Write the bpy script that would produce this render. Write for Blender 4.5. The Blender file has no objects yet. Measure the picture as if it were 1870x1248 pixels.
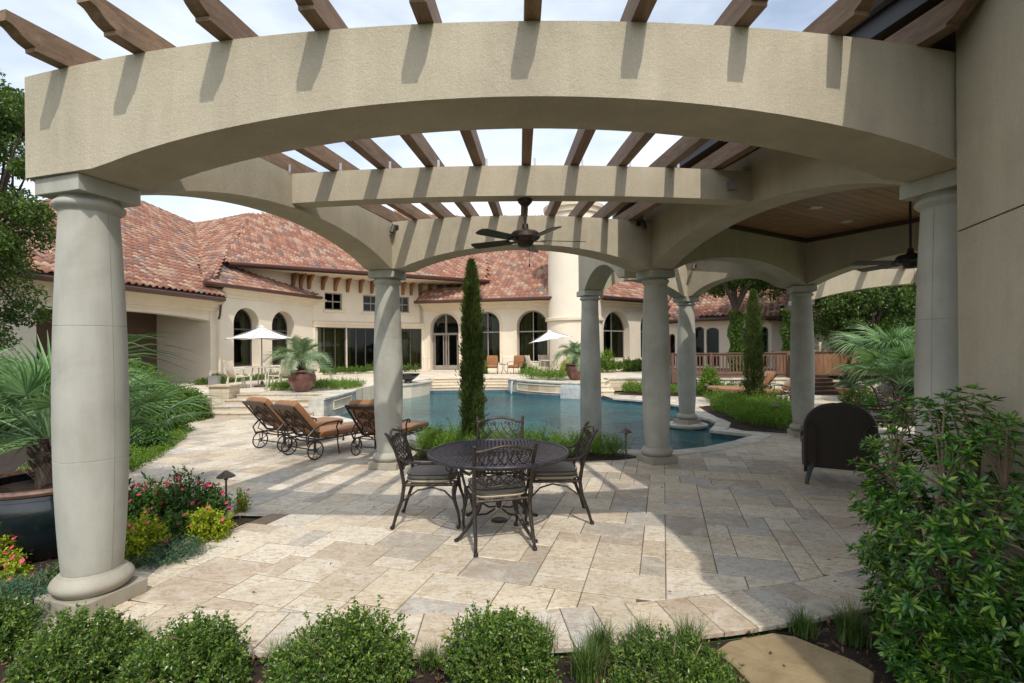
import bpy, bmesh, math, random
import numpy as np
from mathutils import Vector, Matrix, noise as mnoise
from mathutils.geometry import tessellate_polygon

random.seed(7)
RNG = np.random.default_rng(7)
R = math.radians
SC = bpy.context.scene
COL = SC.collection

# ------------------------------------------------------------------ camera
EYE = 1.72
ROLL = R(0.5)
cd = bpy.data.cameras.new('camera')
cam = bpy.data.objects.new('camera', cd)
COL.objects.link(cam)
cam.location = (0, 0, EYE)
cam.rotation_euler = (R(90), ROLL, 0)
cd.lens = 18.0
cd.sensor_width = 36.0
cd.shift_y = 0.0075
cd.clip_start = 0.05
cd.clip_end = 2000
SC.camera = cam

# ------------------------------------------------------------------ sky and sun
SUN = Vector((0.22, -1.0, 1.28)).normalized()
elev = math.asin(SUN.z)
w = bpy.data.worlds.new('World')
SC.world = w
w.use_nodes = True
nt = w.node_tree
nt.nodes.clear()
def wn(t): return nt.nodes.new(t)
wo = wn('ShaderNodeOutputWorld'); bg = wn('ShaderNodeBackground'); sky = wn('ShaderNodeTexSky')
sky.sky_type = 'NISHITA'; sky.sun_disc = False; sky.sun_elevation = elev
sky.sun_rotation = math.atan2(SUN.x, SUN.y)
sky.air_density = 1.0; sky.dust_density = 1.6; sky.ozone_density = 1.0
tc = wn('ShaderNodeTexCoord'); mp = wn('ShaderNodeMapping'); mp.inputs['Scale'].default_value = (1, 1, 2.6)
ns = wn('ShaderNodeTexNoise'); ns.inputs['Scale'].default_value = 2.2; ns.inputs['Detail'].default_value = 7; ns.inputs['Roughness'].default_value = .55
rp = wn('ShaderNodeValToRGB'); rp.color_ramp.elements[0].position = .30; rp.color_ramp.elements[0].color = (.25, .25, .25, 1)
rp.color_ramp.elements[1].position = .62; rp.color_ramp.elements[1].color = (.90, .90, .90, 1)
mx = wn('ShaderNodeMix'); mx.data_type = 'RGBA'
mx.inputs[7].default_value = (7.7, 8.5, 9.6, 1)
nt.links.new(tc.outputs['Generated'], mp.inputs['Vector']); nt.links.new(mp.outputs[0], ns.inputs['Vector'])
nt.links.new(ns.outputs['Fac'], rp.inputs[0]); nt.links.new(rp.outputs[0], mx.inputs[0])
hs = wn('ShaderNodeHueSaturation'); hs.inputs['Saturation'].default_value = .22; hs.inputs['Value'].default_value = .7
ad = wn('ShaderNodeMix'); ad.data_type = 'RGBA'; ad.blend_type = 'ADD'; ad.inputs[0].default_value = 1.0; ad.inputs[7].default_value = (3.9, 4.25, 4.5, 1)
nt.links.new(sky.outputs[0], hs.inputs['Color']); nt.links.new(hs.outputs[0], ad.inputs[6]); nt.links.new(ad.outputs[2], mx.inputs[7])
nt.links.new(sky.outputs[0], mx.inputs[6]); nt.links.new(mx.outputs[2], bg.inputs[0])
bg.inputs[1].default_value = 0.125
nt.links.new(bg.outputs[0], wo.inputs[0])

sl = bpy.data.lights.new('sun', 'SUN'); sl.energy = 2.0; sl.angle = R(.7); sl.color = (1, .94, .84)
so = bpy.data.objects.new('sun', sl); COL.objects.link(so)
so.rotation_euler = SUN.to_track_quat('Z', 'Y').to_euler()
so.location = (0, 0, 30)

SC.view_settings.view_transform = 'Standard'
try: SC.view_settings.look = 'None'
except Exception: pass
SC.view_settings.gamma = 1.0
SC.view_settings.use_curve_mapping = False
SC.view_settings.exposure = 0.62
SC.render.engine = 'CYCLES'
SC.cycles.max_bounces = 10
SC.cycles.diffuse_bounces = 6
SC.cycles.transparent_max_bounces = 12

# ------------------------------------------------------------------ geometry of the view, used to turn measured pixels into places
CR, SR = math.cos(ROLL), math.sin(ROLL)
def ray(px, py):
    u = (px - 935) / 935.0; v = (624 - py) / 935.0 + .015
    return Vector((u * CR + v * SR, 1.0, -u * SR + v * CR))
def P(px, py, h=0.0):
    d = ray(px, py); t = (h - EYE) / d.z
    return Vector((d.x * t, t, h))
def D(px, py, y):
    d = ray(px, py); return Vector((d.x * y, y, EYE + d.z * y))
def RPl(px, py, p0, n):
    d = ray(px, py); o = Vector((0, 0, EYE)); t = (p0 - o).dot(n) / d.dot(n)
    return o + d * t
def wxz(px, py, a, b):
    """distance along the wall line a->b and height where the view through a pixel meets it"""
    a = Vector((a[0], a[1], 0)); b = Vector((b[0], b[1], 0)); u = (b - a).normalized(); n = Vector((-u.y, u.x, 0))
    p = RPl(px, py, a, n)
    return (p - a).dot(u), p.z

# ------------------------------------------------------------------ object helpers
ORG = {}
def tag(o, label=None, cat=None, group=None, kind=None):
    if label: o['label'] = label
    if cat: o['category'] = cat
    if group: o['group'] = group
    if kind: o['kind'] = kind
    return o
def thing(name, label, cat, loc=(0, 0, 0), rz=0, group=None, local=False):
    o = bpy.data.objects.new(name, None); COL.objects.link(o)
    o.empty_display_size = .1
    o.location = loc; o.rotation_euler = (0, 0, rz)
    ORG[o.name] = Vector((0, 0, 0)) if local else Vector(loc)
    return tag(o, label, cat, group)
def copy_tree(o, parent=None):
    c = o.copy(); COL.objects.link(c)
    if parent is not None: c.parent = parent
    for ch in o.children: copy_tree(ch, c)
    return c
def place(o, loc, rz=0, label=None, scale=None):
    o.location = loc; o.rotation_euler = (0, 0, rz)
    if scale: o.scale = (scale,) * 3
    if label: o['label'] = label
    return o

class MB:
    def __init__(s): s.v = []; s.f = []; s.sm = []
    def add(s, vs, fs, smooth=False):
        k = len(s.v); s.v += [Vector(p) for p in vs]
        s.f += [tuple(i + k for i in f) for f in fs]; s.sm += [smooth] * len(fs); return s
    def box(s, c, d, rz=0, m=None):
        x, y, z = d[0] / 2, d[1] / 2, d[2] / 2
        vs = [Vector((a * x, b * y, e * z)) for e in (-1, 1) for a, b in ((-1, -1), (1, -1), (1, 1), (-1, 1))]
        M = Matrix.Rotation(rz, 3, 'Z') if m is None else m
        vs = [M @ q + Vector(c) for q in vs]
        return s.add(vs, [(3, 2, 1, 0), (4, 5, 6, 7), (0, 1, 5, 4), (1, 2, 6, 5), (2, 3, 7, 6), (3, 0, 4, 7)])
    def bar(s, a, b, w, h, up=(0, 0, 1)):
        a = Vector(a); b = Vector(b); d = b - a; L = d.length; d.normalize(); up = Vector(up)
        if abs(d.dot(up)) > .99: up = Vector((1, 0, 0))
        x = d.cross(up).normalized(); z = x.cross(d)
        return s.box((a + b) / 2, (w, L, h), m=Matrix((x, d, z)).transposed())
    def prism(s, poly, z0, z1, bevel=0):
        n = len(poly)
        lo = [Vector((p[0], p[1], z0)) for p in poly]
        hi = [Vector((p[0], p[1], z1)) for p in poly]
        tr = tessellate_polygon([hi])
        fs = [(i, (i + 1) % n, n + (i + 1) % n, n + i) for i in range(n)]
        if bevel and n > 2:
            c = sum(hi, Vector()) / n
            tp = [h + (c - h).normalized() * bevel * 1.3 + Vector((0, 0, 0)) for h in hi]
            hi = [h - Vector((0, 0, bevel)) for h in hi]
            k = 2 * n
            fs += [(n + i, n + (i + 1) % n, k + (i + 1) % n, k + i) for i in range(n)]
            return s.add(lo + hi + tp, fs + [tuple(k + j for j in t) for t in tr])
        return s.add(lo + hi, fs + [tuple(n + j for j in t) for t in tr] + [tuple(t[::-1]) for t in tr])
    def sheet(s, loops, z=None):
        L = [[Vector((p[0], p[1], z if z is not None else p[2])) for p in lp] for lp in loops]
        return s.add(sum(L, []), [tuple(t) for t in tessellate_polygon(L)])
    def tube(s, path, r, n=8, caps=True, flat=1.0):
        path = [Vector(p) for p in path]; m = len(path)
        rs = r if hasattr(r, '__len__') else [r] * m
        k = []; prev = None
        for i, p in enumerate(path):
            t = (path[min(i + 1, m - 1)] - path[max(i - 1, 0)]).normalized()
            if prev is None:
                a = Vector((0, 0, 1)) if abs(t.z) < .9 else Vector((1, 0, 0))
                x = t.cross(a).normalized()
            else:
                x = (prev - t * prev.dot(t)).normalized()
            prev = x; y = t.cross(x)
            k += [p + (x * math.cos(2 * math.pi * j / n) + y * math.sin(2 * math.pi * j / n) * flat) * rs[i] for j in range(n)]
        fs = [(i * n + j, i * n + (j + 1) % n, (i + 1) * n + (j + 1) % n, (i + 1) * n + j) for i in range(m - 1) for j in range(n)]
        if caps: fs += [tuple(range(n - 1, -1, -1)), tuple((m - 1) * n + j for j in range(n))]
        return s.add(k, fs, True)
    def ring(s, c, Rr, r, n=24, k=6, m=None):
        M = m if m is not None else Matrix.Identity(3)
        vs = []; fs = []
        for i in range(n):
            a = 2 * math.pi * i / n
            for j in range(k):
                b = 2 * math.pi * j / k
                q = Vector(((Rr + r * math.cos(b)) * math.cos(a), (Rr + r * math.cos(b)) * math.sin(a), r * math.sin(b)))
                vs.append(M @ q + Vector(c))
        for i in range(n):
            for j in range(k):
                fs.append((i * k + j, ((i + 1) % n) * k + j, ((i + 1) % n) * k + (j + 1) % k, i * k + (j + 1) % k))
        return s.add(vs, fs, True)
    def lathe(s, prof, c=(0, 0, 0), n=32, caps=True, smooth=True):
        m = len(prof); c = Vector(c)
        vs = [c + Vector((r * math.cos(2 * math.pi * j / n), r * math.sin(2 * math.pi * j / n), z)) for r, z in prof for j in range(n)]
        fs = [(i * n + j, i * n + (j + 1) % n, (i + 1) * n + (j + 1) % n, (i + 1) * n + j) for i in range(m - 1) for j in range(n)]
        s.add(vs, fs, smooth)
        if caps:
            k = len(s.v) - n * m
            s.f += [tuple(k + j for j in range(n - 1, -1, -1)), tuple(k + (m - 1) * n + j for j in range(n))]; s.sm += [False, False]
        return s
    def xf(s, M):
        s.v = [M @ p for p in s.v]; return s
    def mesh(s, name, mat, c=None):
        c = c or Vector((0, 0, 0))
        me = bpy.data.meshes.new(name)
        me.from_pydata([tuple(p - c) for p in s.v], [], s.f)
        me.polygons.foreach_set('use_smooth', s.sm)
        if mat: me.materials.append(mat)
        me.update()
        return me
    def build(s, name, mat, parent=None, crease=35):
        lo = [min(p[i] for p in s.v) for i in range(3)]; hi = [max(p[i] for p in s.v) for i in range(3)]
        c = Vector([(a + b) / 2 for a, b in zip(lo, hi)])
        me = s.mesh(name, mat, c)
        if any(s.sm):
            try: me.set_sharp_from_angle(angle=R(crease))
            except Exception: pass
        return link(name, me, c, parent)
def link(name, me, c, parent=None):
    o = bpy.data.objects.new(name, me); COL.objects.link(o)
    c = Vector(c)
    ORG[o.name] = c
    if parent is not None:
        o.parent = parent; o.location = c - ORG[parent.name]
    else:
        o.location = c
    return o
def npmesh(name, V, F, mat, smooth=False):
    """V (n,3) and F (m,k) with constant k"""
    me = bpy.data.meshes.new(name)
    V = np.asarray(V, dtype=np.float32); F = np.asarray(F, dtype=np.int32)
    k = F.shape[1]
    me.vertices.add(len(V)); me.vertices.foreach_set('co', V.ravel())
    me.loops.add(F.size); me.loops.foreach_set('vertex_index', F.ravel())
    me.polygons.add(len(F))
    me.polygons.foreach_set('loop_start', np.arange(0, F.size, k, dtype=np.int32))
    try: me.polygons.foreach_set('loop_total', np.full(len(F), k, dtype=np.int32))
    except Exception: pass
    me.polygons.foreach_set('use_smooth', np.full(len(F), smooth))
    me.update(calc_edges=True); me.validate()
    if mat: me.materials.append(mat)
    return me

# ------------------------------------------------------------------ materials
class N:
    """small node tree builder"""
    def __init__(s, name):
        s.m = bpy.data.materials.new(name); s.m.use_nodes = True; s.t = s.m.node_tree; s.t.nodes.clear()
        s.out = s.t.nodes.new('ShaderNodeOutputMaterial'); s.p = s.t.nodes.new('ShaderNodeBsdfPrincipled')
        s.t.links.new(s.p.outputs[0], s.out.inputs[0])
    def n(s, t, **k):
        q = s.t.nodes.new(t)
        for a, b in k.items(): setattr(q, a, b)
        return q
    def l(s, a, b): s.t.links.new(a, b)
    def pos(s, world=True):
        return s.n('ShaderNodeNewGeometry').outputs['Position'] if world else s.n('ShaderNodeTexCoord').outputs['Object']
    def noise(s, vec, scale, detail=4, rough=.55, dist=0, stretch=None):
        if stretch:
            mp = s.n('ShaderNodeMapping'); mp.inputs['Scale'].default_value = stretch; s.l(vec, mp.inputs[0]); vec = mp.outputs[0]
        q = s.n('ShaderNodeTexNoise'); q.inputs['Scale'].default_value = scale; q.inputs['Detail'].default_value = detail
        q.inputs['Roughness'].default_value = rough; q.inputs['Distortion'].default_value = dist; s.l(vec, q.inputs['Vector'])
        return q.outputs['Fac']
    def ramp(s, fac, stops, const=False):
        q = s.n('ShaderNodeValToRGB'); e = q.color_ramp.elements
        if const: q.color_ramp.interpolation = 'CONSTANT'
        while len(e) < len(stops): e.new(.5)
        for x, (p_, c) in zip(e, stops):
            x.position = p_; x.color = (c, c, c, 1) if not hasattr(c, '__len__') else (*c, 1)
        s.l(fac, q.inputs[0]); return q.outputs[0]
    def math(s, op, a, b=None, clamp=False):
        q = s.n('ShaderNodeMath', operation=op, use_clamp=clamp)
        for i, x in enumerate((a, b)):
            if x is None: continue
            if isinstance(x, (int, float)): q.inputs[i].default_value = x
            else: s.l(x, q.inputs[i])
        return q.outputs[0]
    def mix(s, fac, a, b, mode='MIX'):
        q = s.n('ShaderNodeMix', data_type='RGBA', blend_type=mode)
        for i, x in ((0, fac), (6, a), (7, b)):
            if isinstance(x, (int, float)): q.inputs[i].default_value = x
            elif hasattr(x, '__len__'): q.inputs[i].default_value = (*x, 1)
            else: s.l(x, q.inputs[i])
        return q.outputs[2]
    def rnd(s, mul=1.0, island=True):
        a = s.n('ShaderNodeObjectInfo').outputs['Random']
        if island:
            b = s.n('ShaderNodeNewGeometry').outputs['Random Per Island']
            a = s.math('ADD', a, b)
        return s.math('FRACT', s.math('MULTIPLY', a, mul))
    def bump(s, h, dist=.01, strength=1.0, prev=None):
        q = s.n('ShaderNodeBump'); q.inputs['Distance'].default_value = dist; q.inputs['Strength'].default_value = strength
        s.l(h, q.inputs['Height'])
        if prev is not None: s.l(prev, q.inputs['Normal'])
        return q.outputs[0]
    def col(s, c):
        if hasattr(c, '__len__'): s.p.inputs['Base Color'].default_value = (*c, 1)
        else: s.l(c, s.p.inputs['Base Color'])
    def nor(s, x): s.l(x, s.p.inputs['Normal'])
    def rough(s, r):
        if isinstance(r, (int, float)): s.p.inputs['Roughness'].default_value = r
        else: s.l(r, s.p.inputs['Roughness'])

def simple(name, c, rough=.6, var=.12, vs=4, metal=0, bump=0, bs=60, world=False, rnd=0, stretch=None, spec=.5, c2=None):
    q = N(name); v = q.pos(world)
    f = q.noise(v, vs, 5, .6, stretch=stretch)
    lo = tuple(x * (1 - var) for x in c); hi = tuple(min(1, x * (1 + var)) for x in (c2 or c))
    k = q.ramp(f, [(.3, lo), (.7, hi)])
    if rnd:
        r = q.rnd(13.7)
        g = q.ramp(r, [(0, 1 - rnd), (1, 1 + 0 * rnd)])
        k = q.mix(1.0, k, g, 'MULTIPLY')
    q.col(k); q.rough(rough); q.p.inputs['Metallic'].default_value = metal
    q.p.inputs['Specular IOR Level'].default_value = spec
    if bump: q.nor(q.bump(q.noise(v, bs, 3, .6, stretch=stretch), bump))
    return q.m

M = {}
def mk_stucco(name, c, g=1.0):
    q = N(name); v = q.pos()
    big = q.noise(v, .9, 5, .6); fine = q.noise(v, 150, 3, .7); med = q.noise(v, 45, 3, .6)
    streak = q.noise(v, 1.2, 5, .65, stretch=(3.2, 3.2, .35))
    k = q.ramp(big, [(.3, tuple(x * .88 for x in c)), (.7, tuple(x * 1.07 for x in c))])
    pat = q.noise(v, 3.7, 6, .7, 1.2); k = q.mix(.22, k, q.ramp(pat, [(.35, (.72, .70, .66)), (.6, (1.04, 1.03, 1.02))]), 'MULTIPLY')
    k = q.mix(.28, k, q.ramp(streak, [(.42, (.66, .64, .60)), (.62, (1, 1, 1))]), 'MULTIPLY')
    k = q.mix(.34, k, q.ramp(fine, [(.35, .68), (.65, 1.25)]), 'MULTIPLY')
    q.col(k); q.rough(.9)
    n1 = q.bump(med, .006 * g, .6); q.nor(q.bump(fine, .005 * g, .9, n1)); return q.m
M['stucco'] = mk_stucco('stucco', (.49, .43, .325))
M['stucco_house'] = simple('stucco_house', (.68, .60, .485), .9, .07, .8, world=True, bump=.004, bs=60)
M['trim'] = simple('trim', (.66, .56, .43), .8, .06, 1.5, world=True, bump=.002, bs=80)
def mk_cast():
    q = N('cast_stone'); v = q.pos()
    a = q.noise(v, 1.6, 6, .6, .4); b = q.noise(v, 90, 3, .7); s_ = q.noise(v, 2.4, 4, .6, stretch=(2.5, 2.5, .5))
    k = q.ramp(a, [(.25, (.28, .27, .23)), (.5, (.385, .375, .325)), (.8, (.47, .46, .405))])
    k = q.mix(.45, k, q.ramp(s_, [(.35, (.74, .73, .70)), (.6, (1, 1, 1))]), 'MULTIPLY')
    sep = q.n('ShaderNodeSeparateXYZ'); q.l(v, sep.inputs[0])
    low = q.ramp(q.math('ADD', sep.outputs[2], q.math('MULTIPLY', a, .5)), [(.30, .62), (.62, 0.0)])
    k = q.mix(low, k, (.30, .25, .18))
    pt = q.n('ShaderNodeTexVoronoi'); pt.inputs['Scale'].default_value = 42; q.l(v, pt.inputs['Vector'])
    k = q.mix(q.math('MULTIPLY', q.ramp(pt.outputs['Distance'], [(.06, 1.0), (.13, 0.0)]), q.ramp(q.noise(v, 6, 3), [(.5, 0.0), (.62, .7)])), k, (.17, .15, .12))
    sp = q.noise(v, 260, 2, .5)
    k = q.mix(.3, k, q.ramp(sp, [(.28, .4), (.36, 1.0)]), 'MULTIPLY')
    q.col(k); q.rough(.82); q.nor(q.bump(b, .0016, .7)); return q.m
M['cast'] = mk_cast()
def mk_trav(name='travertine', dark=1.0):
    q = N(name); v = q.pos(); r = q.rnd(1.0); r2 = q.rnd(7.31)
    off = q.n('ShaderNodeVectorMath', operation='ADD'); q.l(v, off.inputs[0])
    cb = q.n('ShaderNodeCombineXYZ'); q.l(q.math('MULTIPLY', r, 41.0), cb.inputs[0]); q.l(q.math('MULTIPLY', r2, 23.0), cb.inputs[1]); q.l(cb.outputs[0], off.inputs[1])
    w = off.outputs[0]
    base = q.ramp(r, [(0, (.40, .365, .315)), (.14, (.58, .50, .385)), (.28, (.71, .64, .525)), (.43, (.65, .58, .46)), (.56, (.46, .45, .425)), (.68, (.68, .59, .44)), (.80, (.50, .41, .315)), (.90, (.60, .55, .47)), (.97, (.42, .36, .29))], True)
    base = q.mix(.12, base, (.62, .56, .46))
    cloud = q.noise(w, 4.2, 6, .68, 1.2); vein = q.noise(w, 7.0, 7, .72, 2.4, stretch=(1, 2.2, 1))
    k = q.mix(q.ramp(vein, [(.47, 0.0), (.62, .72)]), base, (.36, .245, .15))
    k = q.mix(q.ramp(cloud, [(.48, 0.0), (.70, .6)]), k, (.72, .67, .59))
    blot = q.noise(v, .55, 4, .6)
    k = q.mix(.35, k, q.ramp(blot, [(.35, (.55, .51, .46)), (.6, (1, 1, 1))]), 'MULTIPLY')
    stain = q.noise(v, 1.7, 6, .7, 1.0)
    k = q.mix(q.ramp(stain, [(.54, 0), (.70, .55)]), k, (.34, .24, .14))
    fn = q.noise(w, 26, 6, .75, 1.5); k = q.mix(.45, k, q.ramp(fn, [(.32, .62), (.6, 1.12)]), 'MULTIPLY')
    pit = q.n('ShaderNodeTexVoronoi'); pit.inputs['Scale'].default_value = 34; q.l(w, pit.inputs['Vector'])
    pm = q.math('MULTIPLY', q.ramp(pit.outputs['Distance'], [(.12, 1.0), (.24, 0.0)]), q.ramp(q.noise(w, 5, 3), [(.5, 0.0), (.6, 1.0)]))
    k = q.mix(pm, k, (.20, .15, .10))
    if dark != 1.0: k = q.mix(1.0, k, (dark, dark, dark), 'MULTIPLY')
    q.col(k); q.rough(q.ramp(cloud, [(.3, .62), (.7, .82)]))
    q.p.inputs['Specular IOR Level'].default_value = .3
    n1 = q.bump(vein, .003, .6); q.nor(q.bump(pm, .002, -1 * -1.0, n1)); return q.m
M['trav'] = mk_trav()
def mk_step():
    q = N('limestone'); v = q.pos(); r = q.rnd(3.3); a = q.noise(v, 6, 6, .7, 1)
    k = q.ramp(r, [(0, (.48, .37, .24)), (.25, (.62, .53, .40)), (.5, (.70, .62, .49)), (.75, (.56, .46, .32)), (1, (.66, .58, .46))])
    k = q.mix(.4, k, q.ramp(a, [(.3, (.6, .55, .48)), (.65, (1.05, 1.03, 1))]), 'MULTIPLY')
    q.col(k); q.rough(.85); q.nor(q.bump(q.noise(v, 30, 4, .7), .008, .7)); return q.m
M['lime'] = mk_step()
def mk_terrace():
    q = N('terrace_stone'); v = q.pos(); mp = q.n('ShaderNodeMapping'); q.l(v, mp.inputs[0]); mp.inputs['Rotation'].default_value = (0, 0, .29)
    br = q.n('ShaderNodeTexBrick'); q.l(mp.outputs[0], br.inputs['Vector']); br.inputs['Scale'].default_value = 1
    br.inputs['Brick Width'].default_value = .6; br.inputs['Row Height'].default_value = .4; br.inputs['Mortar Size'].default_value = .006
    br.inputs['Color1'].default_value = (.72, .65, .53, 1); br.inputs['Color2'].default_value = (.58, .51, .41, 1); br.inputs['Mortar'].default_value = (.34, .28, .2, 1)
    k = q.mix(.5, br.outputs['Color'], q.ramp(q.noise(v, 3, 6, .7, 1), [(.3, (.68, .62, .54)), (.65, (1.05, 1.03, 1))]), 'MULTIPLY')
    q.col(k); q.rough(.8); q.nor(q.bump(br.outputs['Fac'], .004, -1)); return q.m
M['terrace'] = mk_terrace()
M['mortar'] = simple('joint_sand', (.13, .10, .07), .95, .3, 30, bump=.004, bs=200, world=True)
def mk_tile():
    q = N('roof_clay'); v = q.pos(); r = q.rnd(5.7); r2 = q.rnd(11.3)
    k = q.ramp(r, [(0, (.28, .125, .08)), (.20, (.35, .18, .12)), (.38, (.29, .135, .095)), (.54, (.38, .235, .165)), (.70, (.22, .11, .085)), (.80, (.41, .29, .205)), (.89, (.18, .145, .135)), (.94, (.35, .22, .18))], True)
    k = q.mix(.5, k, q.ramp(q.noise(v, 11, 5, .7, .6), [(.3, (.55, .52, .53)), (.68, (1.15, 1.13, 1.10))]), 'MULTIPLY')
    k = q.mix(q.ramp(q.noise(v, 5, 5, .7), [(.58, 0.0), (.78, .25)]), k, (.50, .42, .36))
    q.col(k); q.rough(.85); q.nor(q.bump(q.noise(v, 40, 3, .7), .006, .6)); return q.m
M['seam'] = simple('stone_seam', (.27, .25, .20), .9, .2, 10)
M['tile'] = mk_tile()
M['under'] = simple('roof_felt', (.035, .025, .02), .95, .2, 3)
def mk_wood(name, c1, c2, ax=(1, 1, 1), world=True, rough=.65, bump=.002, sc=3.0, rnd=.3):
    q = N(name); v = q.pos(world)
    g = q.noise(v, sc, 6, .65, .8, stretch=ax); f = q.noise(v, sc * 9, 4, .7, .3, stretch=ax)
    k = q.ramp(g, [(.3, c1), (.7, c2)])
    k = q.mix(.5, k, q.ramp(f, [(.35, .55), (.6, 1.15)]), 'MULTIPLY')
    k = q.mix(1.0, k, q.ramp(q.rnd(9.1), [(0, 1 - rnd), (1, 1.0)]), 'MULTIPLY')
    q.col(k); q.rough(rough); q.nor(q.bump(f, bump, .6)); return q.m
M['rafter'] = mk_wood('stained_cedar', (.14, .078, .042), (.31, .195, .115), (7, .6, 7))
M['ceilwood'] = mk_wood('ceiling_boards', (.26, .13, .055), (.44, .25, .12), (1.0, 4, 6), rough=.45)
M['deckwood'] = mk_wood('deck_wood', (.10, .05, .032), (.19, .10, .062), (3, 3, .7))
M['fencewood'] = mk_wood('fence_boards', (.16, .075, .035), (.34, .17, .08), (4, 4, .5))
M['bracket'] = mk_wood('bracket_wood', (.20, .075, .025), (.33, .14, .05), (2, 2, 1))
M['gutter'] = simple('gutter_brown', (.085, .035, .028), .38, .12, 2, world=True)
M['fascia'] = simple('fascia_dark', (.035, .035, .04), .45, .15, 3, world=True)
M['soffit'] = mk_wood('soffit_boards', (.05, .025, .017), (.10, .05, .03), (4, .7, 4))
def mk_metal(name, c, rough=.42, metal=.75, hi=(.2, .18, .17)):
    q = N(name); v = q.pos(False); a = q.noise(v, 22, 4, .65)
    q.col(q.ramp(a, [(.35, c), (.8, hi)])); q.rough(q.ramp(q.noise(v, 60, 3), [(.3, rough * .8), (.7, rough * 1.3)]))
    q.p.inputs['Metallic'].default_value = metal; q.nor(q.bump(q.noise(v, 240, 2), .0006, .5)); return q.m
M['iron'] = mk_metal('cast_aluminium_bronze', (.032, .024, .020), .40, .55, (.085, .068, .058))
M['irontop'] = mk_metal('cast_table_finish', (.030, .028, .036), .34, .55, (.09, .085, .10))
M['bronze'] = mk_metal('fan_bronze', (.04, .026, .02), .4, .6, (.10, .07, .05))
M['lampmetal'] = mk_metal('path_light_copper', (.10, .065, .055), .55, .5, (.20, .15, .13))
M['silver'] = mk_metal('brushed_steel', (.35, .36, .38), .4, .8, (.5, .5, .5))
M['black'] = simple('black_metal', (.014, .014, .015), .45, .2, 20)
def mk_fabric(name, c, s=1.0, sheen=.2):
    q = N(name); v = q.pos(False)
    a = q.noise(v, 3, 4, .6); k = q.ramp(a, [(.3, tuple(x * .86 for x in c)), (.7, tuple(x * 1.1 for x in c))])
    wv = q.noise(v, 420, 2, .8); k = q.mix(.35, k, q.ramp(wv, [(.3, .6), (.7, 1.2)]), 'MULTIPLY')
    q.col(k); q.rough(.92); q.p.inputs['Sheen Weight'].default_value = sheen
    n1 = q.bump(q.noise(v, 9, 3, .6), .014, .55); q.nor(q.bump(wv, .001, .5, n1)); return q.m
M['tan'] = mk_fabric('tan_cushion', (.27, .120, .043))
M['greyc'] = mk_fabric('olive_grey_cushion', (.165, .145, .115))
M['creamc'] = mk_fabric('cream_cushion_edge', (.46, .38, .265))
M['canvas'] = mk_fabric('white_canvas', (.80, .79, .80))
M['sling'] = mk_fabric('sling_tan', (.48, .39, .29))
M['whitemetal'] = simple('cream_metal', (.62, .57, .48), .45, .08, 5)
def mk_wicker(name, c):
    q = N(name); v = q.pos(False)
    wv = q.n('ShaderNodeTexWave'); wv.inputs['Scale'].default_value = 20; wv.inputs['Distortion'].default_value = .5; wv.bands_direction = 'X'; q.l(v, wv.inputs[0])
    w2 = q.n('ShaderNodeTexWave'); w2.inputs['Scale'].default_value = 30; w2.bands_direction = 'Z'; q.l(v, w2.inputs[0])
    h = q.math('MULTIPLY', wv.outputs[1], w2.outputs[1])
    q.col(q.ramp(h, [(0, tuple(x * .4 for x in c)), (.8, c)])); q.rough(.42); q.nor(q.bump(h, .006, .9)); return q.m
M['wicker'] = mk_wicker('dark_wicker', (.045, .030, .020))
def mk_glaze(name, c, hi):
    q = N(name); v = q.pos(False); a = q.noise(v, 6, 5, .7, 1.0)
    q.col(q.ramp(a, [(.35, c), (.7, hi)])); q.rough(.22); q.p.inputs['Coat Weight'].default_value = .5
    q.nor(q.bump(q.noise(v, 30, 3), .003, .5)); return q.m
M['pot_dark'] = mk_glaze('teal_black_glaze', (.004, .006, .008), (.007, .016, .018))
M['pot_rim'] = mk_glaze('rim_brown_glaze', (.10, .05, .03), (.20, .11, .07))
M['pot_red'] = mk_glaze('oxblood_glaze', (.13, .045, .035), (.24, .10, .08))
M['terracotta'] = simple('terracotta_pot', (.42, .24, .12), .8, .2, 6, bump=.003)
def mk_soil():
    q = N('mulch_soil'); v = q.pos(); a = q.noise(v, 28, 6, .75, 1); b = q.noise(v, 6, 4, .6)
    k = q.ramp(a, [(.3, (.012, .008, .006)), (.55, (.045, .026, .017)), (.8, (.12, .07, .045))])
    k = q.mix(.5, k, q.ramp(b, [(.3, .5), (.7, 1.2)]), 'MULTIPLY')
    q.col(k); q.rough(.95); q.nor(q.bump(a, .03, 1)); return q.m
M['soil'] = mk_soil()
M['chip'] = simple('mulch_chip', (.10, .045, .025), .9, .5, 30, rnd=.8, c2=(.24, .13, .07))
def mk_grass():
    q = N('lawn'); v = q.pos(); a = q.noise(v, 9, 6, .75); b = q.noise(v, .8, 4)
    k = q.ramp(a, [(.3, (.03, .06, .012)), (.7, (.12, .19, .035))]); k = q.mix(.4, k, q.ramp(b, [(.3, .6), (.7, 1.2)]), 'MULTIPLY')
    q.col(k); q.rough(.9); q.nor(q.bump(a, .04, .8)); return q.m
M['grass'] = mk_grass()
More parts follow.
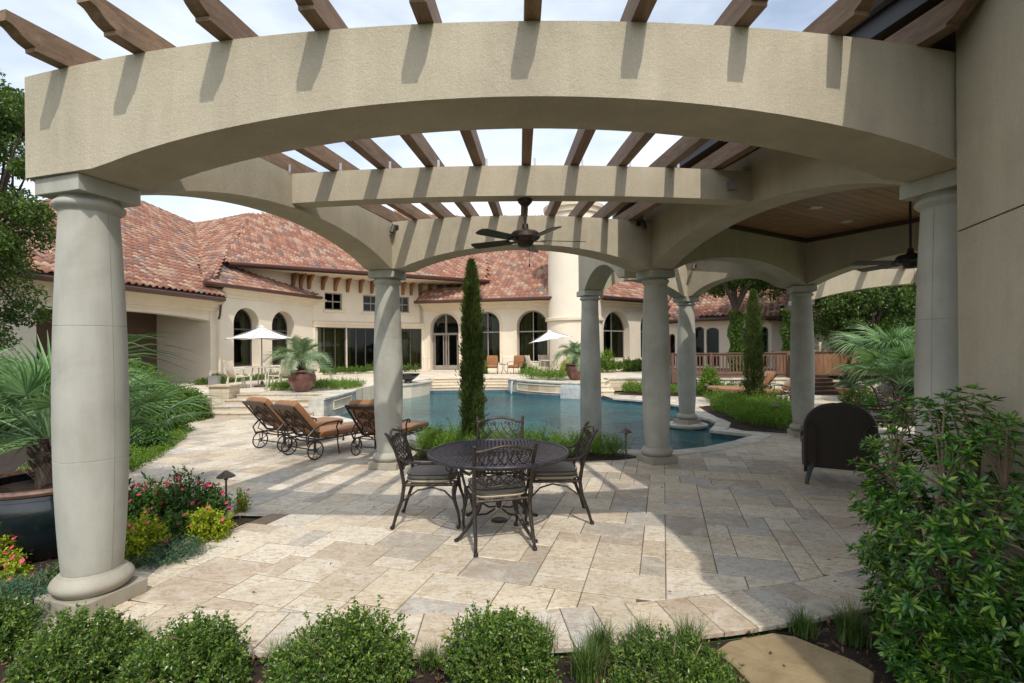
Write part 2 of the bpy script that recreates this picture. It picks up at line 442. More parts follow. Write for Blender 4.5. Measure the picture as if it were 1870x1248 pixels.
def mk_leaf(name, c1, c2, rough=.45, trans=.25, spec=.4, c3=None):
    q = N(name)
    r = q.n('ShaderNodeNewGeometry').outputs['Random Per Island']
    r = q.math('FRACT', q.math('ADD', r, q.n('ShaderNodeObjectInfo').outputs['Random']))
    st = [(0, c1), (.7, c2), (1, c3 or tuple(min(1, x * 1.35) for x in c2))]
    k = q.ramp(r, st)
    big = q.noise(q.pos(), 2.2, 3, .5)
    k = q.mix(.5, k, q.ramp(big, [(.32, (.66, .70, .62)), (.68, (1.25, 1.2, 1.05))]), 'MULTIPLY')
    q.col(k); q.rough(rough); q.p.inputs['Specular IOR Level'].default_value = spec
    tr = q.n('ShaderNodeBsdfTranslucent'); q.l(q.mix(1.0, k, (1.25, 1.35, .55), 'MULTIPLY'), tr.inputs[0])
    ms = q.n('ShaderNodeMixShader'); ms.inputs[0].default_value = trans
    q.l(q.p.outputs[0], ms.inputs[1]); q.l(tr.outputs[0], ms.inputs[2]); q.l(ms.outputs[0], q.out.inputs[0])
    return q.m
M['box'] = mk_leaf('boxwood_leaf', (.028, .070, .012), (.115, .205, .034), .32, .28, .5, (.24, .30, .06))
M['laurel'] = mk_leaf('glossy_leaf', (.026, .095, .020), (.095, .24, .042), .22, .32, .7, (.34, .48, .07))
M['lime'+'leaf'] = mk_leaf('lime_leaf', (.055, .115, .016), (.18, .29, .045), .5, .38, .3)
M['hedge'] = mk_leaf('hedge_leaf', (.045, .10, .018), (.13, .22, .038), .5, .3, .3)
M['oak'] = mk_leaf('oak_leaf', (.026, .060, .013), (.10, .16, .032), .42, .28, .4)
M['wood'+'leaf'] = mk_leaf('woodland_leaf', (.035, .080, .022), (.12, .19, .05), .5, .25, .3)
M['cypress'] = mk_leaf('cypress_leaf', (.018, .045, .010), (.085, .135, .028), .6, .22, .3, (.16, .14, .045))
M['juniper'] = mk_leaf('juniper_leaf', (.035, .085, .055), (.090, .165, .095), .6, .15, .3)
M['palm'] = mk_leaf('fan_palm_leaf', (.065, .145, .060), (.19, .31, .15), .34, .25, .5)
M['pindo'] = mk_leaf('pindo_leaf', (.11, .165, .095), (.24, .32, .19), .45, .25, .4)
M['petiole'] = simple('petiole', (.12, .14, .05), .6, .3, 8)
M['yellow'] = mk_leaf('yellow_leaf', (.14, .22, .015), (.38, .42, .03), .5, .3, .3)
M['roseleaf'] = mk_leaf('flower_leaf', (.028, .075, .018), (.085, .175, .032), .45, .25, .4)
M['tuft'] = mk_leaf('grass_blade', (.030, .075, .014), (.09, .165, .032), .42, .3, .4, (.22, .22, .08))
M['pink'] = simple('pink_petal', (.75, .07, .16), .6, .25, 20, rnd=.3)
M['bark'] = simple('bark', (.065, .045, .032), .95, .45, 7, bump=.03, bs=18, world=True, stretch=(3, 3, .7))
M['twig'] = simple('twig', (.19, .13, .085), .8, .3, 15)
def mk_flag():
    q = N('sandstone'); v = q.pos(); a = q.noise(v, 3.2, 6, .7, 1.0); b = q.noise(v, 60, 4, .7)
    k = q.ramp(a, [(.3, (.21, .155, .085)), (.55, (.31, .235, .13)), (.75, (.36, .29, .18))])
    k = q.mix(.3, k, q.ramp(b, [(.3, .65), (.7, 1.15)]), 'MULTIPLY')
    k = q.mix(q.ramp(q.noise(v, 6, 5, .7, 1), [(.62, 0.0), (.72, .5)]), k, (.22, .10, .05))
    q.col(k); q.rough(.8); q.nor(q.bump(a, .012, .7, q.bump(b, .002, .6))); return q.m
M['flag'] = mk_flag()
def mk_water():
    q = N('pool_water'); v = q.pos()
    dp = q.noise(v, .30, 3, .5)
    q.col(q.ramp(dp, [(.3, (.002, .040, .056)), (.7, (.008, .125, .130))])); q.rough(.03)
    q.p.inputs['IOR'].default_value = 1.33; q.p.inputs['Specular IOR Level'].default_value = .5
    a = q.noise(v, 3.0, 4, .6, .4, stretch=(1, 1.6, 1)); b = q.noise(v, 12, 3, .6, .2, stretch=(.8, 1.8, 1))
    q.nor(q.bump(b, .022, .7, q.bump(a, .05, .8))); return q.m
M['water'] = mk_water()
def mk_glass():
    q = N('window_glass'); t = q.n('ShaderNodeBsdfTransparent'); t.inputs[0].default_value = (.46, .50, .44, 1)
    g = q.n('ShaderNodeBsdfGlossy'); g.inputs['Roughness'].default_value = .02; g.inputs['Color'].default_value = (.75, .8, .82, 1)
    f = q.n('ShaderNodeFresnel'); f.inputs[0].default_value = 1.38
    bp = q.bump(q.noise(q.pos(), 1.2, 2), .012, .35); q.l(bp, g.inputs['Normal'])
    ms = q.n('ShaderNodeMixShader'); q.l(f.outputs[0], ms.inputs[0]); q.l(t.outputs[0], ms.inputs[1]); q.l(g.outputs[0], ms.inputs[2]); q.l(ms.outputs[0], q.out.inputs[0])
    return q.m
M['glass'] = mk_glass()
M['frame'] = simple('window_frame_grey', (.27, .235, .20), .5, .1, 5)
M['framedark'] = simple('window_frame_dark', (.06, .055, .05), .5, .1, 5)
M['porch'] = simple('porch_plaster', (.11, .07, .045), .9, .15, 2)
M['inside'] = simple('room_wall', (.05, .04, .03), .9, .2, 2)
M['curtain'] = simple('olive_curtain', (.20, .18, .07), .9, .4, 9, world=True, stretch=(4, 4, .05))
M['poolstone'] = simple('grey_pool_stone', (.36, .36, .33), .7, .25, 3, world=True, bump=.004, bs=40, c2=(.46, .44, .38))
M['pooltile'] = simple('blue_pool_tile', (.07, .12, .16), .35, .35, 9, world=True, rnd=.4)
M['coping'] = simple('pool_coping', (.56, .52, .44), .75, .2, 5, world=True, bump=.003, bs=50, rnd=.22)
M['spray'] = simple('falling_water', (.62, .68, .72), .2, .1, 20)
M['lightlens'] = simple('lamp_lens', (.7, .68, .6), .2, .05, 5)
# ================================================================== plan
HB, HT = 2.88, 3.55           # underside and top of the arched beams at the columns
cA, cB, cC, cD, cE2 = (3.06, 3.56), (2.18, 7.76), (5.61, 9.9), (7.66, 6.35), (7.0, 3.1)
cL, cLI = (-2.91, 3.54), (-1.83, 7.56)
cE, cF, cH = (1.575, 10.3), (4.04, 11.85), (7.3, 12.9)
POOL_NEAR = [(3.46, 17.5), (4.4, 16.6), (4.95, 15.2), (4.75, 13.9), (4.6, 12.9), (4.72, 12.2), (4.66, 11.6), (4.35, 11.0), (4.10, 10.55), (4.76, 9.95),
             (4.05, 9.28), (3.3, 8.72), (2.63, 8.45), (1.5, 8.62), (0.2, 8.8), (-1.1, 9.25), (-1.9, 10.05), (-3.3, 11.8), (-4.6, 13.35)]
POOL_FAR = [(-4.95, 13.7), (-4.98, 16.3), (-4.6, 19.5), (-3.9, 20.2), (-3.4, 21.9), (-.25, 21.9), (-.25, 21.5), (.55, 20.0), (1.5, 19.2), (2.6, 18.75), (3.2, 18.6)]
POOL = POOL_NEAR + POOL_FAR
def arc_front(rr, x0, x1, n=24):
    out = []
    for i in range(n + 1):
        x = x0 + (x1 - x0) * i / n
        out.append((x, 12.9 - math.sqrt(rr * rr - (x + .7) ** 2)))
    return out
FRONT = arc_front(10.0, -3.27, 3.1)
LEFTB = [(-8.3, 13.5), (-8.1, 12.9), (-7.4, 11.4), (-6.5, 9.9), (-6.0, 8.7), (-5.6, 7.5), (-5.35, 6.4), (-5.3, 5.62), (-2.58, 5.43), (-3.0, 4.1), (-3.2, 3.62)]
PATIO = FRONT + [(5.0, 4.6), (7.5, 5.0), (9.5, 8.2), (11.2, 12.5), (12.4, 16.4), (12.2, 18.0), (8.9, 18.3), (6.0, 18.9), (4.4, 19.3), (3.3, 18.9)] + POOL_NEAR + [(-5.2, 13.5)] + LEFTB

def inside(p, poly):
    x, y = p[0], p[1]; c = False; n = len(poly)
    for i in range(n):
        x1, y1 = poly[i]; x2, y2 = poly[(i + 1) % n]
        if (y1 > y) != (y2 > y) and x < (x2 - x1) * (y - y1) / (y2 - y1) + x1: c = not c
    return c
def nearest(p, poly):
    best = None
    for i in range(len(poly)):
        a = Vector(poly[i]); b = Vector(poly[(i + 1) % len(poly)]); ab = b - a
        t = max(0, min(1, (Vector(p) - a).dot(ab) / ab.dot(ab))); q = a + ab * t; d = (Vector(p) - q).length
        if best is None or d < best[0]: best = (d, q, ab.normalized())
    return best
def clip_half(poly, p0, n):
    out = []
    for i in range(len(poly)):
        a = Vector(poly[i]); b = Vector(poly[(i + 1) % len(poly)])
        da = (a - p0).dot(n); db = (b - p0).dot(n)
        if da >= 0: out.append(tuple(a))
        if da * db < 0: out.append(tuple(a + (b - a) * (da / (da - db))))
    return out
def clip_in(rect, poly, keep_inside=True):
    ins = [inside(p, poly) == keep_inside for p in rect]
    if all(ins): return rect
    if not any(ins): return None
    c = sum((Vector(p) for p in rect), Vector((0, 0))) / len(rect)
    used = []
    for p, s_ in zip(list(rect), ins):
        if s_: continue
        d, q, t = nearest(p, poly)
        n = Vector((-t.y, t.x)); 
        if (q - Vector(p)).dot(n) < 0: n = -n
        if any((n - u).length < .2 for u in used): continue
        if used and (Vector((-2.58, 5.43)) - c).length < .8: continue
        used.append(n); rect = clip_half(rect, q, n)
        if len(rect) < 3: return None
    return rect
def area(p): return abs(sum(p[i][0] * p[(i + 1) % len(p)][1] - p[(i + 1) % len(p)][0] * p[i][1] for i in range(len(p)))) / 2

# ================================================================== ground
mb = MB(); mb.sheet([[(-300, -60), (300, -60), (300, 500), (-300, 500)], POOL], -.07)
gnd = mb.build('ground', M['grass']); tag(gnd, kind='structure')
FS = [(-9, -6), (6.5, -6), (6.5, 3.6), (3.1, 3.75)] + FRONT[::-1] + [(-3.2, 3.62), (-3.0, 4.1), (-2.58, 5.43), (-5.3, 5.62), (-9, 5.2)]
mb = MB()
# mulch bed in front, gently uneven
def soil_bed(name, poly, h0, hump=.05, step=.16):
    xs = [p[0] for p in poly]; ys = [p[1] for p in poly]
    V = []; F = []; idx = {}
    nx = int((max(xs) - min(xs)) / step) + 1; ny = int((max(ys) - min(ys)) / step) + 1
    for i in range(nx + 1):
        for j in range(ny + 1):
            x = min(xs) + i * step; y = min(ys) + j * step
            ok = inside((x, y), poly)
            d, q, _ = nearest((x, y), poly)
            if not ok:
                if d > step * 1.05: continue
                x, y = q; d = 0
            z = h0 + hump * min(1, d / .3) * (.6 + .8 * mnoise.noise(Vector((x * 2.2, y * 2.2, 0)))) + .012 * mnoise.noise(Vector((x * 9, y * 9, 3))) * min(1, d / .1)
            idx[i, j] = len(V); V.append((x, y, z))
    for i in range(nx):
        for j in range(ny):
            k = [idx.get(q) for q in ((i, j), (i + 1, j), (i + 1, j + 1), (i, j + 1))]
            if None not in k: F.append(k)
            else:
                k = [a for a in k if a is not None]
                if len(k) == 3: F.append(k)
    m = MB(); m.add(V, F, True)
    o = m.build(name, M['soil']); tag(o, kind='structure'); return o
soil_bed('planting_bed', [p for p in FS if True], -.055, .035, .14)
BED1 = [(-1.62, 7.98), (-.6, 7.80), (.6, 7.78), (1.6, 7.86), (2.08, 8.05), (1.75, 8.38), (.2, 8.52), (-1.0, 8.85), (-1.6, 9.2)]
BED2 = [(5.0, 12.3), (4.85, 11.55), (4.62, 11.0), (4.75, 10.55), (5.45, 10.15), (6.4, 10.9), (7.3, 13.0), (7.5, 14.6), (6.6, 15.3), (5.4, 14.9), (5.15, 13.5)]
BED3 = [(3.9, 18.9), (5.0, 18.3), (7.0, 17.7), (9.3, 18.0), (9.2, 19.2), (4.4, 20.2)]
BED4 = [(8.6, 9.4), (9.8, 9.2), (12.6, 14.8), (11.9, 15.8), (10.5, 13.8)]
for b in (BED1, BED2, BED3, BED4): soil_bed('planting_bed', b, .004, .05, .14)
BEDL = [(-5.0, 6.2), (-5.2, 7.5), (-5.65, 8.75), (-6.15, 10.0), (-7.05, 11.5), (-7.8, 12.9), (-9.5, 13.2), (-9.2, 9.4), (-7.6, 6.3)]
soil_bed('planting_bed', BEDL, -.05, .05, .2)

# ================================================================== patio of travertine pavers
base = MB(); base.sheet([PATIO], -.0045)
patio = base.build('patio', M['mortar']); tag(patio, kind='structure')
TH = R(16.5); gx = Vector((math.cos(TH), -math.sin(TH))); gy = Vector((math.sin(TH), math.cos(TH)))
U = .19
BOX = [(p.x, p.y) for p in [Vector(q) for q in PATIO]]
occ = set(); pieces = []
sizes = [(2, 3), (3, 2), (2, 2), (3, 2), (2, 2), (2, 1), (1, 2), (3, 2)]
rr = random.Random(23)
INNER = arc_front(9.56, -3.3, 3.1)[::1]
for j in range(0, 120):
    for i in range(-85, 70):
        if (i, j) in occ: continue
        c0 = gx * (i * U) + gy * (j * U)
        if not (-9 < c0.x < 13 and 2 < c0.y < 19.5): continue
        opts = sizes[:]; rr.shuffle(opts)
        for (a, b) in opts + [(2, 1), (1, 1)]:
            cells = [(i + x, j + y) for x in range(a) for y in range(b)]
            if all(q not in occ for q in cells): break
        occ.update(cells)
        g = .0042
        gx_ = .0028; g = .0046
        rect = [c0 + gx * gx_ + gy * g, c0 + gx * (a * U - gx_) + gy * g, c0 + gx * (a * U - gx_) + gy * (b * U - g), c0 + gx * gx_ + gy * (b * U - g)]
        rect = [tuple(q) for q in rect]
        if not any(inside(q, PATIO) for q in rect): continue
        # border course clipped along the front
        cx = sum(q[0] for q in rect) / 4; cy = sum(q[1] for q in rect) / 4
        full = rect
        if cy < 4.6 and cx < 3.3:
            v = Vector((cx + .7, cy - 12.9)); nn = -v.normalized(); p0 = Vector((-.7, 12.9)) - nn * 9.552
            rect = clip_half(rect, p0, nn)
            if len(rect) < 3: continue
        rect2 = clip_in(rect, PATIO)
        if (Vector((-2.58, 5.43)) - Vector((cx, cy))).length < .8 and inside((cx, cy), PATIO) and (rect2 is None or len(rect2) < 3 or area(rect2) < .75 * area(rect)): rect2 = rect
        if rect2 is None or len(rect2) < 3 or area(rect2) < .004: continue
        pieces.append((rect2, (a, b) if rect2 is full else None))
# radial border course
n = 27; A0 = math.asin((-3.12 + .7) / 10); A1 = math.asin((3.05 + .7) / 10)
for k in range(n):
    a0 = A0 + (A1 - A0) * k / n; a1 = A0 + (A1 - A0) * (k + 1) / n; e = .0003
    q = [(-.7 + r_ * math.sin(a), 12.9 - r_ * math.cos(a)) for a, r_ in ((a0 + e, 10.0), (a1 - e, 10.0), (a1 - e, 9.557), (a0 + e, 9.557))]
    pieces.append((q, 'b'))
def pdist(q):
    c = sum((Vector(p) for p in q[0]), Vector((0, 0))) / len(q[0]); return c.length
def vis(q):
    c = sum((Vector(p) for p in q[0]), Vector((0, 0))) / len(q[0]); return abs(c.x) < c.y * 1.02 + .3
pieces.sort(key=lambda q: (0 if vis(q) else 1, pdist(q)))
pav = {}
far = MB()
for k, (poly, kind) in enumerate(pieces):
    dz = rr.uniform(-.0015, .0015)
    if k < 300:
        c = sum((Vector(p) for p in poly), Vector((0, 0))) / len(poly)
        if isinstance(kind, tuple):
            me = pav.get(kind)
            if me is None:
                m = MB(); m.prism([tuple(Vector(p) - c) for p in poly], -.03, 0, .005); me = pav[kind] = m.mesh('paver', M['trav'])
        else:
            m = MB(); m.prism([tuple(Vector(p) - c) for p in poly], -.03, 0, .005); me = m.mesh('paver', M['trav'])
        link('paver', me, (c.x, c.y, dz), patio)
    else:
        far.prism(poly, -.012, dz)
fo = far.build('paver', M['trav'], patio); tag(fo, kind='stuff')

# ================================================================== pool
mb = MB()
nP = len(POOL)
mb.add([(x, y, z) for z in (-1.6, -.02) for x, y in POOL], [(i, (i + 1) % nP, nP + (i + 1) % nP, nP + i) for i in range(nP)])
mb.sheet([POOL], -1.6)
pool = mb.build('pool', M['pooltile']); tag(pool, kind='structure')
mb = MB(); mb.sheet([POOL], -.13)
wt = mb.build('pool_water', M['water']); tag(wt, kind='structure')
# coping stones and the waterline tiles under them
def offset_line(pts, d):
    out = []
    for i, p in enumerate(pts):
        a = Vector(pts[max(i - 1, 0)]); b = Vector(pts[min(i + 1, len(pts) - 1)]); t = (b - a).normalized()
        out.append(Vector(p) + Vector((-t.y, t.x)) * d)
    return out
def resample(pts, L):
    out = [Vector(pts[0])]; acc = 0
    for a, b in zip(pts[:-1], pts[1:]):
        a = Vector(a); b = Vector(b); n = max(1, round((b - a).length / L))
        out += [a + (b - a) * (k + 1) / n for k in range(n)]
    return out
cp = resample(POOL_NEAR, .42); inn = offset_line(cp, -.05); outl = offset_line(cp, .27)
s1 = 1
mid = (inn[8] - Vector((0, 13))).length < (outl[8] - Vector((0, 13))).length
if not mid: inn, outl = offset_line(cp, .05), offset_line(cp, -.27)
for k in range(len(cp) - 1):
    q = [inn[k], inn[k + 1], outl[k + 1], outl[k]]
    c = sum(q, Vector((0, 0))) / 4
    q = [tuple(c + (p - c) * .988) for p in q]
    m = MB(); m.prism(q, -.035, .022, .006); m.build('coping_stone', M['coping'], pool)
tl = MB()
for k in range(len(cp) - 1):
    a, b = cp[k], cp[k + 1]
    for i in range(3):
        p = a + (b - a) * (i / 3 + .01); q = a + (b - a) * ((i + 1) / 3 - .01)
        t = (inn[k] - outl[k]).normalized() * .012
        tl.add([(p.x + t.x, p.y + t.y, -.17), (q.x + t.x, q.y + t.y, -.17), (q.x + t.x, q.y + t.y, -.036), (p.x + t.x, p.y + t.y, -.036)], [(0, 1, 2, 3)])
tag(tl.build('waterline_tile', M['pooltile'], pool), kind='stuff')
# island that carries a column
isl = thing('pool_island', 'small round stone island in the pool carrying the far column of the second pergola', 'pool island', (cF[0], cF[1], -.13))
m = MB(); m.lathe([(.36, -1.45), (.36, -.02)], (cF[0], cF[1], 0), 32); m.build('base', M['poolstone'], isl)
m = MB(); m.lathe([(.40, -.10), (.45, -.09), (.455, -.04), (.44, -.03)], (cF[0], cF[1], 0), 40); m.build('top_slab', M['coping'], isl)

# ================================================================== columns, beams, rafters
def column(par, x, y, rz, zb=0, ztop=HB, name='column'):
    H0 = ztop - zb
    m = MB(); m.box((x, y, zb + .05), (.44, .44, .10), rz)
    pl = m.build('column', M['cast'], par)
    bv = pl.modifiers.new('bevel', 'BEVEL'); bv.width = .006; bv.segments = 2
    # torus base
    m = MB(); m.lathe([(.19, zb + .10)] + [(.19 + .045 * math.sin(math.pi * k / 10), zb + .10 + .125 * k / 10) for k in range(11)] + [(.178, zb + .226), (.172, zb + .24)], (x, y, 0), 48)
    m.build('base_moulding', M['cast'], pl)
    def rad(z):
        t = (z - zb) / H0
        return .162 + .045 * math.sin(min(1, max(0, (t - .06) / .86)) ** .85 * math.pi) ** .9 + .006 * t if t < 1 else .165
    cuts = [zb + .24, zb + 1.0, zb + 1.9, ztop - .21]
    for a, b in zip(cuts[:-1], cuts[1:]):
        e = .003
        pr = [(rad(a) - e, a)] + [(rad(a + (b - a) * k / 12), a + .003 + (b - a - .006) * k / 12) for k in range(13)] + [(rad(b) - e, b)]
        m = MB(); m.lathe(pr, (x, y, 0), 56, caps=False)
        for sgn in (1, -1):
            ang = rz - .55 + (0 if sgn > 0 else math.pi)
        d = m.build('drum', M['cast'], pl, crease=25)
    sm = MB()
    for ang in (rz + .02, rz + .02 + math.pi):
        pts = [Vector((x + math.cos(ang) * (rad(z) + .0006), y + math.sin(ang) * (rad(z) + .0006), z)) for z in [cuts[0] + (cuts[-1] - cuts[0]) * k / 24 for k in range(25)]]
        sm.tube(pts, .0018, 4)
    sm.build('joint_seam', M['seam'], pl)
    zc = ztop - .21
    m = MB(); m.lathe([(.160, zc - .002), (.166, zc)] + [(.168 + .036 * math.sin(math.pi * k / 10), zc + .005 + .085 * k / 10) for k in range(11)] + [(.172, zc + .10)], (x, y, 0), 48)
    m.build('capital_ring', M['cast'], pl)
    m = MB(); m.box((x, y, ztop - .056), (.41, .41, .108), rz); ab = m.build('abacus', M['cast'], pl)
    bv = ab.modifiers.new('bevel', 'BEVEL'); bv.width = .005; bv.segments = 2
    return pl
def beam(par, a, b, bow, th, zb, crown, zt, ext0=0., ext1=0., flat=.22, n=44, name='arched_beam', mat='stucco'):
    a = Vector(a); b = Vector(b); u = b - a; L = u.length; u.normalize(); nn = Vector((u.y, -u.x))
    if nn.dot(-(a + b) / 2) < 0: nn = -nn
    rows = []
    for k in range(n + 1):
        s = -ext0 + (L + ext0 + ext1) * k / n; t = s / L
        c = a + u * s + nn * bow * 4 * t * (1 - t)
        tg = (u + nn * bow * 4 * (1 - 2 * t) / L).normalized(); m_ = Vector((tg.y, -tg.x))
        f = (s - flat) / (L - 2 * flat)
        z = zb + (crown - zb) * (max(0, 1 - (2 * f - 1) ** 2) ** .85 if 0 < f < 1 else 0)
        rows.append((c + m_ * th / 2, c - m_ * th / 2, z))
    V = []
    for p, q, z in rows: V += [(p.x, p.y, z), (p.x, p.y, zt), (q.x, q.y, zt), (q.x, q.y, z)]
    F = []
    for k in range(n):
        i = 4 * k; j = i + 4
        F += [(i, i + 1, j + 1, j), (i + 1, i + 2, j + 2, j + 1), (i + 2, i + 3, j + 3, j + 2), (i + 3, i, j, j + 3)]
    F += [(0, 3, 2, 1), (4 * n, 4 * n + 1, 4 * n + 2, 4 * n + 3)]
    m = MB(); m.add(V, F, True); o = m.build(name, M[mat], par, crease=30)
    return o, rows
PG = thing('pergola', 'large foreground stucco pergola with ten fanned wooden rafters over the dining table', 'pergola', (0, 5.3, 0))
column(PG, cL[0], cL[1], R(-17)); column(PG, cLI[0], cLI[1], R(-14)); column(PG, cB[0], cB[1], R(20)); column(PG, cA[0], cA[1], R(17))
_, fr = beam(PG, (-2.95, 3.53), (3.1, 3.5), .45, .42, HB, 3.13, HT, ext0=.2, flat=.42)
beam(PG, cL, cLI, 0, .40, HB + .004, 3.20, HT - .006, flat=.30)
_, bk = beam(PG, cLI, cB, .46, .40, HB + .002, 3.15, HT - .003, ext0=.16, ext1=.16, flat=.33)
beam(PG, (-2.36, 5.38), (2.68, 5.45), .24, .20, 3.24, 3.241, HT - .009, name='cross_beam')
def rafter(par, f, k, of, ob, w=.092, h=.158, z0=HT, name='rafter', ends=True):
    f = Vector((*f, 0)); k = Vector((*k, 0)); d = (k - f); L = d.length; d.normalize(); x = Vector((d.y, -d.x, 0))
    end = [(0, .0), (.05, .0), (.052, .022), (.085, .033), (.12, .052), (.145, .074), (.165, .088), (.20, .096), (.20, h)]
    pr = []
    # outer outline in (s, z): front end, then back end mirrored
    fr_ = [(-(of - .2) - q, z) for q, z in end]
    bk_ = [(L + (ob - .2) + q, z) for q, z in end]
    pr = fr_[::-1] + bk_
    V = [f + d * s + x * (w / 2 * sg) + Vector((0, 0, z0 + z + .0005)) for sg in (-1, 1) for s, z in pr]
    n_ = len(pr); F = [(i, (i + 1) % n_, n_ + (i + 1) % n_, n_ + i) for i in range(n_)]
    loop = [Vector((s, z, 0)) for s, z in pr]
    tr = tessellate_polygon([loop])
    F += [tuple(t) for t in tr] + [tuple(n_ + j for j in t[::-1]) for t in tr]
    m = MB(); m.add(V, F); return m.build(name, M['rafter'], par)
def on_rows(rows, x, side=0):
    for (p, q, z), (p2, q2, z2) in zip(rows[:-1], rows[1:]):
        a, b = (p, p2) if side == 0 else (q, q2)
        if min(a.x, b.x) <= x <= max(a.x, b.x):
            t = (x - a.x) / (b.x - a.x); return (x, a.y + (b.y - a.y) * t)
    a = rows[0][side]; b = rows[-1][side]
    c = a if abs(a.x - x) < abs(b.x - x) else b
    return (x, c.y)
fsd = 0 if fr[5][0].y < fr[5][1].y else 1
bsd = 1 if bk[5][0].y < bk[5][1].y else 0
rafs = []
for i in range(10):
    f = on_rows(fr, -2.86 + .598 * i, fsd); k = on_rows(bk, -1.62 + .362 * i, bsd)
    rafs.append((f, k)); rafter(PG, f, k, .33, .36)
# small galvanised straps where the rafters meet the middle beam
for i, (f, k) in enumerate(rafs[:9]):
    t = (5.25 - f[1]) / (k[1] - f[1]); x = f[0] + (k[0] - f[0]) * t
    m = MB(); m.box((x + .06 + .004 * i, 5.08 + .06 * abs(i - 4.5) * .5, HT + .03), (.022, .006, .08)); m.build('rafter_strap', M['silver'], PG)

# second pergola past the pavilion
P2 = thing('pergola', 'smaller stucco pergola at the pool corner, two columns standing in the water', 'pergola', (3.3, 10, 0))
column(P2, cE[0], cE[1], R(15), -1.4); column(P2, cF[0], cF[1], R(30), -.03)
beam(P2, cE, (2.02, 8.3), 0, .40, HB + .004, 3.22, 3.714, ext0=0.1, flat=.25)
beam(P2, cE, cF, -.15, .40, HB + .002, 3.2, 3.717, ext0=.1, ext1=.1, flat=.25)
beam(P2, cF, (5.56, 10.06), 0, .38, HB + .006, 3.2, 3.71, flat=.25)
for i in range(8):
    t = (i + .4) / 8
    a = Vector(cB) + (Vector(cC) - Vector(cB)) * t; b = Vector(cE) + (Vector(cF) - Vector(cE)) * t
    rafter(P2, (a.x, a.y), (b.x, b.y), .0, .34, z0=3.72)
P3 = thing('pergola', 'pale stucco pergola seen through the right side of the pavilion beyond the wicker chair', 'pergola', (9, 12, 0))
column(P3, cH[0], cH[1], R(10)); column(P3, 12.6, 12.4, R(0))
beam(P3, cH, (12.6, 12.4), .4, .40, HB, 3.2, HT, flat=.25, ext0=.15)
beam(P3, cH, (5.75, 10.2), 0, .38, HB + .006, 3.16, HT - .008, flat=.25)
beam(P3, (9.9, 12.6), (8.2, 8.2), 0, .22, 3.24, 3.241, HT - .01, name='cross_beam')
for i in range(6):
    t = (i + .5) / 6
    rafter(P3, (7.1 + 2.8 * t, 9.0 + .4 * t), (cH[0] + 5.2 * t, 12.7 - .2 * t), .0, .3)

# covered pavilion
PV = thing('pavilion', 'covered stucco pavilion with stained board ceiling at right of the foreground pergola', 'pavilion', (5.2, 6, 0))
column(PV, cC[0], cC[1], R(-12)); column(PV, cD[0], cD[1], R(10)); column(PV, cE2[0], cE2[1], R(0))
WT = 3.74
beam(PV, cA, cB, 0, .36, HB + .008, 3.22, WT, flat=.22)
beam(PV, cB, cC, 0, .36, HB + .010, 3.22, WT - .004, flat=.22)
beam(PV, cC, cD, 0, .36, HB + .012, 3.22, WT - .002, flat=.22)
beam(PV, cD, cE2, 0, .36, HB + .009, 3.22, WT - .003, flat=.22)
PP = [cA, cB, cC, cD, cE2]
u = (Vector(cC) - Vector(cB)).normalized(); v = Vector((-u.y, u.x))
cb = MB(); 
for k in range(-8, 60):
    o = Vector(cB) + v * (-5.6 + k * .14)
    q = [o - u * 2, o + u * 9, o + u * 9 + v * .134, o - u * 2 + v * .134]
    q = [tuple(x) for x in q]
    for i in range(5):
        a = Vector(PP[i]); b = Vector(PP[(i + 1) % 5]); t = (b - a).normalized(); n_ = Vector((t.y, -t.x))
        if (Vector((5.2, 6)) - a).dot(n_) < 0: n_ = -n_
        if q: q = clip_half(q, a + n_ * .12, n_)
        if len(q) < 3: q = []; break
    if len(q) >= 3 and area(q) > .01:
        m = MB(); m.prism(q, WT + .0, WT + .02); m.build('ceiling_board', M['ceilwood'], PV)
# crown moulding
for i in range(4):
    a = Vector(PP[i]); b = Vector(PP[i + 1]); t = (b - a).normalized(); n_ = Vector((t.y, -t.x))
    if (Vector((5.2, 6)) - a).dot(n_) < 0: n_ = -n_
    a2 = a + n_ * .205 + t * .12; b2 = b + n_ * .205 - t * .12
    m = MB(); m.bar((a2.x, a2.y, WT - .035), (b2.x, b2.y, WT - .035), .05, .065); m.build('crown_moulding', M['soffit'], PV)
for (px, py) in ((1490, 379), (1548, 404)):
    p = P(px, py, WT)
    m = MB(); m.ring((p.x, p.y, WT - .002), .085, .012, 24, 6); rg = m.build('recessed_light', M['silver'], PV)
    m = MB(); m.lathe([(.0, WT - .003), (.078, WT - .004)], (p.x, p.y, 0), 20, caps=False); m.build('lens', M['lightlens'], rg)
# roof: soffit, fascia, slopes.  The eave runs along the pergola side and round the corner to the house wing
EV = [(2.175, 2.97), (2.50, 2.97), (1.60, 7.35), (1.62, 8.1), (5.4, 10.75), (6.3, 10.5), (8.7, 6.4), (9.6, 3.0), (9.6, -3.2), (2.5, -3.2)]
m = MB(); m.prism(EV, WT + .021, WT + .05); rf = m.build('roof', M['soffit'], PV)
inner = [(4.4, 2.2), (4.4, 2.5), (4.8, 5.2), (4.9, 5.6), (5.4, 6.4), (5.6, 6.2), (6.1, 4.6), (6.3, 2.2), (6.3, .5), (4.6, .5)]
V = [(x, y, WT + .2) for x, y in EV] + [(x, y, WT + 1.35) for x, y in inner]
m = MB(); m.add(V, [(i, (i + 1) % 10, 10 + (i + 1) % 10, 10 + i) for i in range(10)]); m.sheet([inner], WT + 1.35); m.build('roof_slope', M['tile'], rf)
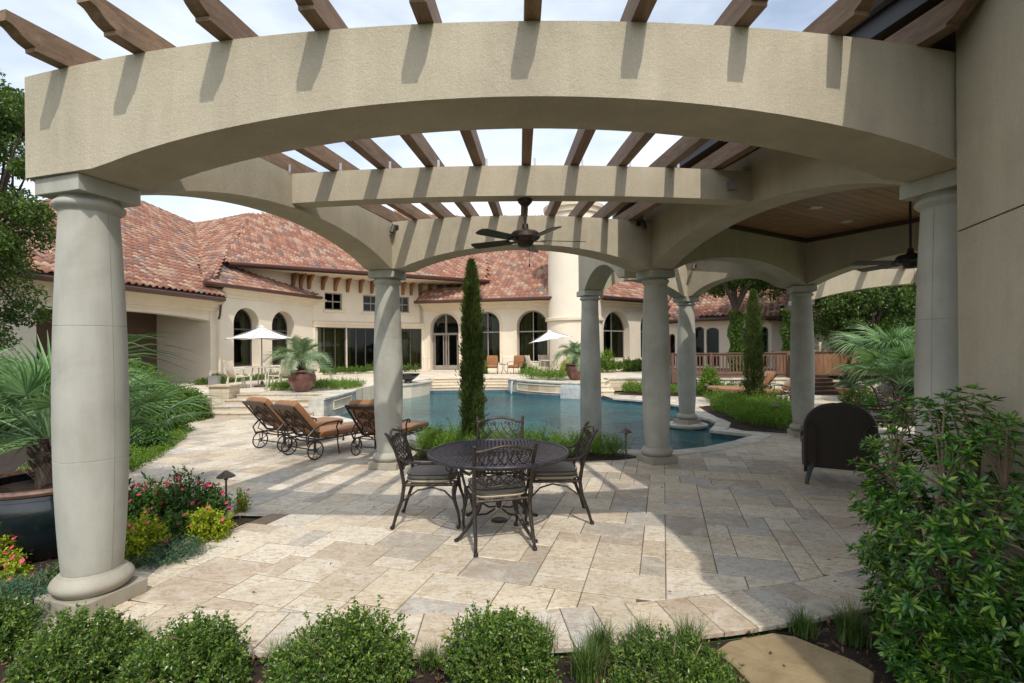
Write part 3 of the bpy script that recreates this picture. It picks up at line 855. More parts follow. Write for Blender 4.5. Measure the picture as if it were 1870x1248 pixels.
for i in range(10):
    a, b = EV[i], EV[(i + 1) % 10]
    m = MB(); m.bar((a[0], a[1], WT + .115), (b[0], b[1], WT + .115), .03, .19); m.build('fascia', M['fascia'], rf)
    m = MB(); 
    d = (Vector(b) - Vector(a)).normalized(); nn = Vector((d.y, -d.x)) * .05
    if inside(tuple((Vector(a) + Vector(b)) / 2 + nn), EV): nn = -nn
    m.tube([(a[0] + nn.x, a[1] + nn.y, WT + .185), (b[0] + nn.x, b[1] + nn.y, WT + .185)], .045, 8); m.build('gutter', M['fascia'], rf)

# near corner of the house wing on the right
WG = thing('house_wing', 'grey beige stucco house wall filling the right edge of the photo', 'house wall', (3, 2, 0))
w0 = Vector((2.755, 3.16)); wd = Vector((-.30, -.954)).normalized()
w1 = w0 + wd * 2.4
out = [tuple(w0), tuple(w1), (w1.x + 5, w1.y - .3), (w0.x + 4.2, w0.y - .1)]
for z0, z1 in ((-.06, 2.415), (2.425, WT + .02)):
    m = MB(); m.prism(out, z0, z1); m.build('wall', M['stucco'], WG)
ins = [tuple(w0 + Vector((.012, -.012))), tuple(w1 + Vector((.012, .008))), (w1.x + 4.9, w1.y - .2), (w0.x + 4.1, w0.y - .15)]
m = MB(); m.prism(ins, 2.40, 2.44); m.build('control_joint', M['mortar'], WG)
# ================================================================== upper terrace, steps, pool walls
TZ = .45
TER = [(-17, 15.9), (-8.3, 15.9), (-5.35, 15.9), (-5.2, 16.4), (-4.95, 19.6), (-4.2, 20.4), (-3.62, 22.9), (-.05, 22.9), (-.1, 21.65), (.72, 20.2), (1.65, 19.45), (2.65, 19.05), (3.0, 20.0), (4.0, 21.6), (5.2, 21.4), (6.2, 20.4), (9, 19.5), (22, 19.5), (30, 60), (-30, 60), (-24, 15.9)]
m = MB(); m.prism(TER, -.05, TZ); ter = m.build('upper_terrace', M['terrace']); tag(ter, kind='structure')
def blocks(par, a, b, z0, z1, depth, L, mat='lime', name='stone_block', joined=False, jit=.004):
    a = Vector(a); b = Vector(b); u = b - a; T = u.length; u.normalize(); n_ = Vector((-u.y, u.x)); ang = math.atan2(u.y, u.x)
    s = 0; mm = MB()
    while s < T - .03:
        l = min(L * rr.uniform(.7, 1.35), T - s)
        if T - s - l < L * .4: l = T - s
        c = a + u * (s + l / 2) + n_ * (depth / 2 + rr.uniform(-jit, jit))
        t = mm if joined else MB()
        t.box((c.x, c.y, (z0 + z1) / 2), (l - .008, depth, z1 - z0 - .004), ang)
        if not joined: t.build(name, M[mat], par)
        s += l
    if joined: tag(mm.build(name, M[mat], par), kind='stuff')
# steps up to the left terrace
st = thing('garden_steps', 'broad pale stone steps climbing to the umbrella table at left', 'steps', (-6.8, 14.6, 0))
NS = 4
for k in range(NS):
    y0 = 13.45 + k * .62; zt = TZ * (k + 1) / NS - .002; z0 = TZ * k / NS
    x0, x1 = -8.25, -5.25
    blocks(st, (x0, y0), (x1, y0), z0 - .01, zt - .035, .10, .42, name='riser_block')
    m = MB(); m.box(((x0 + x1) / 2, y0 + .33, z0 + .03), (x1 - x0, .56, .05)); m.build('step_core', M['mortar'], st)
    x = x0
    while x < x1 - .05:
        l = min(rr.uniform(.5, .8), x1 - x)
        m = MB(); m.prism([(x + .003, y0 - .025), (x + l - .003, y0 - .025), (x + l - .003, y0 + .61), (x + .003, y0 + .61)], zt - .033, zt, .006); m.build('tread_stone', M['trav'], st); x += l
# pedestal walls beside the steps
pd = thing('stone_pedestal', 'low cream stone pedestal with a flat cap at the foot of the left steps', 'stone pier', (-8.55, 13.9, 0))
for r_ in range(3): blocks(pd, (-8.85, 13.65), (-8.3, 13.65), r_ * .15, r_ * .15 + .148, .5, .3)
m = MB(); m.box((-8.58, 13.9, .475), (.64, .6, .05)); m.build('cap', M['lime'], pd)
pd = thing('stone_pedestal', 'taller cream stone pier with a cap at the top of the left steps', 'stone pier', (-8.6, 15.3, 0))
for r_ in range(4): blocks(pd, (-8.9, 15.0), (-8.3, 15.0), r_ * .17, r_ * .17 + .168, .6, .3)
m = MB(); m.box((-8.6, 15.3, .71), (.70, .7, .05)); m.build('cap', M['lime'], pd)
# grey raised wall of the pool with inset spout panel
def poolwall(name, label, pts, h, panel, mat='poolstone', grp=None):
    t = thing(name, label, 'pool wall', (pts[0][0], pts[0][1], -.1), group=grp)
    p = [Vector(q) for q in pts]
    m = MB()
    outer = offset_line(pts, .42)
    poly = [tuple(q) for q in p] + [tuple(q) for q in outer[::-1]]
    m.prism(poly, -1.5, h - .05); m.build('wall', M[mat], t)
    m = MB(); o1 = offset_line(pts, -.04); o2 = offset_line(pts, .46)
    rs1 = resample([tuple(q) for q in o1], .55)
    for k in range(len(pts) - 1):
        m = MB(); q = [o1[k], o1[k + 1], o2[k + 1], o2[k]]; m.prism([tuple(x) for x in q], h - .048, h + .006, .006); m.build('cap_stone', M['coping'], t)
    if panel:
        i0, i1, z0, z1 = panel
        face = offset_line(pts, -.012)
        for k in range(i0, i1):
            a, b = face[k], face[k + 1]
            m = MB(); m.add([(a.x, a.y, z0), (b.x, b.y, z0), (b.x, b.y, z1), (a.x, a.y, z1)], [(0, 1, 2, 3)]); m.build('spout_panel', M['lime'], t)
        for zz in (z0, z1):
            m = MB(); m.tube([(q.x, q.y, zz) for q in offset_line(pts, -.02)[i0:i1 + 1]], .017, 5); m.build('panel_trim', M['trim'], t)
        for q in (face[i0], face[i1]):
            m = MB(); m.bar((q.x, q.y, z0), (q.x, q.y, z1), .03, .03); m.build('panel_trim', M['trim'], t)
    return t
poolwall('pool_wall', 'grey stone pool wall with inset panel beside the left steps', [(-5.0, 16.4), (-4.95, 15.6), (-4.93, 14.8), (-4.93, 14.0), (-4.98, 13.5)][::-1] if False else [(-4.98, 13.5), (-4.93, 14.1), (-4.92, 14.8), (-4.93, 15.6), (-5.0, 16.4)], .47, (1, 3, .1, .34))
# curved basin in the middle distance with the spout panel and planting on top
bas = []
for k in range(15):
    t = k / 14; x = -.18 + 2.8 * t; y = 21.55 - 2.8 * t - .62 * math.sin(math.pi * t)
    bas.append((x, y))
BW = poolwall('pool_wall', 'long curved grey pool wall with framed fountain panel in front of the second umbrella', bas, .47, (2, 11, .06, .33))
spa = [(-4.7, 19.5), (-4.45, 19.35), (-4.2, 19.4), (-3.9, 19.8), (-3.65, 20.6), (-3.5, 21.4), (-3.45, 22.0)]
poolwall('pool_wall', 'curved cream tiled spa wall behind the pool just right of the left inner column', spa, .40, None, 'lime')
bo = thing('fountain_bowl', 'dark shallow fountain bowl on the spa edge right of the left inner column', 'bowl', (-4.15, 20.4, .42))
m = MB(); m.lathe([(.16, .42), (.14, .50), (.30, .60), (.46, .74), (.48, .78), (.42, .78), (.28, .68), (0, .64)], (-4.15, 20.4, 0), 28, caps=False); m.build('bowl', M['pot_dark'], bo)
# thin sheets of falling water
for i, q in enumerate((1, 10)):
    a, b = Vector(bas[q]), Vector(bas[q + 1]); n_ = Vector((-(b - a).y, (b - a).x)).normalized() * -.05
    t = thing('water_spout', ['thin stream of water falling at the left end of the curved fountain wall', 'wide sheet of water falling from the curved fountain wall near its right end'][i], 'water spout', (a.x, a.y, -.13))
    m = MB(); W_ = (.12, .9)[i]; k = 9 if i else 2
    for j in range(k * 2):
        s = (j + .5) / (k * 2); p = a + (b - a).normalized() * (s * W_) + n_
        m.tube([(p.x, p.y, .40), (p.x + n_.x * .8, p.y + n_.y * .8, .30), (p.x + n_.x * 1.1, p.y + n_.y * 1.1, .1), (p.x + n_.x * 1.2, p.y + n_.y * 1.2, -.12)], .009 + .004 * rr.random(), 4)
    m.build('falling_water', M['spray'] if 'spray' in M else M['canvas'], t)
# steps in the middle, down to the water
st2 = thing('garden_steps', 'wide curved pale steps from the house terrace down to the pool', 'steps', (-1.8, 22.4, 0))
for k in range(4):
    y0 = 21.92 + k * .26; zt = TZ * (k + 1) / 4 - .13 * (3 - k) / 4 * 0 - .002
    xs = [-3.5 + 3.4 * i / 12 for i in range(13)]
    front = [(x, y0 + .22 * math.sin(math.pi * (x + 3.5) / 3.4)) for x in xs]
    poly = front + [(-.1, 23.3), (-3.5, 23.3)]
    m = MB(); m.prism(poly, -.3, zt - .03 if k < 3 else zt - .03); m.build('riser', M['lime'], st2)
    fr2 = [(x, y - .03) for x, y in front]; 
    m = MB(); m.prism(fr2 + [(-.1, 23.3), (-3.5, 23.3)], zt - .028, zt, 0); m.build('tread', M['terrace'], st2)
# steps to the right of the basin and low retaining walls
st3 = thing('garden_steps', 'short flight of cream steps at the right end of the curved fountain wall', 'steps', (3.2, 19.4, 0))
for k in range(3):
    m = MB(); x0 = 2.75 + .2 * (2 - k) * 0
    m.prism([(2.72, 18.75 + .35 * k), (3.75 - .1 * k, 18.9 + .35 * k), (4.1, 21.2), (2.75, 21.0)], -.06, .15 * (k + 1) - .03); m.build('riser', M['lime'], st3)
    m = MB(); m.prism([(2.72, 18.72 + .35 * k), (3.77 - .1 * k, 18.87 + .35 * k), (4.1, 21.2), (2.75, 21.0)], .15 * (k + 1) - .028, .15 * (k + 1) - .003 + k * .001, 0); m.build('tread', M['terrace'], st3)
def rwall(label, pts, h, L=.4, rows=3):
    t = thing('retaining_wall', label, 'stone wall', (pts[0][0], pts[0][1], 0))
    core = MB(); core.prism([tuple(q) for q in offset_line(pts, .08)] + [tuple(q) for q in offset_line(pts, .36)[::-1]], -.05, h - .06); core.build('core', M['mortar'], t)
    for k in range(len(pts) - 1):
        for r_ in range(rows):
            blocks(t, pts[k], pts[k + 1], (h - .06) * r_ / rows + .003, (h - .06) * (r_ + 1) / rows, .14, L)
        a, b = Vector(pts[k]), Vector(pts[k + 1])
        c = (a + b) / 2; uu = (b - a).normalized(); n_ = Vector((-uu.y, uu.x)); c += n_ * .19
        m = MB(); m.box((c.x, c.y, h - .028), ((b - a).length + .03, .46, .055), math.atan2(uu.y, uu.x)); m.build('cap_stone', M['coping'], t)
    return t
rwall('low curved cream stone wall under the lime groundcover right of the fountain wall', [(3.85, 20.6), (4.6, 20.75), (5.4, 20.45), (6.1, 19.8), (6.9, 19.3)], .52, .5)
rwall('long low cream stone wall in front of the wooden deck behind the reclined loungers', [(6.95, 19.25), (8.2, 19.05), (9.4, 18.95), (10.3, 18.95)], .56, .45)

# ================================================================== walls of the main house
MH = thing('main_house', 'long cream stucco villa with red clay tile roofs across the pool', 'house', (-4, 28, TZ))
def wallf(a, b): 
    a = Vector(a); b = Vector(b); u = (b - a).normalized(); return a, u, Vector((-u.y, u.x))
def W3(F, s, z, d=0):
    a, u, n_ = F; q = a + u * s + n_ * d; return Vector((q.x, q.y, z))
def oploop(s0, s1, zb, zt, arch, n=18):
    """arch: rise of the arch; equal to half width for a round head"""
    if not arch: return [(s0, zb), (s1, zb), (s1, zt), (s0, zt)]
    c = (s0 + s1) / 2; hw = (s1 - s0) / 2
    return [(s0, zb), (s1, zb)] + [(c + hw * math.cos(math.pi * k / n), zt - arch + arch * math.sin(math.pi * k / n)) for k in range(n + 1)]
def wall(par, a, b, z0, z1, ops, mat='stucco_house', depth=.28, name='wall', back=True):
    F = wallf(a, b); L = (Vector(b) - Vector(a)).length
    loops = [[(0, z0), (L, z0), (L, z1), (0, z1)]] + [o['loop'] for o in ops]
    fl = [[Vector((s, z, 0)) for s, z in lp] for lp in loops]
    allp = [q for lp in loops for q in lp]
    m = MB(); m.add([W3(F, s, z) for s, z in allp], [tuple(t) for t in tessellate_polygon(fl)])
    for o in ops:
        lp = o['loop']; n_ = len(lp); d = o.get('depth', depth)
        m.add([W3(F, s, z) for s, z in lp] + [W3(F, s, z, d) for s, z in lp], [(i, (i + 1) % n_, n_ + (i + 1) % n_, n_ + i) for i in range(n_)])
    m.add([W3(F, 0, z0), W3(F, 0, z1), W3(F, 0, z1, .4), W3(F, 0, z0, .4)], [(0, 1, 2, 3)]); m.add([W3(F, L, z0), W3(F, L, z1), W3(F, L, z1, .4), W3(F, L, z0, .4)], [(0, 1, 2, 3)])
    w_ = m.build(name, M[mat], par)
    return F, w_
def inset(lp, e):
    c = Vector((sum(p[0] for p in lp) / len(lp), sum(p[1] for p in lp) / len(lp)))
    s0 = min(p[0] for p in lp); s1 = max(p[0] for p in lp); z0 = min(p[1] for p in lp); z1 = max(p[1] for p in lp)
    cx = (s0 + s1) / 2; cz = (z0 + z1) / 2; fx = 1 - 2 * e / (s1 - s0); fz = 1 - 2 * e / (z1 - z0)
    return [(cx + (p[0] - cx) * fx, cz + (p[1] - cz) * fz) for p in lp]
def window(par, F, lp, depth=.2, fw=.07, mull=(), trans=(), mat='frame', name='window', curtains=0, trim=True, handle=False):
    inn = inset(lp, fw); n_ = len(lp)
    m = MB()
    for (d0, A, Bq) in ((depth, lp, inn),):
        m.add([W3(F, s, z, d0) for s, z in A] + [W3(F, s, z, d0) for s, z in Bq] + [W3(F, s, z, d0 + .06) for s, z in Bq],
              [(i, (i + 1) % n_, n_ + (i + 1) % n_, n_ + i) for i in range(n_)] + [(n_ + i, n_ + (i + 1) % n_, 2 * n_ + (i + 1) % n_, 2 * n_ + i) for i in range(n_)])
    wd_ = m.build(name, M[mat], par)
    m = MB(); m.sheet([[W3(F, s, z, depth + .045) for s, z in inn]]); 
    # the sheet helper triangulates in the wall's own plane
    m = MB(); tr = tessellate_polygon([[Vector((s, z, 0)) for s, z in inn]]); m.add([W3(F, s, z, depth + .045) for s, z in inn], [tuple(t) for t in tr]); m.build('pane', M['glass'], wd_)
    z0 = min(p[1] for p in inn); z1 = max(p[1] for p in inn); s0 = min(p[0] for p in inn); s1 = max(p[0] for p in inn)
    def ztop(s):
        best = z1
        for (a, b) in zip(inn, inn[1:] + inn[:1]):
            if min(a[0], b[0]) <= s <= max(a[0], b[0]) and abs(a[0] - b[0]) > 1e-6 and (a[1] + b[1]) / 2 > (z0 + z1) / 2:
                best = a[1] + (b[1] - a[1]) * (s - a[0]) / (b[0] - a[0])
        return best
    for mu in mull:
        s, za, zb_ = (mu + (None, None))[:3] if isinstance(mu, tuple) else (mu, None, None)
        za = z0 if za is None else za; zb_ = ztop(s) if zb_ is None else zb_
        c = (W3(F, s, za, depth + .02), W3(F, s, zb_, depth + .02)); q = MB(); q.bar(c[0], c[1], .06, .05, up=(F[1].x, F[1].y, 0)); q.build('mullion', M[mat], wd_)
    for z in trans:
        q = MB(); q.bar(W3(F, s0, z, depth + .018), W3(F, s1, z, depth + .018), .05, .07); q.build('mullion', M[mat], wd_)
    if curtains:
        cw = (s1 - s0) * curtains
        for sa, sb in ((s0 - .1, s0 + cw), (s1 - cw, s1 + .1)):
            V = []; k = max(6, int((sb - sa) / .06))
            for i in range(k + 1):
                s = sa + (sb - sa) * i / k; d = depth + .28 + .045 * math.sin(i * 1.9) + .02 * math.sin(i * .7)
                V += [W3(F, s, z0 - .05, d), W3(F, s, z1, d)]
            q = MB(); q.add(V, [(2 * i, 2 * i + 2, 2 * i + 3, 2 * i + 1) for i in range(k)], True); q.build('curtain', M['curtain'], wd_)
    if handle:
        cx = (s0 + s1) / 2
        for dx in (-.07, .07):
            q = MB(); q.bar(W3(F, cx + dx, TZ + .95, depth - .03), W3(F, cx + dx, TZ + 1.25, depth - .03), .025, .03, up=(1, 0, 0)); q.build('handle', M['framedark'], wd_)
    return wd_
def archtrim(par, F, lp, wid=.16, pr=.035, mat='trim'):
    """raised plaster surround around an opening, open at the bottom"""
    zb = min(p[1] for p in lp); 
    c = ((min(p[0] for p in lp) + max(p[0] for p in lp)) / 2, 0)
    top = [p for p in lp if p[1] > zb + .05]
    path = [(max(p[0] for p in lp), zb)] + top + [(min(p[0] for p in lp), zb)]
    def off(path, d):
        out = []
        for i, p in enumerate(path):
            a = Vector(path[max(i - 1, 0)]); b = Vector(path[min(i + 1, len(path) - 1)]); t = (b - a).normalized(); out.append((p[0] + t.y * d, p[1] - t.x * d))
        return out
    o = off(path, wid); n_ = len(path)
    V = [W3(F, *p, -.0) for p in path] + [W3(F, *p, -pr) for p in path] + [W3(F, *p, -pr) for p in o] + [W3(F, *p, 0) for p in o]
    fs = []
    for r_ in range(3): fs += [(r_ * n_ + i, r_ * n_ + i + 1, (r_ + 1) * n_ + i + 1, (r_ + 1) * n_ + i) for i in range(n_ - 1)]
    m = MB(); m.add(V, fs); m.build('arch_trim', M[mat], par)
def band(par, F, s0, s1, prof, mat='trim', name='cornice'):
    """prof: list of (d outwards, z)"""
    V = [W3(F, s, z, -d) for s in (s0, s1) for d, z in prof]; k = len(prof)
    m = MB(); m.add(V, [(i, i + 1, k + i + 1, k + i) for i in range(k - 1)] + [tuple(range(k)), tuple(range(2 * k - 1, k - 1, -1))]); m.build(name, M[mat], par)
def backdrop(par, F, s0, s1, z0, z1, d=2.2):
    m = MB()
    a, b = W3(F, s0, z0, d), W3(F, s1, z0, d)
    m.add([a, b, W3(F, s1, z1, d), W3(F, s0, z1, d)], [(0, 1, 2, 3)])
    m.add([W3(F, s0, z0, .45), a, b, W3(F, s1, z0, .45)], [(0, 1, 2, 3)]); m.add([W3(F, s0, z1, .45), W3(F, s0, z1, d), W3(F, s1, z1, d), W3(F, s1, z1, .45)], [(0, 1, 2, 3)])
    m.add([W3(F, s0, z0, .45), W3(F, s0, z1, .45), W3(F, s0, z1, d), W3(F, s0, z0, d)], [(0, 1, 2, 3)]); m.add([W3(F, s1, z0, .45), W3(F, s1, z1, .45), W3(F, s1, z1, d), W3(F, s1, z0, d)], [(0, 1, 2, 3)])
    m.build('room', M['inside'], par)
def S(px, py, a, b): return wxz(px, py, a, b)[0]
CORN = lambda z: [(0, z - .42), (.05, z - .40), (.06, z - .30), (.16, z - .22), (.20, z - .12), (.38, z - .02), (.42, z + .02)]

# --- W1: porch wing at left
a1, b1 = (-14.6, 12.0), (-12.62, 21.9)
F1 = wallf(a1, b1)
sp0 = S(214, 600, a1, b1) - 2.5; sp1 = S(387, 600, a1, b1)
op = dict(loop=[(sp0, .46), (sp1, .46)] + [(sp1 - (sp1 - sp0) * k / 16, 3.0 + .19 * math.sin(math.pi * k / 16) ** .7) for k in range(17)], depth=.45)
F1, w1_ = wall(MH, a1, b1, .3, 3.75, [op], depth=.45)
band(MH, F1, 0, 10.09, CORN(3.83))
band(MH, F1, sp0 - .5, 10.11, [(0, 3.27), (.03, 3.27), (.03, 3.34), (0, 3.34)])
# porch far wall, back wall, ceiling
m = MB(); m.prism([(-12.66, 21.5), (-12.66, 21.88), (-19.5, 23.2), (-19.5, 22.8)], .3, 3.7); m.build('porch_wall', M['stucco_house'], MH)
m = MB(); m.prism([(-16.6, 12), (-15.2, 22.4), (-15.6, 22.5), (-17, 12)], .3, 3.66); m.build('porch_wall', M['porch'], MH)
m = MB(); m.prism([(-14.7, 12), (-13.0, 21.7), (-18.6, 22.9), (-18.6, 12)], 3.66, 3.7); m.build('porch_ceiling', M['soffit'], MH)
m = MB(); m.box((-15.7, 18.6, 1.7), (.06, 1.1, 2.4), -.134); m.build('porch_door', M['framedark'], MH)
# downpipe at the corner
m = MB(); m.tube([(-12.35, 21.75, 3.7), (-12.42, 21.8, 3.3), (-12.5, 21.85, 3.1)], .05, 8); m.build('downpipe', M['gutter'], MH)
m = MB(); m.tube([(-12.48, 21.85, 3.1), (-12.48, 21.85, .5)], .05, 8); m.build('downpipe', M['trim'], MH)

# --- W2: block with two arched windows
a2, b2 = (-12.62, 22.0), (-10.55, 28.3)
ops = []
for (xl, xr) in ((427, 474), (497, 538)):
    s0 = S(xl, 640, a2, b2); s1 = S(xr, 640, a2, b2); ops.append(dict(loop=oploop(s0, s1, 1.02, 3.72, (s1 - s0) / 2), depth=.5))
F2, _ = wall(MH, a2, b2, .3, 4.5, ops)
for o in ops: window(MH, F2, o['loop'], depth=.46, mull=(), trans=(2.75,), curtains=.22, mat='framedark')
backdrop(MH, F2, .3, 6.2, .3, 4.2); band(MH, F2, 0, 6.64, CORN(4.5)); band(MH, F2, -.02, 6.6, [(0, .3), (.05, .3), (.05, 1.0), (.02, 1.04), (0, 1.04)], 'stucco_house', 'plinth_band')
m = MB(); m.prism([(-12.62, 21.9), (-12.62, 22.3), (-19, 23.6), (-19, 23.2)], .3, 4.5); m.build('wall', M['stucco_house'], MH)
# --- W3: tall section with the glazed bay, gently curved in plan
pts3 = [(-10.75, 27.7), (-9.4, 29.15), (-7.6, 30.45), (-5.45, 31.6)]
for k in range(3):
    a3, b3 = pts3[k], pts3[k + 1]; L = (Vector(b3) - Vector(a3)).length
    F = wallf(a3, b3); ops = []; wins = []
    gz = (.52, 3.02)
    g = dict(loop=oploop(.02 if k else .10, L - .02 if k < 2 else L - .12, gz[0], gz[1], 0), depth=.12); ops.append(g)
    for (xl, xr) in ((593, 625), (663, 692), (723, 747)):
        s0 = S(xl, 545, a3, b3); s1 = S(xr, 545, a3, b3)
        if s0 > .15 and s1 < L - .1:
            wl = oploop(s0, s1, 4.0, 4.95, 0); wins.append(wl); ops.append(dict(loop=wl, depth=.14))
    F, _ = wall(MH, a3, b3, .3, 5.9, ops)
    nm = 2 if k != 1 else 3
    window(MH, F, g['loop'], depth=.1, fw=.05, mull=[L * (i + 1) / (nm + 1) for i in range(nm)], mat='framedark', curtains=(.75 if k == 0 else .12 if k == 1 else .5))
    for wl in wins:
        window(MH, F, wl, depth=.1, fw=.06, mull=((wl[0][0] + wl[1][0]) / 2,), trans=(4.47,), mat='frame')
        band(MH, F, wl[0][0] - .1, wl[1][0] + .1, [(0, 3.86), (.08, 3.86), (.08, 3.97), (0, 3.97)], name='window_sill')
    backdrop(MH, F, .0, L, .3, 3.6, 1.8); backdrop(MH, F, -.3, L + .3, 3.7, 5.8, 1.6)
    band(MH, F, -.03, L + .03, [(0, 3.04), (.05, 3.04), (.07, 3.14), (.12, 3.2), (.14, 3.3), (.05, 3.36), (0, 3.4)])
# timber brackets under the upper eave
bks = []
for px in (497, 514, 534, 548, 563, 588, 611, 634, 657, 678, 735, 750, 766, 783, 801, 818, 833):
    for k in range(3):
        s, z = wxz(px, 515, pts3[k], pts3[k + 1]); L = (Vector(pts3[k + 1]) - Vector(pts3[k])).length
        if -.01 <= s <= L or (k == 0 and s < 0) or (k == 2 and s > L):
            bks.append((wallf(pts3[k], pts3[k + 1]), s)); break
for F, s in bks:
    if s < -1.2: continue
    pr = [(0, 5.80), (.62, 5.80), (.62, 5.68), (.50, 5.62), (.30, 5.45), (.18, 5.22), (.12, 5.05), (0, 5.05)]
    V = [W3(F, s + e, z, -d) for e in (-.07, .07) for d, z in pr]; k = len(pr)
    tr = tessellate_polygon([[Vector((d, z, 0)) for d, z in pr]])
    m = MB(); m.add(V, [(i, (i + 1) % k, k + (i + 1) % k, k + i) for i in range(k)] + [tuple(t) for t in tr] + [tuple(k + j for j in t) for t in tr]); m.build('eave_bracket', M['bracket'], MH)
F = wallf(pts3[2], pts3[3]); 
m = MB(); m.add([W3(F, 2.2, 3.4), W3(F, 8.5, 3.4), W3(F, 8.5, 5.9), W3(F, 2.2, 5.9)], [(0, 1, 2, 3)]); m.build('wall', M['stucco_house'], MH)
F = wallf(pts3[0], pts3[1]); m = MB(); m.add([W3(F, -4.5, 3.4), W3(F, 0, 3.4), W3(F, 0, 5.9), W3(F, -4.5, 5.9)], [(0, 1, 2, 3)]); m.build('wall', M['stucco_house'], MH)
# --- W4: door and two arched windows
a4, b4 = (-5.45, 31.6), (2.75, 29.35)
ops = []; spec = [(786, 838, .47, 3.95, True), (865, 913, .9, 3.98, False), (944, 1001, .9, 3.98, False)]
for xl, xr, zb, zt, dr in spec:
    s0 = S(xl, 640, a4, b4); s1 = S(xr, 640, a4, b4); ops.append(dict(loop=oploop(s0, s1, zb, zt, (s1 - s0) / 2), depth=.34, door=dr))
F4, _ = wall(MH, a4, b4, .3, 4.5, ops)
for o in ops:
    lp = o['loop']; c = (lp[0][0] + lp[1][0]) / 2; il = inset(lp, .1); archtrim(MH, F4, lp)
    if o['door']:
        w_ = window(MH, F4, lp, depth=.28, fw=.09, mull=(c, c - .03, c + .03), trans=(2.72, 2.66), name='glazed_door', handle=True)
        for sx in (lp[0][0] + .19, c - .16, c + .16, lp[1][0] - .19):
            q = MB(); q.bar(W3(F4, sx, .5, .30), W3(F4, sx, 2.7, .30), .16, .04, up=(F4[1].x, F4[1].y, 0)); q.build('stile', M['frame'], w_)
        q = MB(); q.bar(W3(F4, lp[0][0] + .1, .62, .30), W3(F4, lp[1][0] - .1, .62, .30), .04, .28); q.build('bottom_rail', M['frame'], w_)
    else: window(MH, F4, lp, depth=.28, fw=.08, mull=(c,), trans=(2.75,), curtains=.4)
backdrop(MH, F4, .3, 8.3, .3, 4.3); band(MH, F4, 0, 8.5, CORN(4.5)); 
L4 = (Vector(b4) - Vector(a4)).length
for s0, s1 in ((0, ops[0]['loop'][0][0] - .2), (ops[0]['loop'][1][0] + .2, ops[1]['loop'][0][0] - .2), (ops[1]['loop'][1][0] + .2, ops[2]['loop'][0][0] - .2), (ops[2]['loop'][1][0] + .2, L4)):
    if s1 - s0 > .1: band(MH, F4, s0, s1, [(0, .3), (.07, .3), (.07, 1.28), (.02, 1.33), (0, 1.33)], 'stucco_house', 'plinth_band')
m = MB(); q = W3(F4, S(1010, 560, a4, b4), 3.9, -.25); q2 = W3(F4, S(1008, 560, a4, b4), .6, -.1); m.tube([q + Vector((0, 0, .35)), q, q2 + Vector((0, 0, 2.8))], .05, 8); m.build('downpipe', M['gutter'], MH)
m = MB(); m.tube([q2 + Vector((0, 0, 2.8)), q2], .05, 8); m.build('downpipe', M['trim'], MH)
# --- round tower
tw = thing('round_tower', 'round cream stucco stair tower rising through the tiled roof', 'tower', (3.55, 28.6, TZ))
m = MB(); m.lathe([(1.55, .3), (1.55, 3.1), (1.50, 3.3), (1.45, 9.3)], (3.55, 28.9, 0), 48); m.build('tower_wall', M['stucco_house'], tw)
m = MB(); m.lathe([(1.56, 3.22), (1.66, 3.26), (1.66, 3.40), (1.56, 3.44)], (3.55, 28.9, 0), 48); m.build('band_moulding', M['trim'], tw)
m = MB(); m.lathe([(1.46, 9.1), (1.56, 9.15), (1.60, 9.35), (1.70, 9.42), (1.72, 9.62), (1.62, 9.68), (.1, 9.75)], (3.55, 28.9, 0), 48); m.build('tower_cap', M['trim'], tw)
# --- W5: right of the tower
a5, b5 = (4.7, 28.8), (10.4, 33.2)
ops = []
for xl, xr in ((1102, 1150), (1170, 1203)):
    s0 = S(xl, 620, a5, b5); s1 = S(xr, 620, a5, b5); ops.append(dict(loop=oploop(s0, s1, 1.1, 3.9, (s1 - s0) / 2), depth=.5))
F5, _ = wall(MH, a5, b5, .3, 4.5, ops)
for o in ops: lp = o['loop']; window(MH, F5, lp, depth=.42, mull=((lp[0][0] + lp[1][0]) / 2,), trans=(2.75,), curtains=.4)
backdrop(MH, F5, .2, 7.1, .3, 4.3); band(MH, F5, 0, 7.2, CORN(4.5)); band(MH, F5, 0, ops[0]['loop'][0][0] - .1, [(0, .3), (.07, .3), (.07, 1.0), (.02, 1.04), (0, 1.04)], 'stucco_house', 'plinth_band')
band(MH, F5, ops[0]['loop'][1][0] + .1, ops[1]['loop'][0][0] - .1, [(0, .3), (.07, .3), (.07, 1.0), (.02, 1.04), (0, 1.04)], 'stucco_house', 'plinth_band')
# --- right house behind the deck
RH = thing('guest_house', 'low cream stucco wing with tiled hip roof behind the wooden deck at right', 'house', (13, 27, TZ))
a6, b6, c6 = (8.4, 28.9), (13.15, 25.9), (18.4, 26.9)
def wins6(a, b, lst, zb, rise=.18):
    out = []
    for xl, xr, zt in lst:
        s0 = S(xl, 620, a, b); s1 = S(xr, 620, a, b); out.append(dict(loop=oploop(s0, s1, zb, zt, rise if rise else 0, 8), depth=.14))
    return out
o6 = wins6(a6, b6, [(1222, 1233, 2.5), (1243, 1252, 2.75), (1268, 1286, 2.85), (1290, 1313, 2.78), (1345, 1362, 2.75), (1368, 1383, 2.75), (1388, 1403, 2.75)], .7) 
F6, _ = wall(RH, a6, b6, .3, 3.15, o6)
for i, o in enumerate(o6): window(RH, F6, o['loop'], depth=.08, fw=.06, mat='bracket' if i == 0 else 'framedark', name='glazed_door' if i == 0 else 'window')
o7 = wins6(b6, c6, [(1500, 1517, 2.66)], 2.3, 0)
F7, _ = wall(RH, b6, c6, .3, 3.15, o7)
for o in o7: window(RH, F7, o['loop'], depth=.08, fw=.05, mat='framedark')
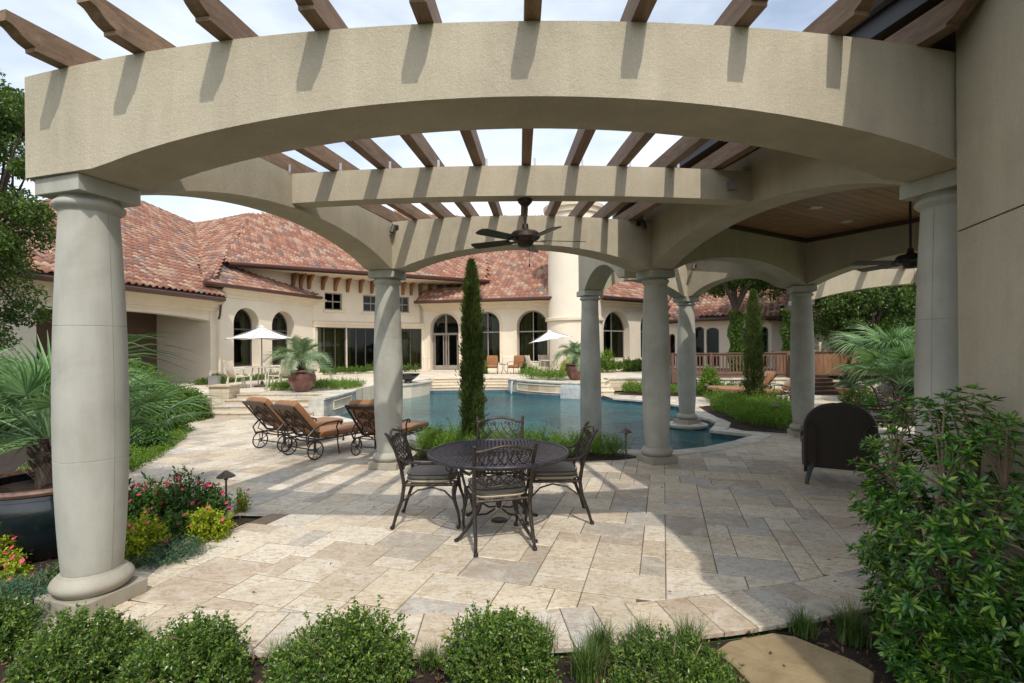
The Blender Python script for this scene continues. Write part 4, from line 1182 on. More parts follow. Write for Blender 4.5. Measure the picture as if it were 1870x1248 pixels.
backdrop(RH, F6, .1, 5.4, .3, 3.1, 1.6); backdrop(RH, F7, .1, 5.2, .3, 3.1, 1.6)
band(RH, F6, 0, 5.5, [(0, 2.9), (.08, 2.9), (.14, 3.05), (.3, 3.12), (.3, 3.15)]); band(RH, F7, 0, 5.3, [(0, 2.9), (.08, 2.9), (.14, 3.05), (.3, 3.12), (.3, 3.15)])
m = MB(); m.prism([(18.38, 26.92), (18.4, 34), (18.0, 34), (18.0, 27)], .3, 3.15); m.build('wall', M['stucco_house'], RH)

# ================================================================== tiled roofs
def tile_mesh_verts():
    """one S tile: x across, y up the slope, z out"""
    Wd, Ln = .27, .46; n_ = 8; V = []
    for y, lift in ((0, .038), (Ln, .0)):
        for i in range(n_ + 1):
            x = -Wd / 2 + Wd * i / n_; t = i / n_
            z = .058 * math.sin(math.pi * min(1, t / .62)) if t < .62 else -.016 * math.sin(math.pi * (t - .62) / .38)
            V.append((x, y, z + lift + .012))
    k = n_ + 1
    F = [(i, i + 1, k + i + 1, k + i) for i in range(n_)]
    b = len(V)
    V += [(x, y + .004, z - .030) for x, y, z in V[:k]]
    F += [(b + i, b + i + 1, i + 1, i) for i in range(n_)]
    return np.array(V, dtype=np.float64), np.array(F)
TV, TF = tile_mesh_verts()
TILES = []      # (distance, roof object, matrix)
def plane_n(e0, e1, h, slope):
    e0 = Vector((e0[0], e0[1], h)); e1 = Vector((e1[0], e1[1], h)); u = (e1 - e0).normalized(); n_h = Vector((-u.y, u.x, 0))
    up = (n_h + Vector((0, 0, slope))).normalized(); nrm = u.cross(up).normalized()
    return e0, e1, u, up, nrm
def roof(par, e0, e1, h, slope, px_outline=None, outline3=None, gutter=None, deep=True, name='roof', und=True):
    e0, e1, u, up, nrm = plane_n(e0, e1, h, slope)
    pts = [RPl(x, y, e0, nrm) for x, y in px_outline] if px_outline else [Vector(p) for p in outline3]
    loc = [((p - e0).dot(u), (p - e0).dot(up)) for p in pts]
    m = MB(); tr = tessellate_polygon([[Vector((a, b, 0)) for a, b in loc]])
    base = [e0 + u * a + up * b - nrm * .012 for a, b in loc]
    low = [q - Vector((0, 0, .16)) for q in base]; k = len(base)
    m.add(base + low, [tuple(t) for t in tr] + [tuple(k + j for j in t[::-1]) for t in tr] + [(i, (i + 1) % k, k + (i + 1) % k, k + i) for i in range(k)])
    o = m.build(name, M['under'], par)
    A = [a for a, b in loc]; B = [b for a, b in loc]
    rows = int((max(B) - min(B)) / .36) + 2; cols = int((max(A) - min(A)) / .27) + 2
    for j in range(rows):
        b = math.floor(min(B) / .36) * .36 + .36 * j
        for i in range(cols):
            a = min(A) + .27 * i
            if inside((a, b + .18), loc):
                p = e0 + u * a + up * (b - .03)
                jr = rr.uniform(-.012, .012)
                Mx = Matrix((( *u,), (*up,), (*nrm,))).transposed() @ Matrix.Rotation(jr, 3, 'Z')
                TILES.append(((p - Vector((0, 0, EYE))).length, o, p + nrm * rr.uniform(0, .008), Mx))
    return o, (e0, u, up, nrm)
def gutter(par, pts, r=.075, mat='gutter'):
    for k in range(len(pts) - 1):
        a, b = Vector(pts[k]), Vector(pts[k + 1]); d = (b - a).normalized(); side = Vector((d.y, -d.x, 0)); 
        if side.y > 0: side = -side
        m = MB(); prof = [(-.02, .06), (.13, .06), (.15, .03), (.13, -.05), (.07, -.09), (0, -.10), (-.02, -.10)]
        V = [q + side * x + Vector((0, 0, z)) for q in (a, b) for x, z in prof]; n_ = len(prof)
        m.add(V, [(i, (i + 1) % n_, n_ + (i + 1) % n_, n_ + i) for i in range(n_)] + [tuple(range(n_)), tuple(range(2 * n_ - 1, n_ - 1, -1))]); m.build('gutter', M[mat], par)
def soffit(par, pts, inner, z):
    m = MB(); m.add([(x, y, z) for x, y in pts] + [(x, y, z) for x, y in inner[::-1]], [tuple(range(len(pts) + len(inner)))]); m.build('soffit', M['trim'], par)
def caps(par, a, b, step=.36, r=.10):
    a = Vector(a); b = Vector(b); n_ = max(1, int((b - a).length / step)); d = (b - a) / n_
    mm = MB()
    for k in range(n_):
        p = a + d * k; mm.tube([p + Vector((0, 0, .03)), p + d * 1.08 + Vector((0, 0, .01))], [r * 1.12, r * .9], 8)
    o = mm.build('ridge_cap', M['tile'], par); return tag(o, kind='stuff')
# left wing
H1 = 3.87; e1a, e1b = (-14.0, 11.0), (-11.93, 21.15)
r1, Q1 = roof(MH, e1a, e1b, H1, .60, [(413, 543), (400, 530), (366, 508), (368, 416), (356, 411), (300, 388), (245, 365), (205, 352), (150, 356), (105, 367), (41, 382), (-30, 402), (-160, 440), (-160, 462)])
gutter(MH, [(-14.0, 11.0, H1), (-11.93, 21.15, H1)])
gutter(MH, [(-11.93, 21.15, H1), (-12.6, 21.5, H1)])
pt1 = lambda x, y: RPl(x, y, Q1[0], Q1[3])
m = MB(); m.prism([(-14.0, 11.0), (-11.95, 21.1), (-12.7, 21.9), (-14.7, 12)], H1 - .09, H1 - .06); m.build('soffit', M['trim'], MH)
# block roof with the arched windows
H2 = 4.57; e3a, e3b = (-12.75, 20.9), (-10.35, 27.6)
r3, Q3 = roof(MH, e3a, e3b, H2, .60, [(376, 516), (574, 541), (578, 536), (500, 505), (425, 480), (404, 473), (397, 500)])
gutter(MH, [(-12.62, 20.95, H2), (-10.25, 27.5, H2)])
m = MB(); m.prism([(-12.7, 20.95), (-10.3, 27.5), (-10.8, 27.8), (-12.9, 21.9)], H2 - .09, H2 - .06); m.build('soffit', M['trim'], MH)
# main upper roof
H4 = 5.87; e4a, e4b = (-13.2, 24.0), (-1.5, 31.0)
r4, Q4 = roof(MH, e4a, e4b, H4, .60, [(421, 481), (889, 513), (893, 450), (905, 400), (700, 386), (600, 384), (457, 392), (430, 433), (404, 473)])
gutter(MH, [(-13.2, 24.0, H4), (-1.35, 31.05, H4)])
m = MB(); m.prism([(-13.2, 24.0), (-1.5, 31.0), (-2.2, 32.6), (-5.4, 31.7), (-7.6, 30.5), (-9.4, 29.2), (-12.5, 26.2)], H4 - .10, H4 - .07); m.build('soffit', M['trim'], MH)
# front left facing slope between the valley and the hip
p4 = lambda x, y: RPl(x, y, Q4[0], Q4[3])
p3 = lambda x, y: RPl(x, y, Q3[0], Q3[3])
ht, hb = p4(457, 392), p4(404, 473); vb = pt1(354, 512); vt = pt1(356, 412)
nr = (ht - hb).cross(vt - hb).normalized(); 
if nr.y > 0: nr = -nr
uu = Vector((0, 0, 1)).cross(nr) * 1; uu.normalize()
if uu.x < 0: uu = -uu
upp = nr.cross(uu); upp = -upp if upp.z < 0 else upp
sl_ = upp.z / math.hypot(upp.x, upp.y)
e0 = hb - upp * (hb.z - 4.4) / upp.z - uu * 4; e1 = e0 + uu * 8
r2, Q2 = roof(MH, (e0.x, e0.y), (e1.x, e1.y), e0.z, sl_, [(457, 392), (404, 473), (398, 506), (374, 516), (350, 514), (340, 460), (344, 410)])
caps(MH, hb, ht); caps(MH, p3(377, 514), hb)
caps(MH, pt1(245, 364), pt1(356, 411)); caps(MH, pt1(41, 381), pt1(105, 366)); caps(MH, pt1(105, 366), pt1(205, 352)); caps(MH, pt1(205, 352), pt1(245, 364))
caps(MH, vt, ht)
# right centre
H5 = 4.57; e5a, e5b = (-5.75, 30.35), (2.95, 28.2)
r5, Q5 = roof(MH, e5a, e5b, H5, .62, [(758, 550), (1032, 542), (1030, 528), (1012, 505), (1006, 395), (897, 395), (888, 450), (884, 512), (840, 526), (774, 531)])
gutter(MH, [(-5.75, 30.35, H5), (3.0, 28.2, H5)])
m = MB(); m.prism([(-5.7, 30.4), (2.95, 28.25), (3.0, 29.4), (-5.4, 31.7)], H5 - .09, H5 - .06); m.build('soffit', M['trim'], MH)
# right of tower
H6 = 4.57; e6a, e6b = (4.9, 28.1), (10.6, 32.4)
r6, Q6 = roof(MH, e6a, e6b, H6, .60, [(1103, 543), (1236, 553), (1240, 500), (1232, 430), (1096, 430), (1096, 540)])
gutter(MH, [(4.95, 28.1, H6), (10.6, 32.4, H6)])
m = MB(); m.prism([(4.95, 28.15), (10.6, 32.4), (10.2, 33.3), (4.6, 29.0)], H6 - .09, H6 - .06); m.build('soffit', M['trim'], MH)
# guest wing
H7 = 3.2; e7a, e7b, e7c = (8.5, 28.2), (13.15, 25.15), (18.9, 26.25)
r7, Q7 = roof(RH, e7a, e7b, H7, .58, [(1221, 586), (1330, 577), (1422, 580), (1440, 540), (1400, 470), (1300, 470), (1222, 545)])
r8, Q8 = roof(RH, e7b, e7c, H7, .42, [(1422, 581), (1589, 580), (1523, 549), (1480, 530), (1400, 520), (1380, 560)])
gutter(RH, [(8.5, 28.2, H7), (13.15, 25.15, H7)]); gutter(RH, [(13.15, 25.15, H7), (18.95, 26.25, H7)])
m = MB(); m.prism([(8.5, 28.2), (13.15, 25.2), (18.9, 26.3), (18.4, 27), (13.1, 26), (8.4, 29)], H7 - .09, H7 - .06); m.build('soffit', M['trim'], RH)
p8 = lambda x, y: RPl(x, y, Q8[0], Q8[3])
caps(RH, p8(1589, 579), p8(1523, 548)); caps(RH, p8(1523, 548), p8(1480, 530))
# small roof far left behind the oak
r9, Q9 = roof(MH, (-12.6, 9.4), (-11.6, 12.4), 4.5, .6, [(-60, 430), (42, 398), (38, 392), (0, 378), (-60, 372)])

# lay the tiles: the nearest 300 one by one, the rest joined per roof
vis_t = [t for t in TILES if t[1] is r1]; 
def proj(p):
    q = p - Vector((0, 0, EYE)); cx = q.x * CR - q.z * SR; cz = q.x * SR + q.z * CR
    return 935 + 935 * cx / q.y, 638 - 935 * cz / q.y
def shown(t):
    x, y = proj(t[2]); return (228 < x < 415 or 40 < x < 92) and 300 < y < 560
cand = sorted([t for t in TILES if shown(t)], key=lambda t: t[0])[:300]
ids = set(id(t) for t in cand)
tme = npmesh('roof_tile', TV, TF, M['tile'], True)
for t in cand:
    o = bpy.data.objects.new('roof_tile', tme); COL.objects.link(o); o.parent = t[1]
    mx4 = t[3].to_4x4(); mx4.translation = t[2] - ORG[t[1].name]; o.matrix_local = mx4
by = {}
for t in TILES:
    if id(t) not in ids: by.setdefault(t[1].name, []).append(t)
for nme, L in by.items():
    par = bpy.data.objects[nme]; Vs = []; Fs = []; o_ = ORG[nme]
    for k, t in enumerate(L):
        Mx = np.array(t[3]); off = np.array(t[2] - o_)
        Vs.append(TV @ Mx.T + off); Fs.append(TF + k * len(TV))
    me = npmesh('roof_tile', np.concatenate(Vs), np.concatenate(Fs), M['tile'], True)
    o = bpy.data.objects.new('roof_tile', me); COL.objects.link(o); o.parent = par; o['kind'] = 'stuff'
# ================================================================== deck
DK = thing('wooden_deck', 'raised brown wooden deck with slatted railing and stairs at right', 'deck', (12, 20, 0))
DZ = .66
rng = random.Random(11)
ra, rb = Vector((6.15, 19.62)), Vector((10.35, 19.45))
m = MB(); m.prism([(6.1, 19.6), (14.4, 19.3), (16.5, 25.6), (13, 25.0), (8, 27.6)], DZ - .05, DZ); m.build('deck_floor', M['deckwood'], DK)
m = MB(); m.bar((6.1, 19.55, DZ - .16), (10.4, 19.38, DZ - .16), .04, .26); m.build('rim_board', M['deckwood'], DK)
def railing(par, a, b, z, h=.84, post=1.5):
    a = Vector(a); b = Vector(b); L = (b - a).length; u = (b - a).normalized(); ang = math.atan2(u.y, u.x)
    m = MB(); m.bar((a.x, a.y, z + h), (b.x, b.y, z + h), .13, .035); m.build('top_rail', M['deckwood'], par)
    m = MB(); m.bar((a.x, a.y, z + h - .07), (b.x, b.y, z + h - .07), .035, .085); m.build('upper_rail', M['deckwood'], par)
    m = MB(); m.bar((a.x, a.y, z + .09), (b.x, b.y, z + .09), .035, .085); m.build('lower_rail', M['deckwood'], par)
    bal = None
    for i in range(int(L / .125) + 1):
        c = a + u * (i * .125 + .03)
        if (c - a).length > L: break
        if bal is None:
            mm = MB(); mm.box((0, 0, 0), (.045, .04, h - .14)); bal = mm.mesh('baluster', M['deckwood'])
        o = link('baluster', bal, (c.x, c.y, z + h / 2 - .01), par); o.rotation_euler = (0, 0, ang)
    n_ = max(1, round(L / post))
    for i in range(n_ + 1):
        c = a + (b - a) * i / n_; mm = MB(); mm.box((c.x, c.y, z + h / 2 - .15), (.1, .1, h + .35), ang); mm.build('post', M['deckwood'], par)
railing(DK, (6.15, 19.62), (10.45, 19.42), DZ)
# stairs
for k in range(5):
    y = 18.35 + .27 * k; z = DZ * (k + 1) / 5
    mm = MB(); mm.prism([(10.55, y), (12.0, y - .05), (12.05, y + .29), (10.55, y + .29)], z - .035, z - .004); mm.build('stair_tread', M['deckwood'], DK)
    mm = MB(); mm.prism([(10.57, y + .03), (11.98, y - .02), (11.98, y + .01), (10.57, y + .05)], z - .13, z - .036); mm.build('stair_riser', M['soffit'], DK)
# left stair railing
for i in range(9):
    y = 18.4 + i * .14; z = DZ * (y - 18.35) / 1.35
    mm = MB(); mm.box((10.50, y, z + .42), (.04, .04, .78)); mm.build('baluster', M['deckwood'], DK)
mm = MB(); mm.bar((10.5, 18.3, .82), (10.5, 19.5, DZ + .84), .09, .05); mm.build('stair_rail', M['deckwood'], DK)
mm = MB(); mm.box((10.5, 18.3, .42), (.1, .1, .9)); mm.build('post', M['deckwood'], DK)
mm = MB(); mm.box((10.5, 19.5, .75), (.1, .1, 1.6)); mm.build('post', M['deckwood'], DK)
# solid board wall behind and to the right of the stairs
a, b = Vector((10.6, 20.6)), Vector((14.3, 20.3)); n_ = 24
for i in range(n_):
    c = a + (b - a) * (i + .5) / n_; mm = MB(); mm.box((c.x, c.y + (i % 2) * .012, .86), (.148, .022, 1.28), -.08); mm.build('fence_board', M['fencewood'], DK)
mm = MB(); mm.bar((a.x - .1, a.y, 1.53), (b.x + .15, b.y, 1.53), .16, .04); mm.build('cap_rail', M['deckwood'], DK)
a, b = Vector((12.08, 18.3)), Vector((13.6, 20.2)); n_ = 14
for i in range(n_):
    t = (i + .5) / n_; c = a + (b - a) * t; hh = .62 + .9 * t
    mm = MB(); mm.box((c.x, c.y, hh / 2), (.165, .022, hh), math.atan2((b - a).y, (b - a).x)); mm.build('fence_board', M['deckwood'], DK)
mm = MB(); mm.bar((a.x, a.y, .66), (b.x, b.y, 1.58), .14, .04); mm.build('stair_rail', M['fencewood'], DK)

# ================================================================== dining furniture
def scroll(c, r, turns=1.25, a0=0, flip=1, n=14):
    """flat spiral in x,z"""
    return [(c[0] + flip * r * (1 - .72 * k / n) * math.cos(a0 + turns * 2 * math.pi * k / n), c[1], c[2] + r * (1 - .72 * k / n) * math.sin(a0 + turns * 2 * math.pi * k / n)) for k in range(n + 1)]
def chair_proto():
    """cast armchair facing +y, back at -y"""
    t = thing('dining_chair', 'x', 'chair', local=True)
    I = M['iron']
    bx = lambda z: -.25 - .17 * max(0, (z - .42)) / .5     # the back leans
    for s in (-1, 1):
        m = MB(); pts = [(s * .255, -.36, .015), (s * .25, -.33, .12), (s * .245, -.27, .28), (s * .245, -.25, .42), (s * .25, -.275, .58), (s * .255, -.33, .76), (s * .265, -.40, .90), (s * .27, -.425, .925)]
        m.tube(pts, [.014, .016, .018, .019, .018, .017, .016, .012], 8); m.lathe([(.0, 0), (.020, .004), (.022, .018), (.014, .034), (0, .036)], (s * .255, -.365, 0), 10, caps=False); m.build('rear_leg', I, t)
        m = MB(); pts = [(s * .25, .27, .015), (s * .262, .285, .05), (s * .262, .27, .16), (s * .25, .235, .27), (s * .24, .225, .36), (s * .245, .235, .42)]
        m.tube(pts, [.015, .013, .014, .018, .020, .017], 8); m.lathe([(.0, 0), (.020, .004), (.022, .018), (.014, .034), (0, .036)], (s * .25, .27, 0), 10, caps=False); m.build('front_leg', I, t)
        m = MB(); pts = [(s * .262, -.315, .70), (s * .285, -.24, .655), (s * .30, -.05, .635), (s * .30, .12, .64), (s * .295, .20, .625), (s * .29, .22, .58), (s * .275, .19, .52), (s * .255, .20, .44)]
        m.tube(pts, [.013, .013, .014, .015, .015, .013, .012, .012], 8); m.tube([(q[1] * 0 + s * .29, .19 + (q[0]) * 1, .585 + q[2]) for q in scroll((0, 0, 0), .035, 1.1, 1.5)], .007, 5); m.build('arm', I, t)
        m = MB(); m.tube([(s * .245, -.26, .27), (s * .245, -.12, .37), (s * .24, .02, .395), (s * .24, .14, .36), (s * .245, .24, .26)], .009, 6); m.build('side_brace', I, t)
    m = MB()
    ring = [(.25 * math.cos(a) * (1 if abs(math.cos(a)) < .9 else 1), .245 * math.sin(a), .42) for a in []]
    sq = [(-.245, -.25), (.245, -.25), (.245, .235), (0, .255), (-.245, .235)]
    m.tube([(x, y, .42) for x, y in sq + sq[:1]], .014, 6); 
    for i in range(5): m.tube([(-.19 + .095 * i, -.25, .42), (-.19 + .095 * i, .24, .42)], .007, 5)
    m.tube([(-.245, .235, .30), (-.15, .245, .385), (0, .25, .40), (.15, .245, .385), (.245, .235, .30)], .009, 6); m.build('seat_frame', I, t)
    # back: top rail, lattice, lower rail
    def B(x, z): 
        f = (z - .5) / .42; return (x, -.262 - .14 * max(0, f) ** 1.3 - .018 * (1 - (x / .25) ** 2), z)
    m = MB(); m.tube([B(x, .885 + .022 * math.cos(x / .25 * math.pi) + .008) for x in [-.262 + .524 * k / 16 for k in range(17)]], .013, 8); m.build('top_rail', I, t)
    lo = lambda x: .545 + .06 * (x / .25) ** 2 * 1.0 + .012 * math.cos(x * 25)
    m = MB(); m.tube([B(x, lo(x)) for x in [-.25 + .5 * k / 16 for k in range(17)]], .011, 8); m.build('lower_rail', I, t)
    m = MB()
    hi = lambda x: .885
    for sgn in (-1, 1):
        for k in range(8):
            x0 = sgn * (-.33 + .082 * k)
            pts = []
            for j in range(13):
                f = j / 12; z = .565 + .30 * f; x = x0 + sgn * .26 * (f - .10) * (1 + .35 * math.sin(f * math.pi))
                if abs(x) < .235 and z > lo(x) - .01 and z < .895 - 0 * x: pts.append(B(x, z))
            if len(pts) > 2: m.tube(pts, .0052, 5)
    for sgn in (-1, 1):
        for (cx, cz, r_, a0) in ((.20, .835, .034, 0), (.13, .85, .026, 2.5), (.07, .845, .028, 1), (.205, .755, .026, 3), (.21, .67, .026, 1), (.12, .60, .026, 4), (.05, .585, .024, 2), (.19, .615, .024, .5)):
            sp_ = scroll((0, 0, 0), r_, 1.15, a0, sgn); m.tube([B(sgn * cx + q[0], cz + q[2]) for q in sp_], .0048, 5)
    m.build('back_lattice', I, t)
    # cushion: rounded pad, darker top and a pale side band, dark piping
    def pad(z0, z1, e, bul):
        m = MB(); n_ = 28; rows = []
        def outl(sc):
            o = []
            for k in range(n_):
                a = 2 * math.pi * k / n_; c, s_ = math.cos(a), math.sin(a); p = 4.5
                r_ = (abs(c) ** p + abs(s_) ** p) ** (-1 / p); o.append((.235 * r_ * c * sc, .235 * r_ * s_ * sc - .005))
            return o
        prof = [(e, z0), (1.0, z0 + .012), (1.015, (z0 + z1) / 2), (1.0, z1 - .012), (.97, z1), (.8, z1 + bul * .55), (.5, z1 + bul * .9), (.2, z1 + bul)]
        V = []
        for sc, z in prof: V += [(x, y, z) for x, y in outl(sc)]
        F = [(i * n_ + j, i * n_ + (j + 1) % n_, (i + 1) * n_ + (j + 1) % n_, (i + 1) * n_ + j) for i in range(len(prof) - 1) for j in range(n_)]
        F.append(tuple((len(prof) - 1) * n_ + j for j in range(n_))); m.add(V, F, True); return m, outl
    m, ol = pad(.432, .470, .94, 0); lowc = m.build('cushion_band', M['creamc'], t)
    m, ol = pad(.468, .512, .97, .022); c = m.build('cushion', M['greyc'], t)
    for z in (.469, .511):
        m = MB(); o = ol(1.018); m.tube([(x, y, z) for x, y in o + o[:1]], .0045, 5); m.build('piping', M['black'], c)
    return t
ch = chair_proto()
chairs = [((-.155, 4.66), R(14), 'dark cast lattice chair nearest the camera with its back to us'),
          ((-.80, 5.17), R(-90), 'dark cast lattice chair at the left side of the round table'),
          ((.40, 5.26), R(91), 'dark cast lattice chair at the right side of the round table'),
          ((-.14, 5.62), R(181), 'dark cast lattice chair on the pool side of the round table')]
for i, ((x, y), a, l) in enumerate(chairs):
    c = ch if i == 0 else copy_tree(ch); place(c, (x, y, .001), a, l); c['group'] = 'dining chairs around the round table'
# round lattice table
TB = (-.14, 4.92)
tb = thing('round_table', 'round dark cast metal dining table with woven lattice top', 'table', (TB[0], TB[1], 0), local=True)
m = MB(); Rt = .665; zt = .735
m.ring((0, 0, zt), Rt, .016, 72, 8); m.ring((0, 0, zt - .018), Rt - .012, .012, 72, 6)
for r_ in [.10 + .062 * k for k in range(9)]: m.ring((0, 0, zt), r_, .0065, 56, 4)
m.build('table_rim', M['irontop'], tb)
m = MB()
for r0, r1, n_ in ((.04, .10, 12),):
    for k in range(n_): a = 2 * math.pi * k / n_; m.tube([(r0 * math.cos(a), r0 * math.sin(a), zt), (r1 * math.cos(a), r1 * math.sin(a), zt)], .006, 4, False)
for q in range(9):
    r0 = .10 + .062 * q; r1 = min(r0 + .062, Rt); n_ = int(2 * math.pi * r0 / .040) + 4
    for k in range(n_):
        a = 2 * math.pi * (k + .5 * (q % 2)) / n_; da = .34 / n_ * math.pi
        m.bar((r0 * math.cos(a), r0 * math.sin(a), zt + .002), (r1 * math.cos(a + da), r1 * math.sin(a + da), zt + .002), .019, .008)
m.ring((0, 0, zt), .035, .012, 20, 6)
m.build('table_top', M['irontop'], tb)
for k in range(4):
    a = R(42 + 90 * k); c, s = math.cos(a), math.sin(a)
    m = MB(); pts = [(.18, .70), (.24, .60), (.22, .48), (.20, .36), (.24, .24), (.34, .12), (.46, .03), (.50, .018)]
    m.tube([(r_ * c, r_ * s, z) for r_, z in pts], [.017, .018, .019, .019, .018, .017, .016, .012], 8)
    m.lathe([(0, 0), (.022, .005), (.022, .022), (0, .036)], (.50 * c, .50 * s, 0), 10, caps=False); m.build('leg', M['iron'], tb)
    m = MB(); m.tube([(r_ * c, r_ * s, z) for r_, z in ((.02, .30), (.08, .33), (.16, .34), (.20, .36))], .010, 6); m.tube([(r_ * c, r_ * s, z) for r_, z in ((.05, .20), (.15, .17), (.27, .19))], .009, 6); m.build('brace', M['iron'], tb)
m = MB(); m.ring((0, 0, .30), .05, .010, 20, 6); m.ring((0, 0, .68), .20, .012, 32, 6); m.lathe([(.02, .2), (.03, .25), (.02, .32)], (0, 0, 0), 12); m.build('hub', M['iron'], tb)
# floor drain cover
p = P(912, 951)
dr = thing('floor_drain', 'small round black cover in the paving under the table', 'drain cover', (p.x, p.y, 0))
m = MB(); m.lathe([(.085, .001), (.085, .008), (.07, .012), (0, .012)], (p.x, p.y, 0), 28, caps=False); m.build('cover', M['black'], dr)
m = MB(); m.ring((p.x, p.y, .012), .055, .004, 24, 5); m.build('ring', M['iron'], dr)

# ================================================================== chaise longues
def box_cushion(m, x0, x1, y0, y1, z0, z1, Mx, rad=.03, tuft=0):
    """rounded slab built as a superellipsoid-like grid"""
    n1, n2, n3 = 8, 10, 4
    cx, cy, cz = (x0 + x1) / 2, (y0 + y1) / 2, (z0 + z1) / 2; hx, hy, hz = (x1 - x0) / 2, (y1 - y0) / 2, (z1 - z0) / 2
    prof = [(1 - rad / hx * 1.0, -1), (1 - rad / hx * .3, -.82), (1, -.45), (1, .45), (1 - rad / hx * .3, .82), (1 - rad / hx * 1.0, 1)]
    N_ = 32; V = []
    for s, zz in prof:
        for k in range(N_):
            a = 2 * math.pi * k / N_; c, s_ = math.cos(a), math.sin(a); p = 9
            r_ = (abs(c) ** p + abs(s_) ** p) ** (-1 / p)
            ex = (1 - s) * hx
            V.append(Mx @ Vector((cx + (hx - ex) * r_ * c, cy + (hy - ex) * r_ * s_, cz + hz * zz)))
    F = [(i * N_ + j, i * N_ + (j + 1) % N_, (i + 1) * N_ + (j + 1) % N_, (i + 1) * N_ + j) for i in range(5) for j in range(N_)]
    F += [tuple(range(N_ - 1, -1, -1)), tuple(5 * N_ + j for j in range(N_))]
    m.add(V, F, True)
def chaise_proto(back=50, frame='iron'):
    """axle near the origin, foot end towards +y"""
    t = thing('chaise_longue', 'x', 'lounger', local=True); I = M[frame]
    W_ = .31; th = R(back)
    for s in (-1, 1):
        m = MB(); rot = Matrix.Rotation(R(90), 3, 'Y')
        m.ring((s * (W_ + .045), 0, .150), .138, .012, 32, 6, rot); wl = m.build('wheel', I, t)
        m = MB()
        for k in range(5):
            a = 2 * math.pi * k / 5 + .3; m.tube([(s * (W_ + .045), .02 * math.cos(a), .15 + .02 * math.sin(a)), (s * (W_ + .045), .135 * math.cos(a + .18), .15 + .135 * math.sin(a + .18))], .007, 5)
        m.ring((s * (W_ + .045), 0, .15), .026, .010, 14, 6, rot); m.build('spokes', I, wl)
        m = MB(); m.tube([(s * W_, -.10, .30), (s * W_, .3, .30), (s * W_, 1.25, .30), (s * W_, 1.32, .28)], .016, 6); m.build('side_rail', I, t)
        m = MB(); m.tube([(s * (W_ + .01), -.10, .27), (s * (W_ + .05), -.13, .40), (s * (W_ + .06), -.02, .50), (s * (W_ + .06), .18, .56), (s * (W_ + .05), .42, .57), (s * (W_ + .04), .50, .545), (s * (W_ + .02), .50, .50)], .014, 6); m.build('arm', I, t)
        m = MB(); m.tube([(s * (W_ + .03), .44, .56), (s * (W_ + .01), .42, .46), (s * W_, .46, .38), (s * W_, .44, .30), (s * W_, .46, .12), (s * (W_ + .01), .47, .02)], .012, 6); m.build('middle_leg', I, t)
        m = MB(); m.tube([(s * (W_ - .02), 1.26, .30), (s * (W_ - .02), 1.29, .16), (s * (W_ - .01), 1.27, .02)], [.016, .013, .014], 6); m.lathe([(0, 0), (.022, .005), (.018, .03), (0, .034)], (s * (W_ - .01), 1.27, 0), 8, caps=False); m.build('leg', I, t)
    m = MB(); m.tube([(-W_ - .05, 0, .15), (W_ + .05, 0, .15)], .011, 6)
    m.tube([(-W_, .02, .30), (-W_, 0, .15)], .011, 6); m.tube([(W_, .02, .30), (W_, 0, .15)], .011, 6); m.build('axle', I, t)
    m = MB()
    for y in (-.08, .1, .3, .5, .7, .9, 1.1, 1.26): m.bar((-W_, y, .30), (W_, y, .30), .03, .014)
    m.build('seat_slats', I, t)
    # back: hinge at y=.12, z=.33, leaning towards -y
    hy, hz = .10, .33; d = Vector((0, -math.cos(th), math.sin(th))); n_ = Vector((0, math.sin(th), math.cos(th)))
    Bk = Matrix(((1, 0, 0), (0, d.y, n_.y), (0, d.z, n_.z))).to_4x4(); Bk.translation = Vector((0, hy, hz))
    m = MB(); m.bar((-W_ + .01, 0, 0), (-W_ + .01, .64, 0), .03, .022); m.bar((W_ - .01, 0, 0), (W_ - .01, .64, 0), .03, .022); m.bar((-W_, .66, 0), (W_, .66, 0), .075, .03); m.bar((-W_, .02, 0), (W_, .02, 0), .03, .02)
    m.xf(Bk); m.build('back_frame', I, t)
    m = MB()
    for s in (-1, 1):
        for rr_, cy_ in ((.09, .46), (.075, .26)):
            m.tube([(s * .085 + s * q[0], cy_ + q[2], -.004) for q in scroll((0, 0, 0), rr_, 1.5, -.6, 1, 22)], .009, 5)
        m.tube([(s * .02, .10, 0), (s * .11, .26, 0), (-s * .10, .46, 0), (-s * .04, .57, 0), (s * .03, .62, 0)], .009, 5)
        m.tube([(s * .27, .06, 0), (s * .2, .25, 0), (s * .24, .40, 0), (s * .2, .6, 0)], .009, 5)
    m.xf(Bk); m.build('back_scrollwork', I, t)
    m = MB(); m.tube([(0, -.05, .30), (0, -.26, .32 + .1), (0, hy - .42 * math.cos(th), hz + .42 * math.sin(th) - .02)], .009, 5); m.build('back_prop', I, t)
    m = MB(); box_cushion(m, -.30, .30, .05, .71, .018, .135, Bk, .035); c = m.build('back_cushion', M['tan'], t)
    m = MB(); box_cushion(m, -.30, .30, .15, 1.34, .312, .415, Matrix.Identity(4), .035); m.build('seat_cushion', M['tan'], t)
    m = MB(); m.tube([(-.29, .745, .415), (.29, .745, .415)], .004, 4); m.build('seam', M['tan'], t)
    return t
cz = chaise_proto()
lst = [((-4.18, 8.90), R(-32), 'tan cushioned wheeled lounger, farthest left of the three beside the left inner column'),
       ((-3.40, 8.26), R(-34), 'tan cushioned wheeled lounger, middle of the three beside the left inner column'),
       ((-2.22, 8.25), R(-19), 'tan cushioned wheeled lounger partly hidden behind the left inner column'),
       ((7.95, 17.1), R(84), 'tan reclined lounger farther back of the pair beyond the tall thin cypress'),
       ((8.0, 16.4), R(86), 'tan reclined lounger nearer of the pair beyond the tall thin cypress'),
       ((8.35, 15.5), R(72), 'tan reclined lounger half hidden behind the pavilion column')]
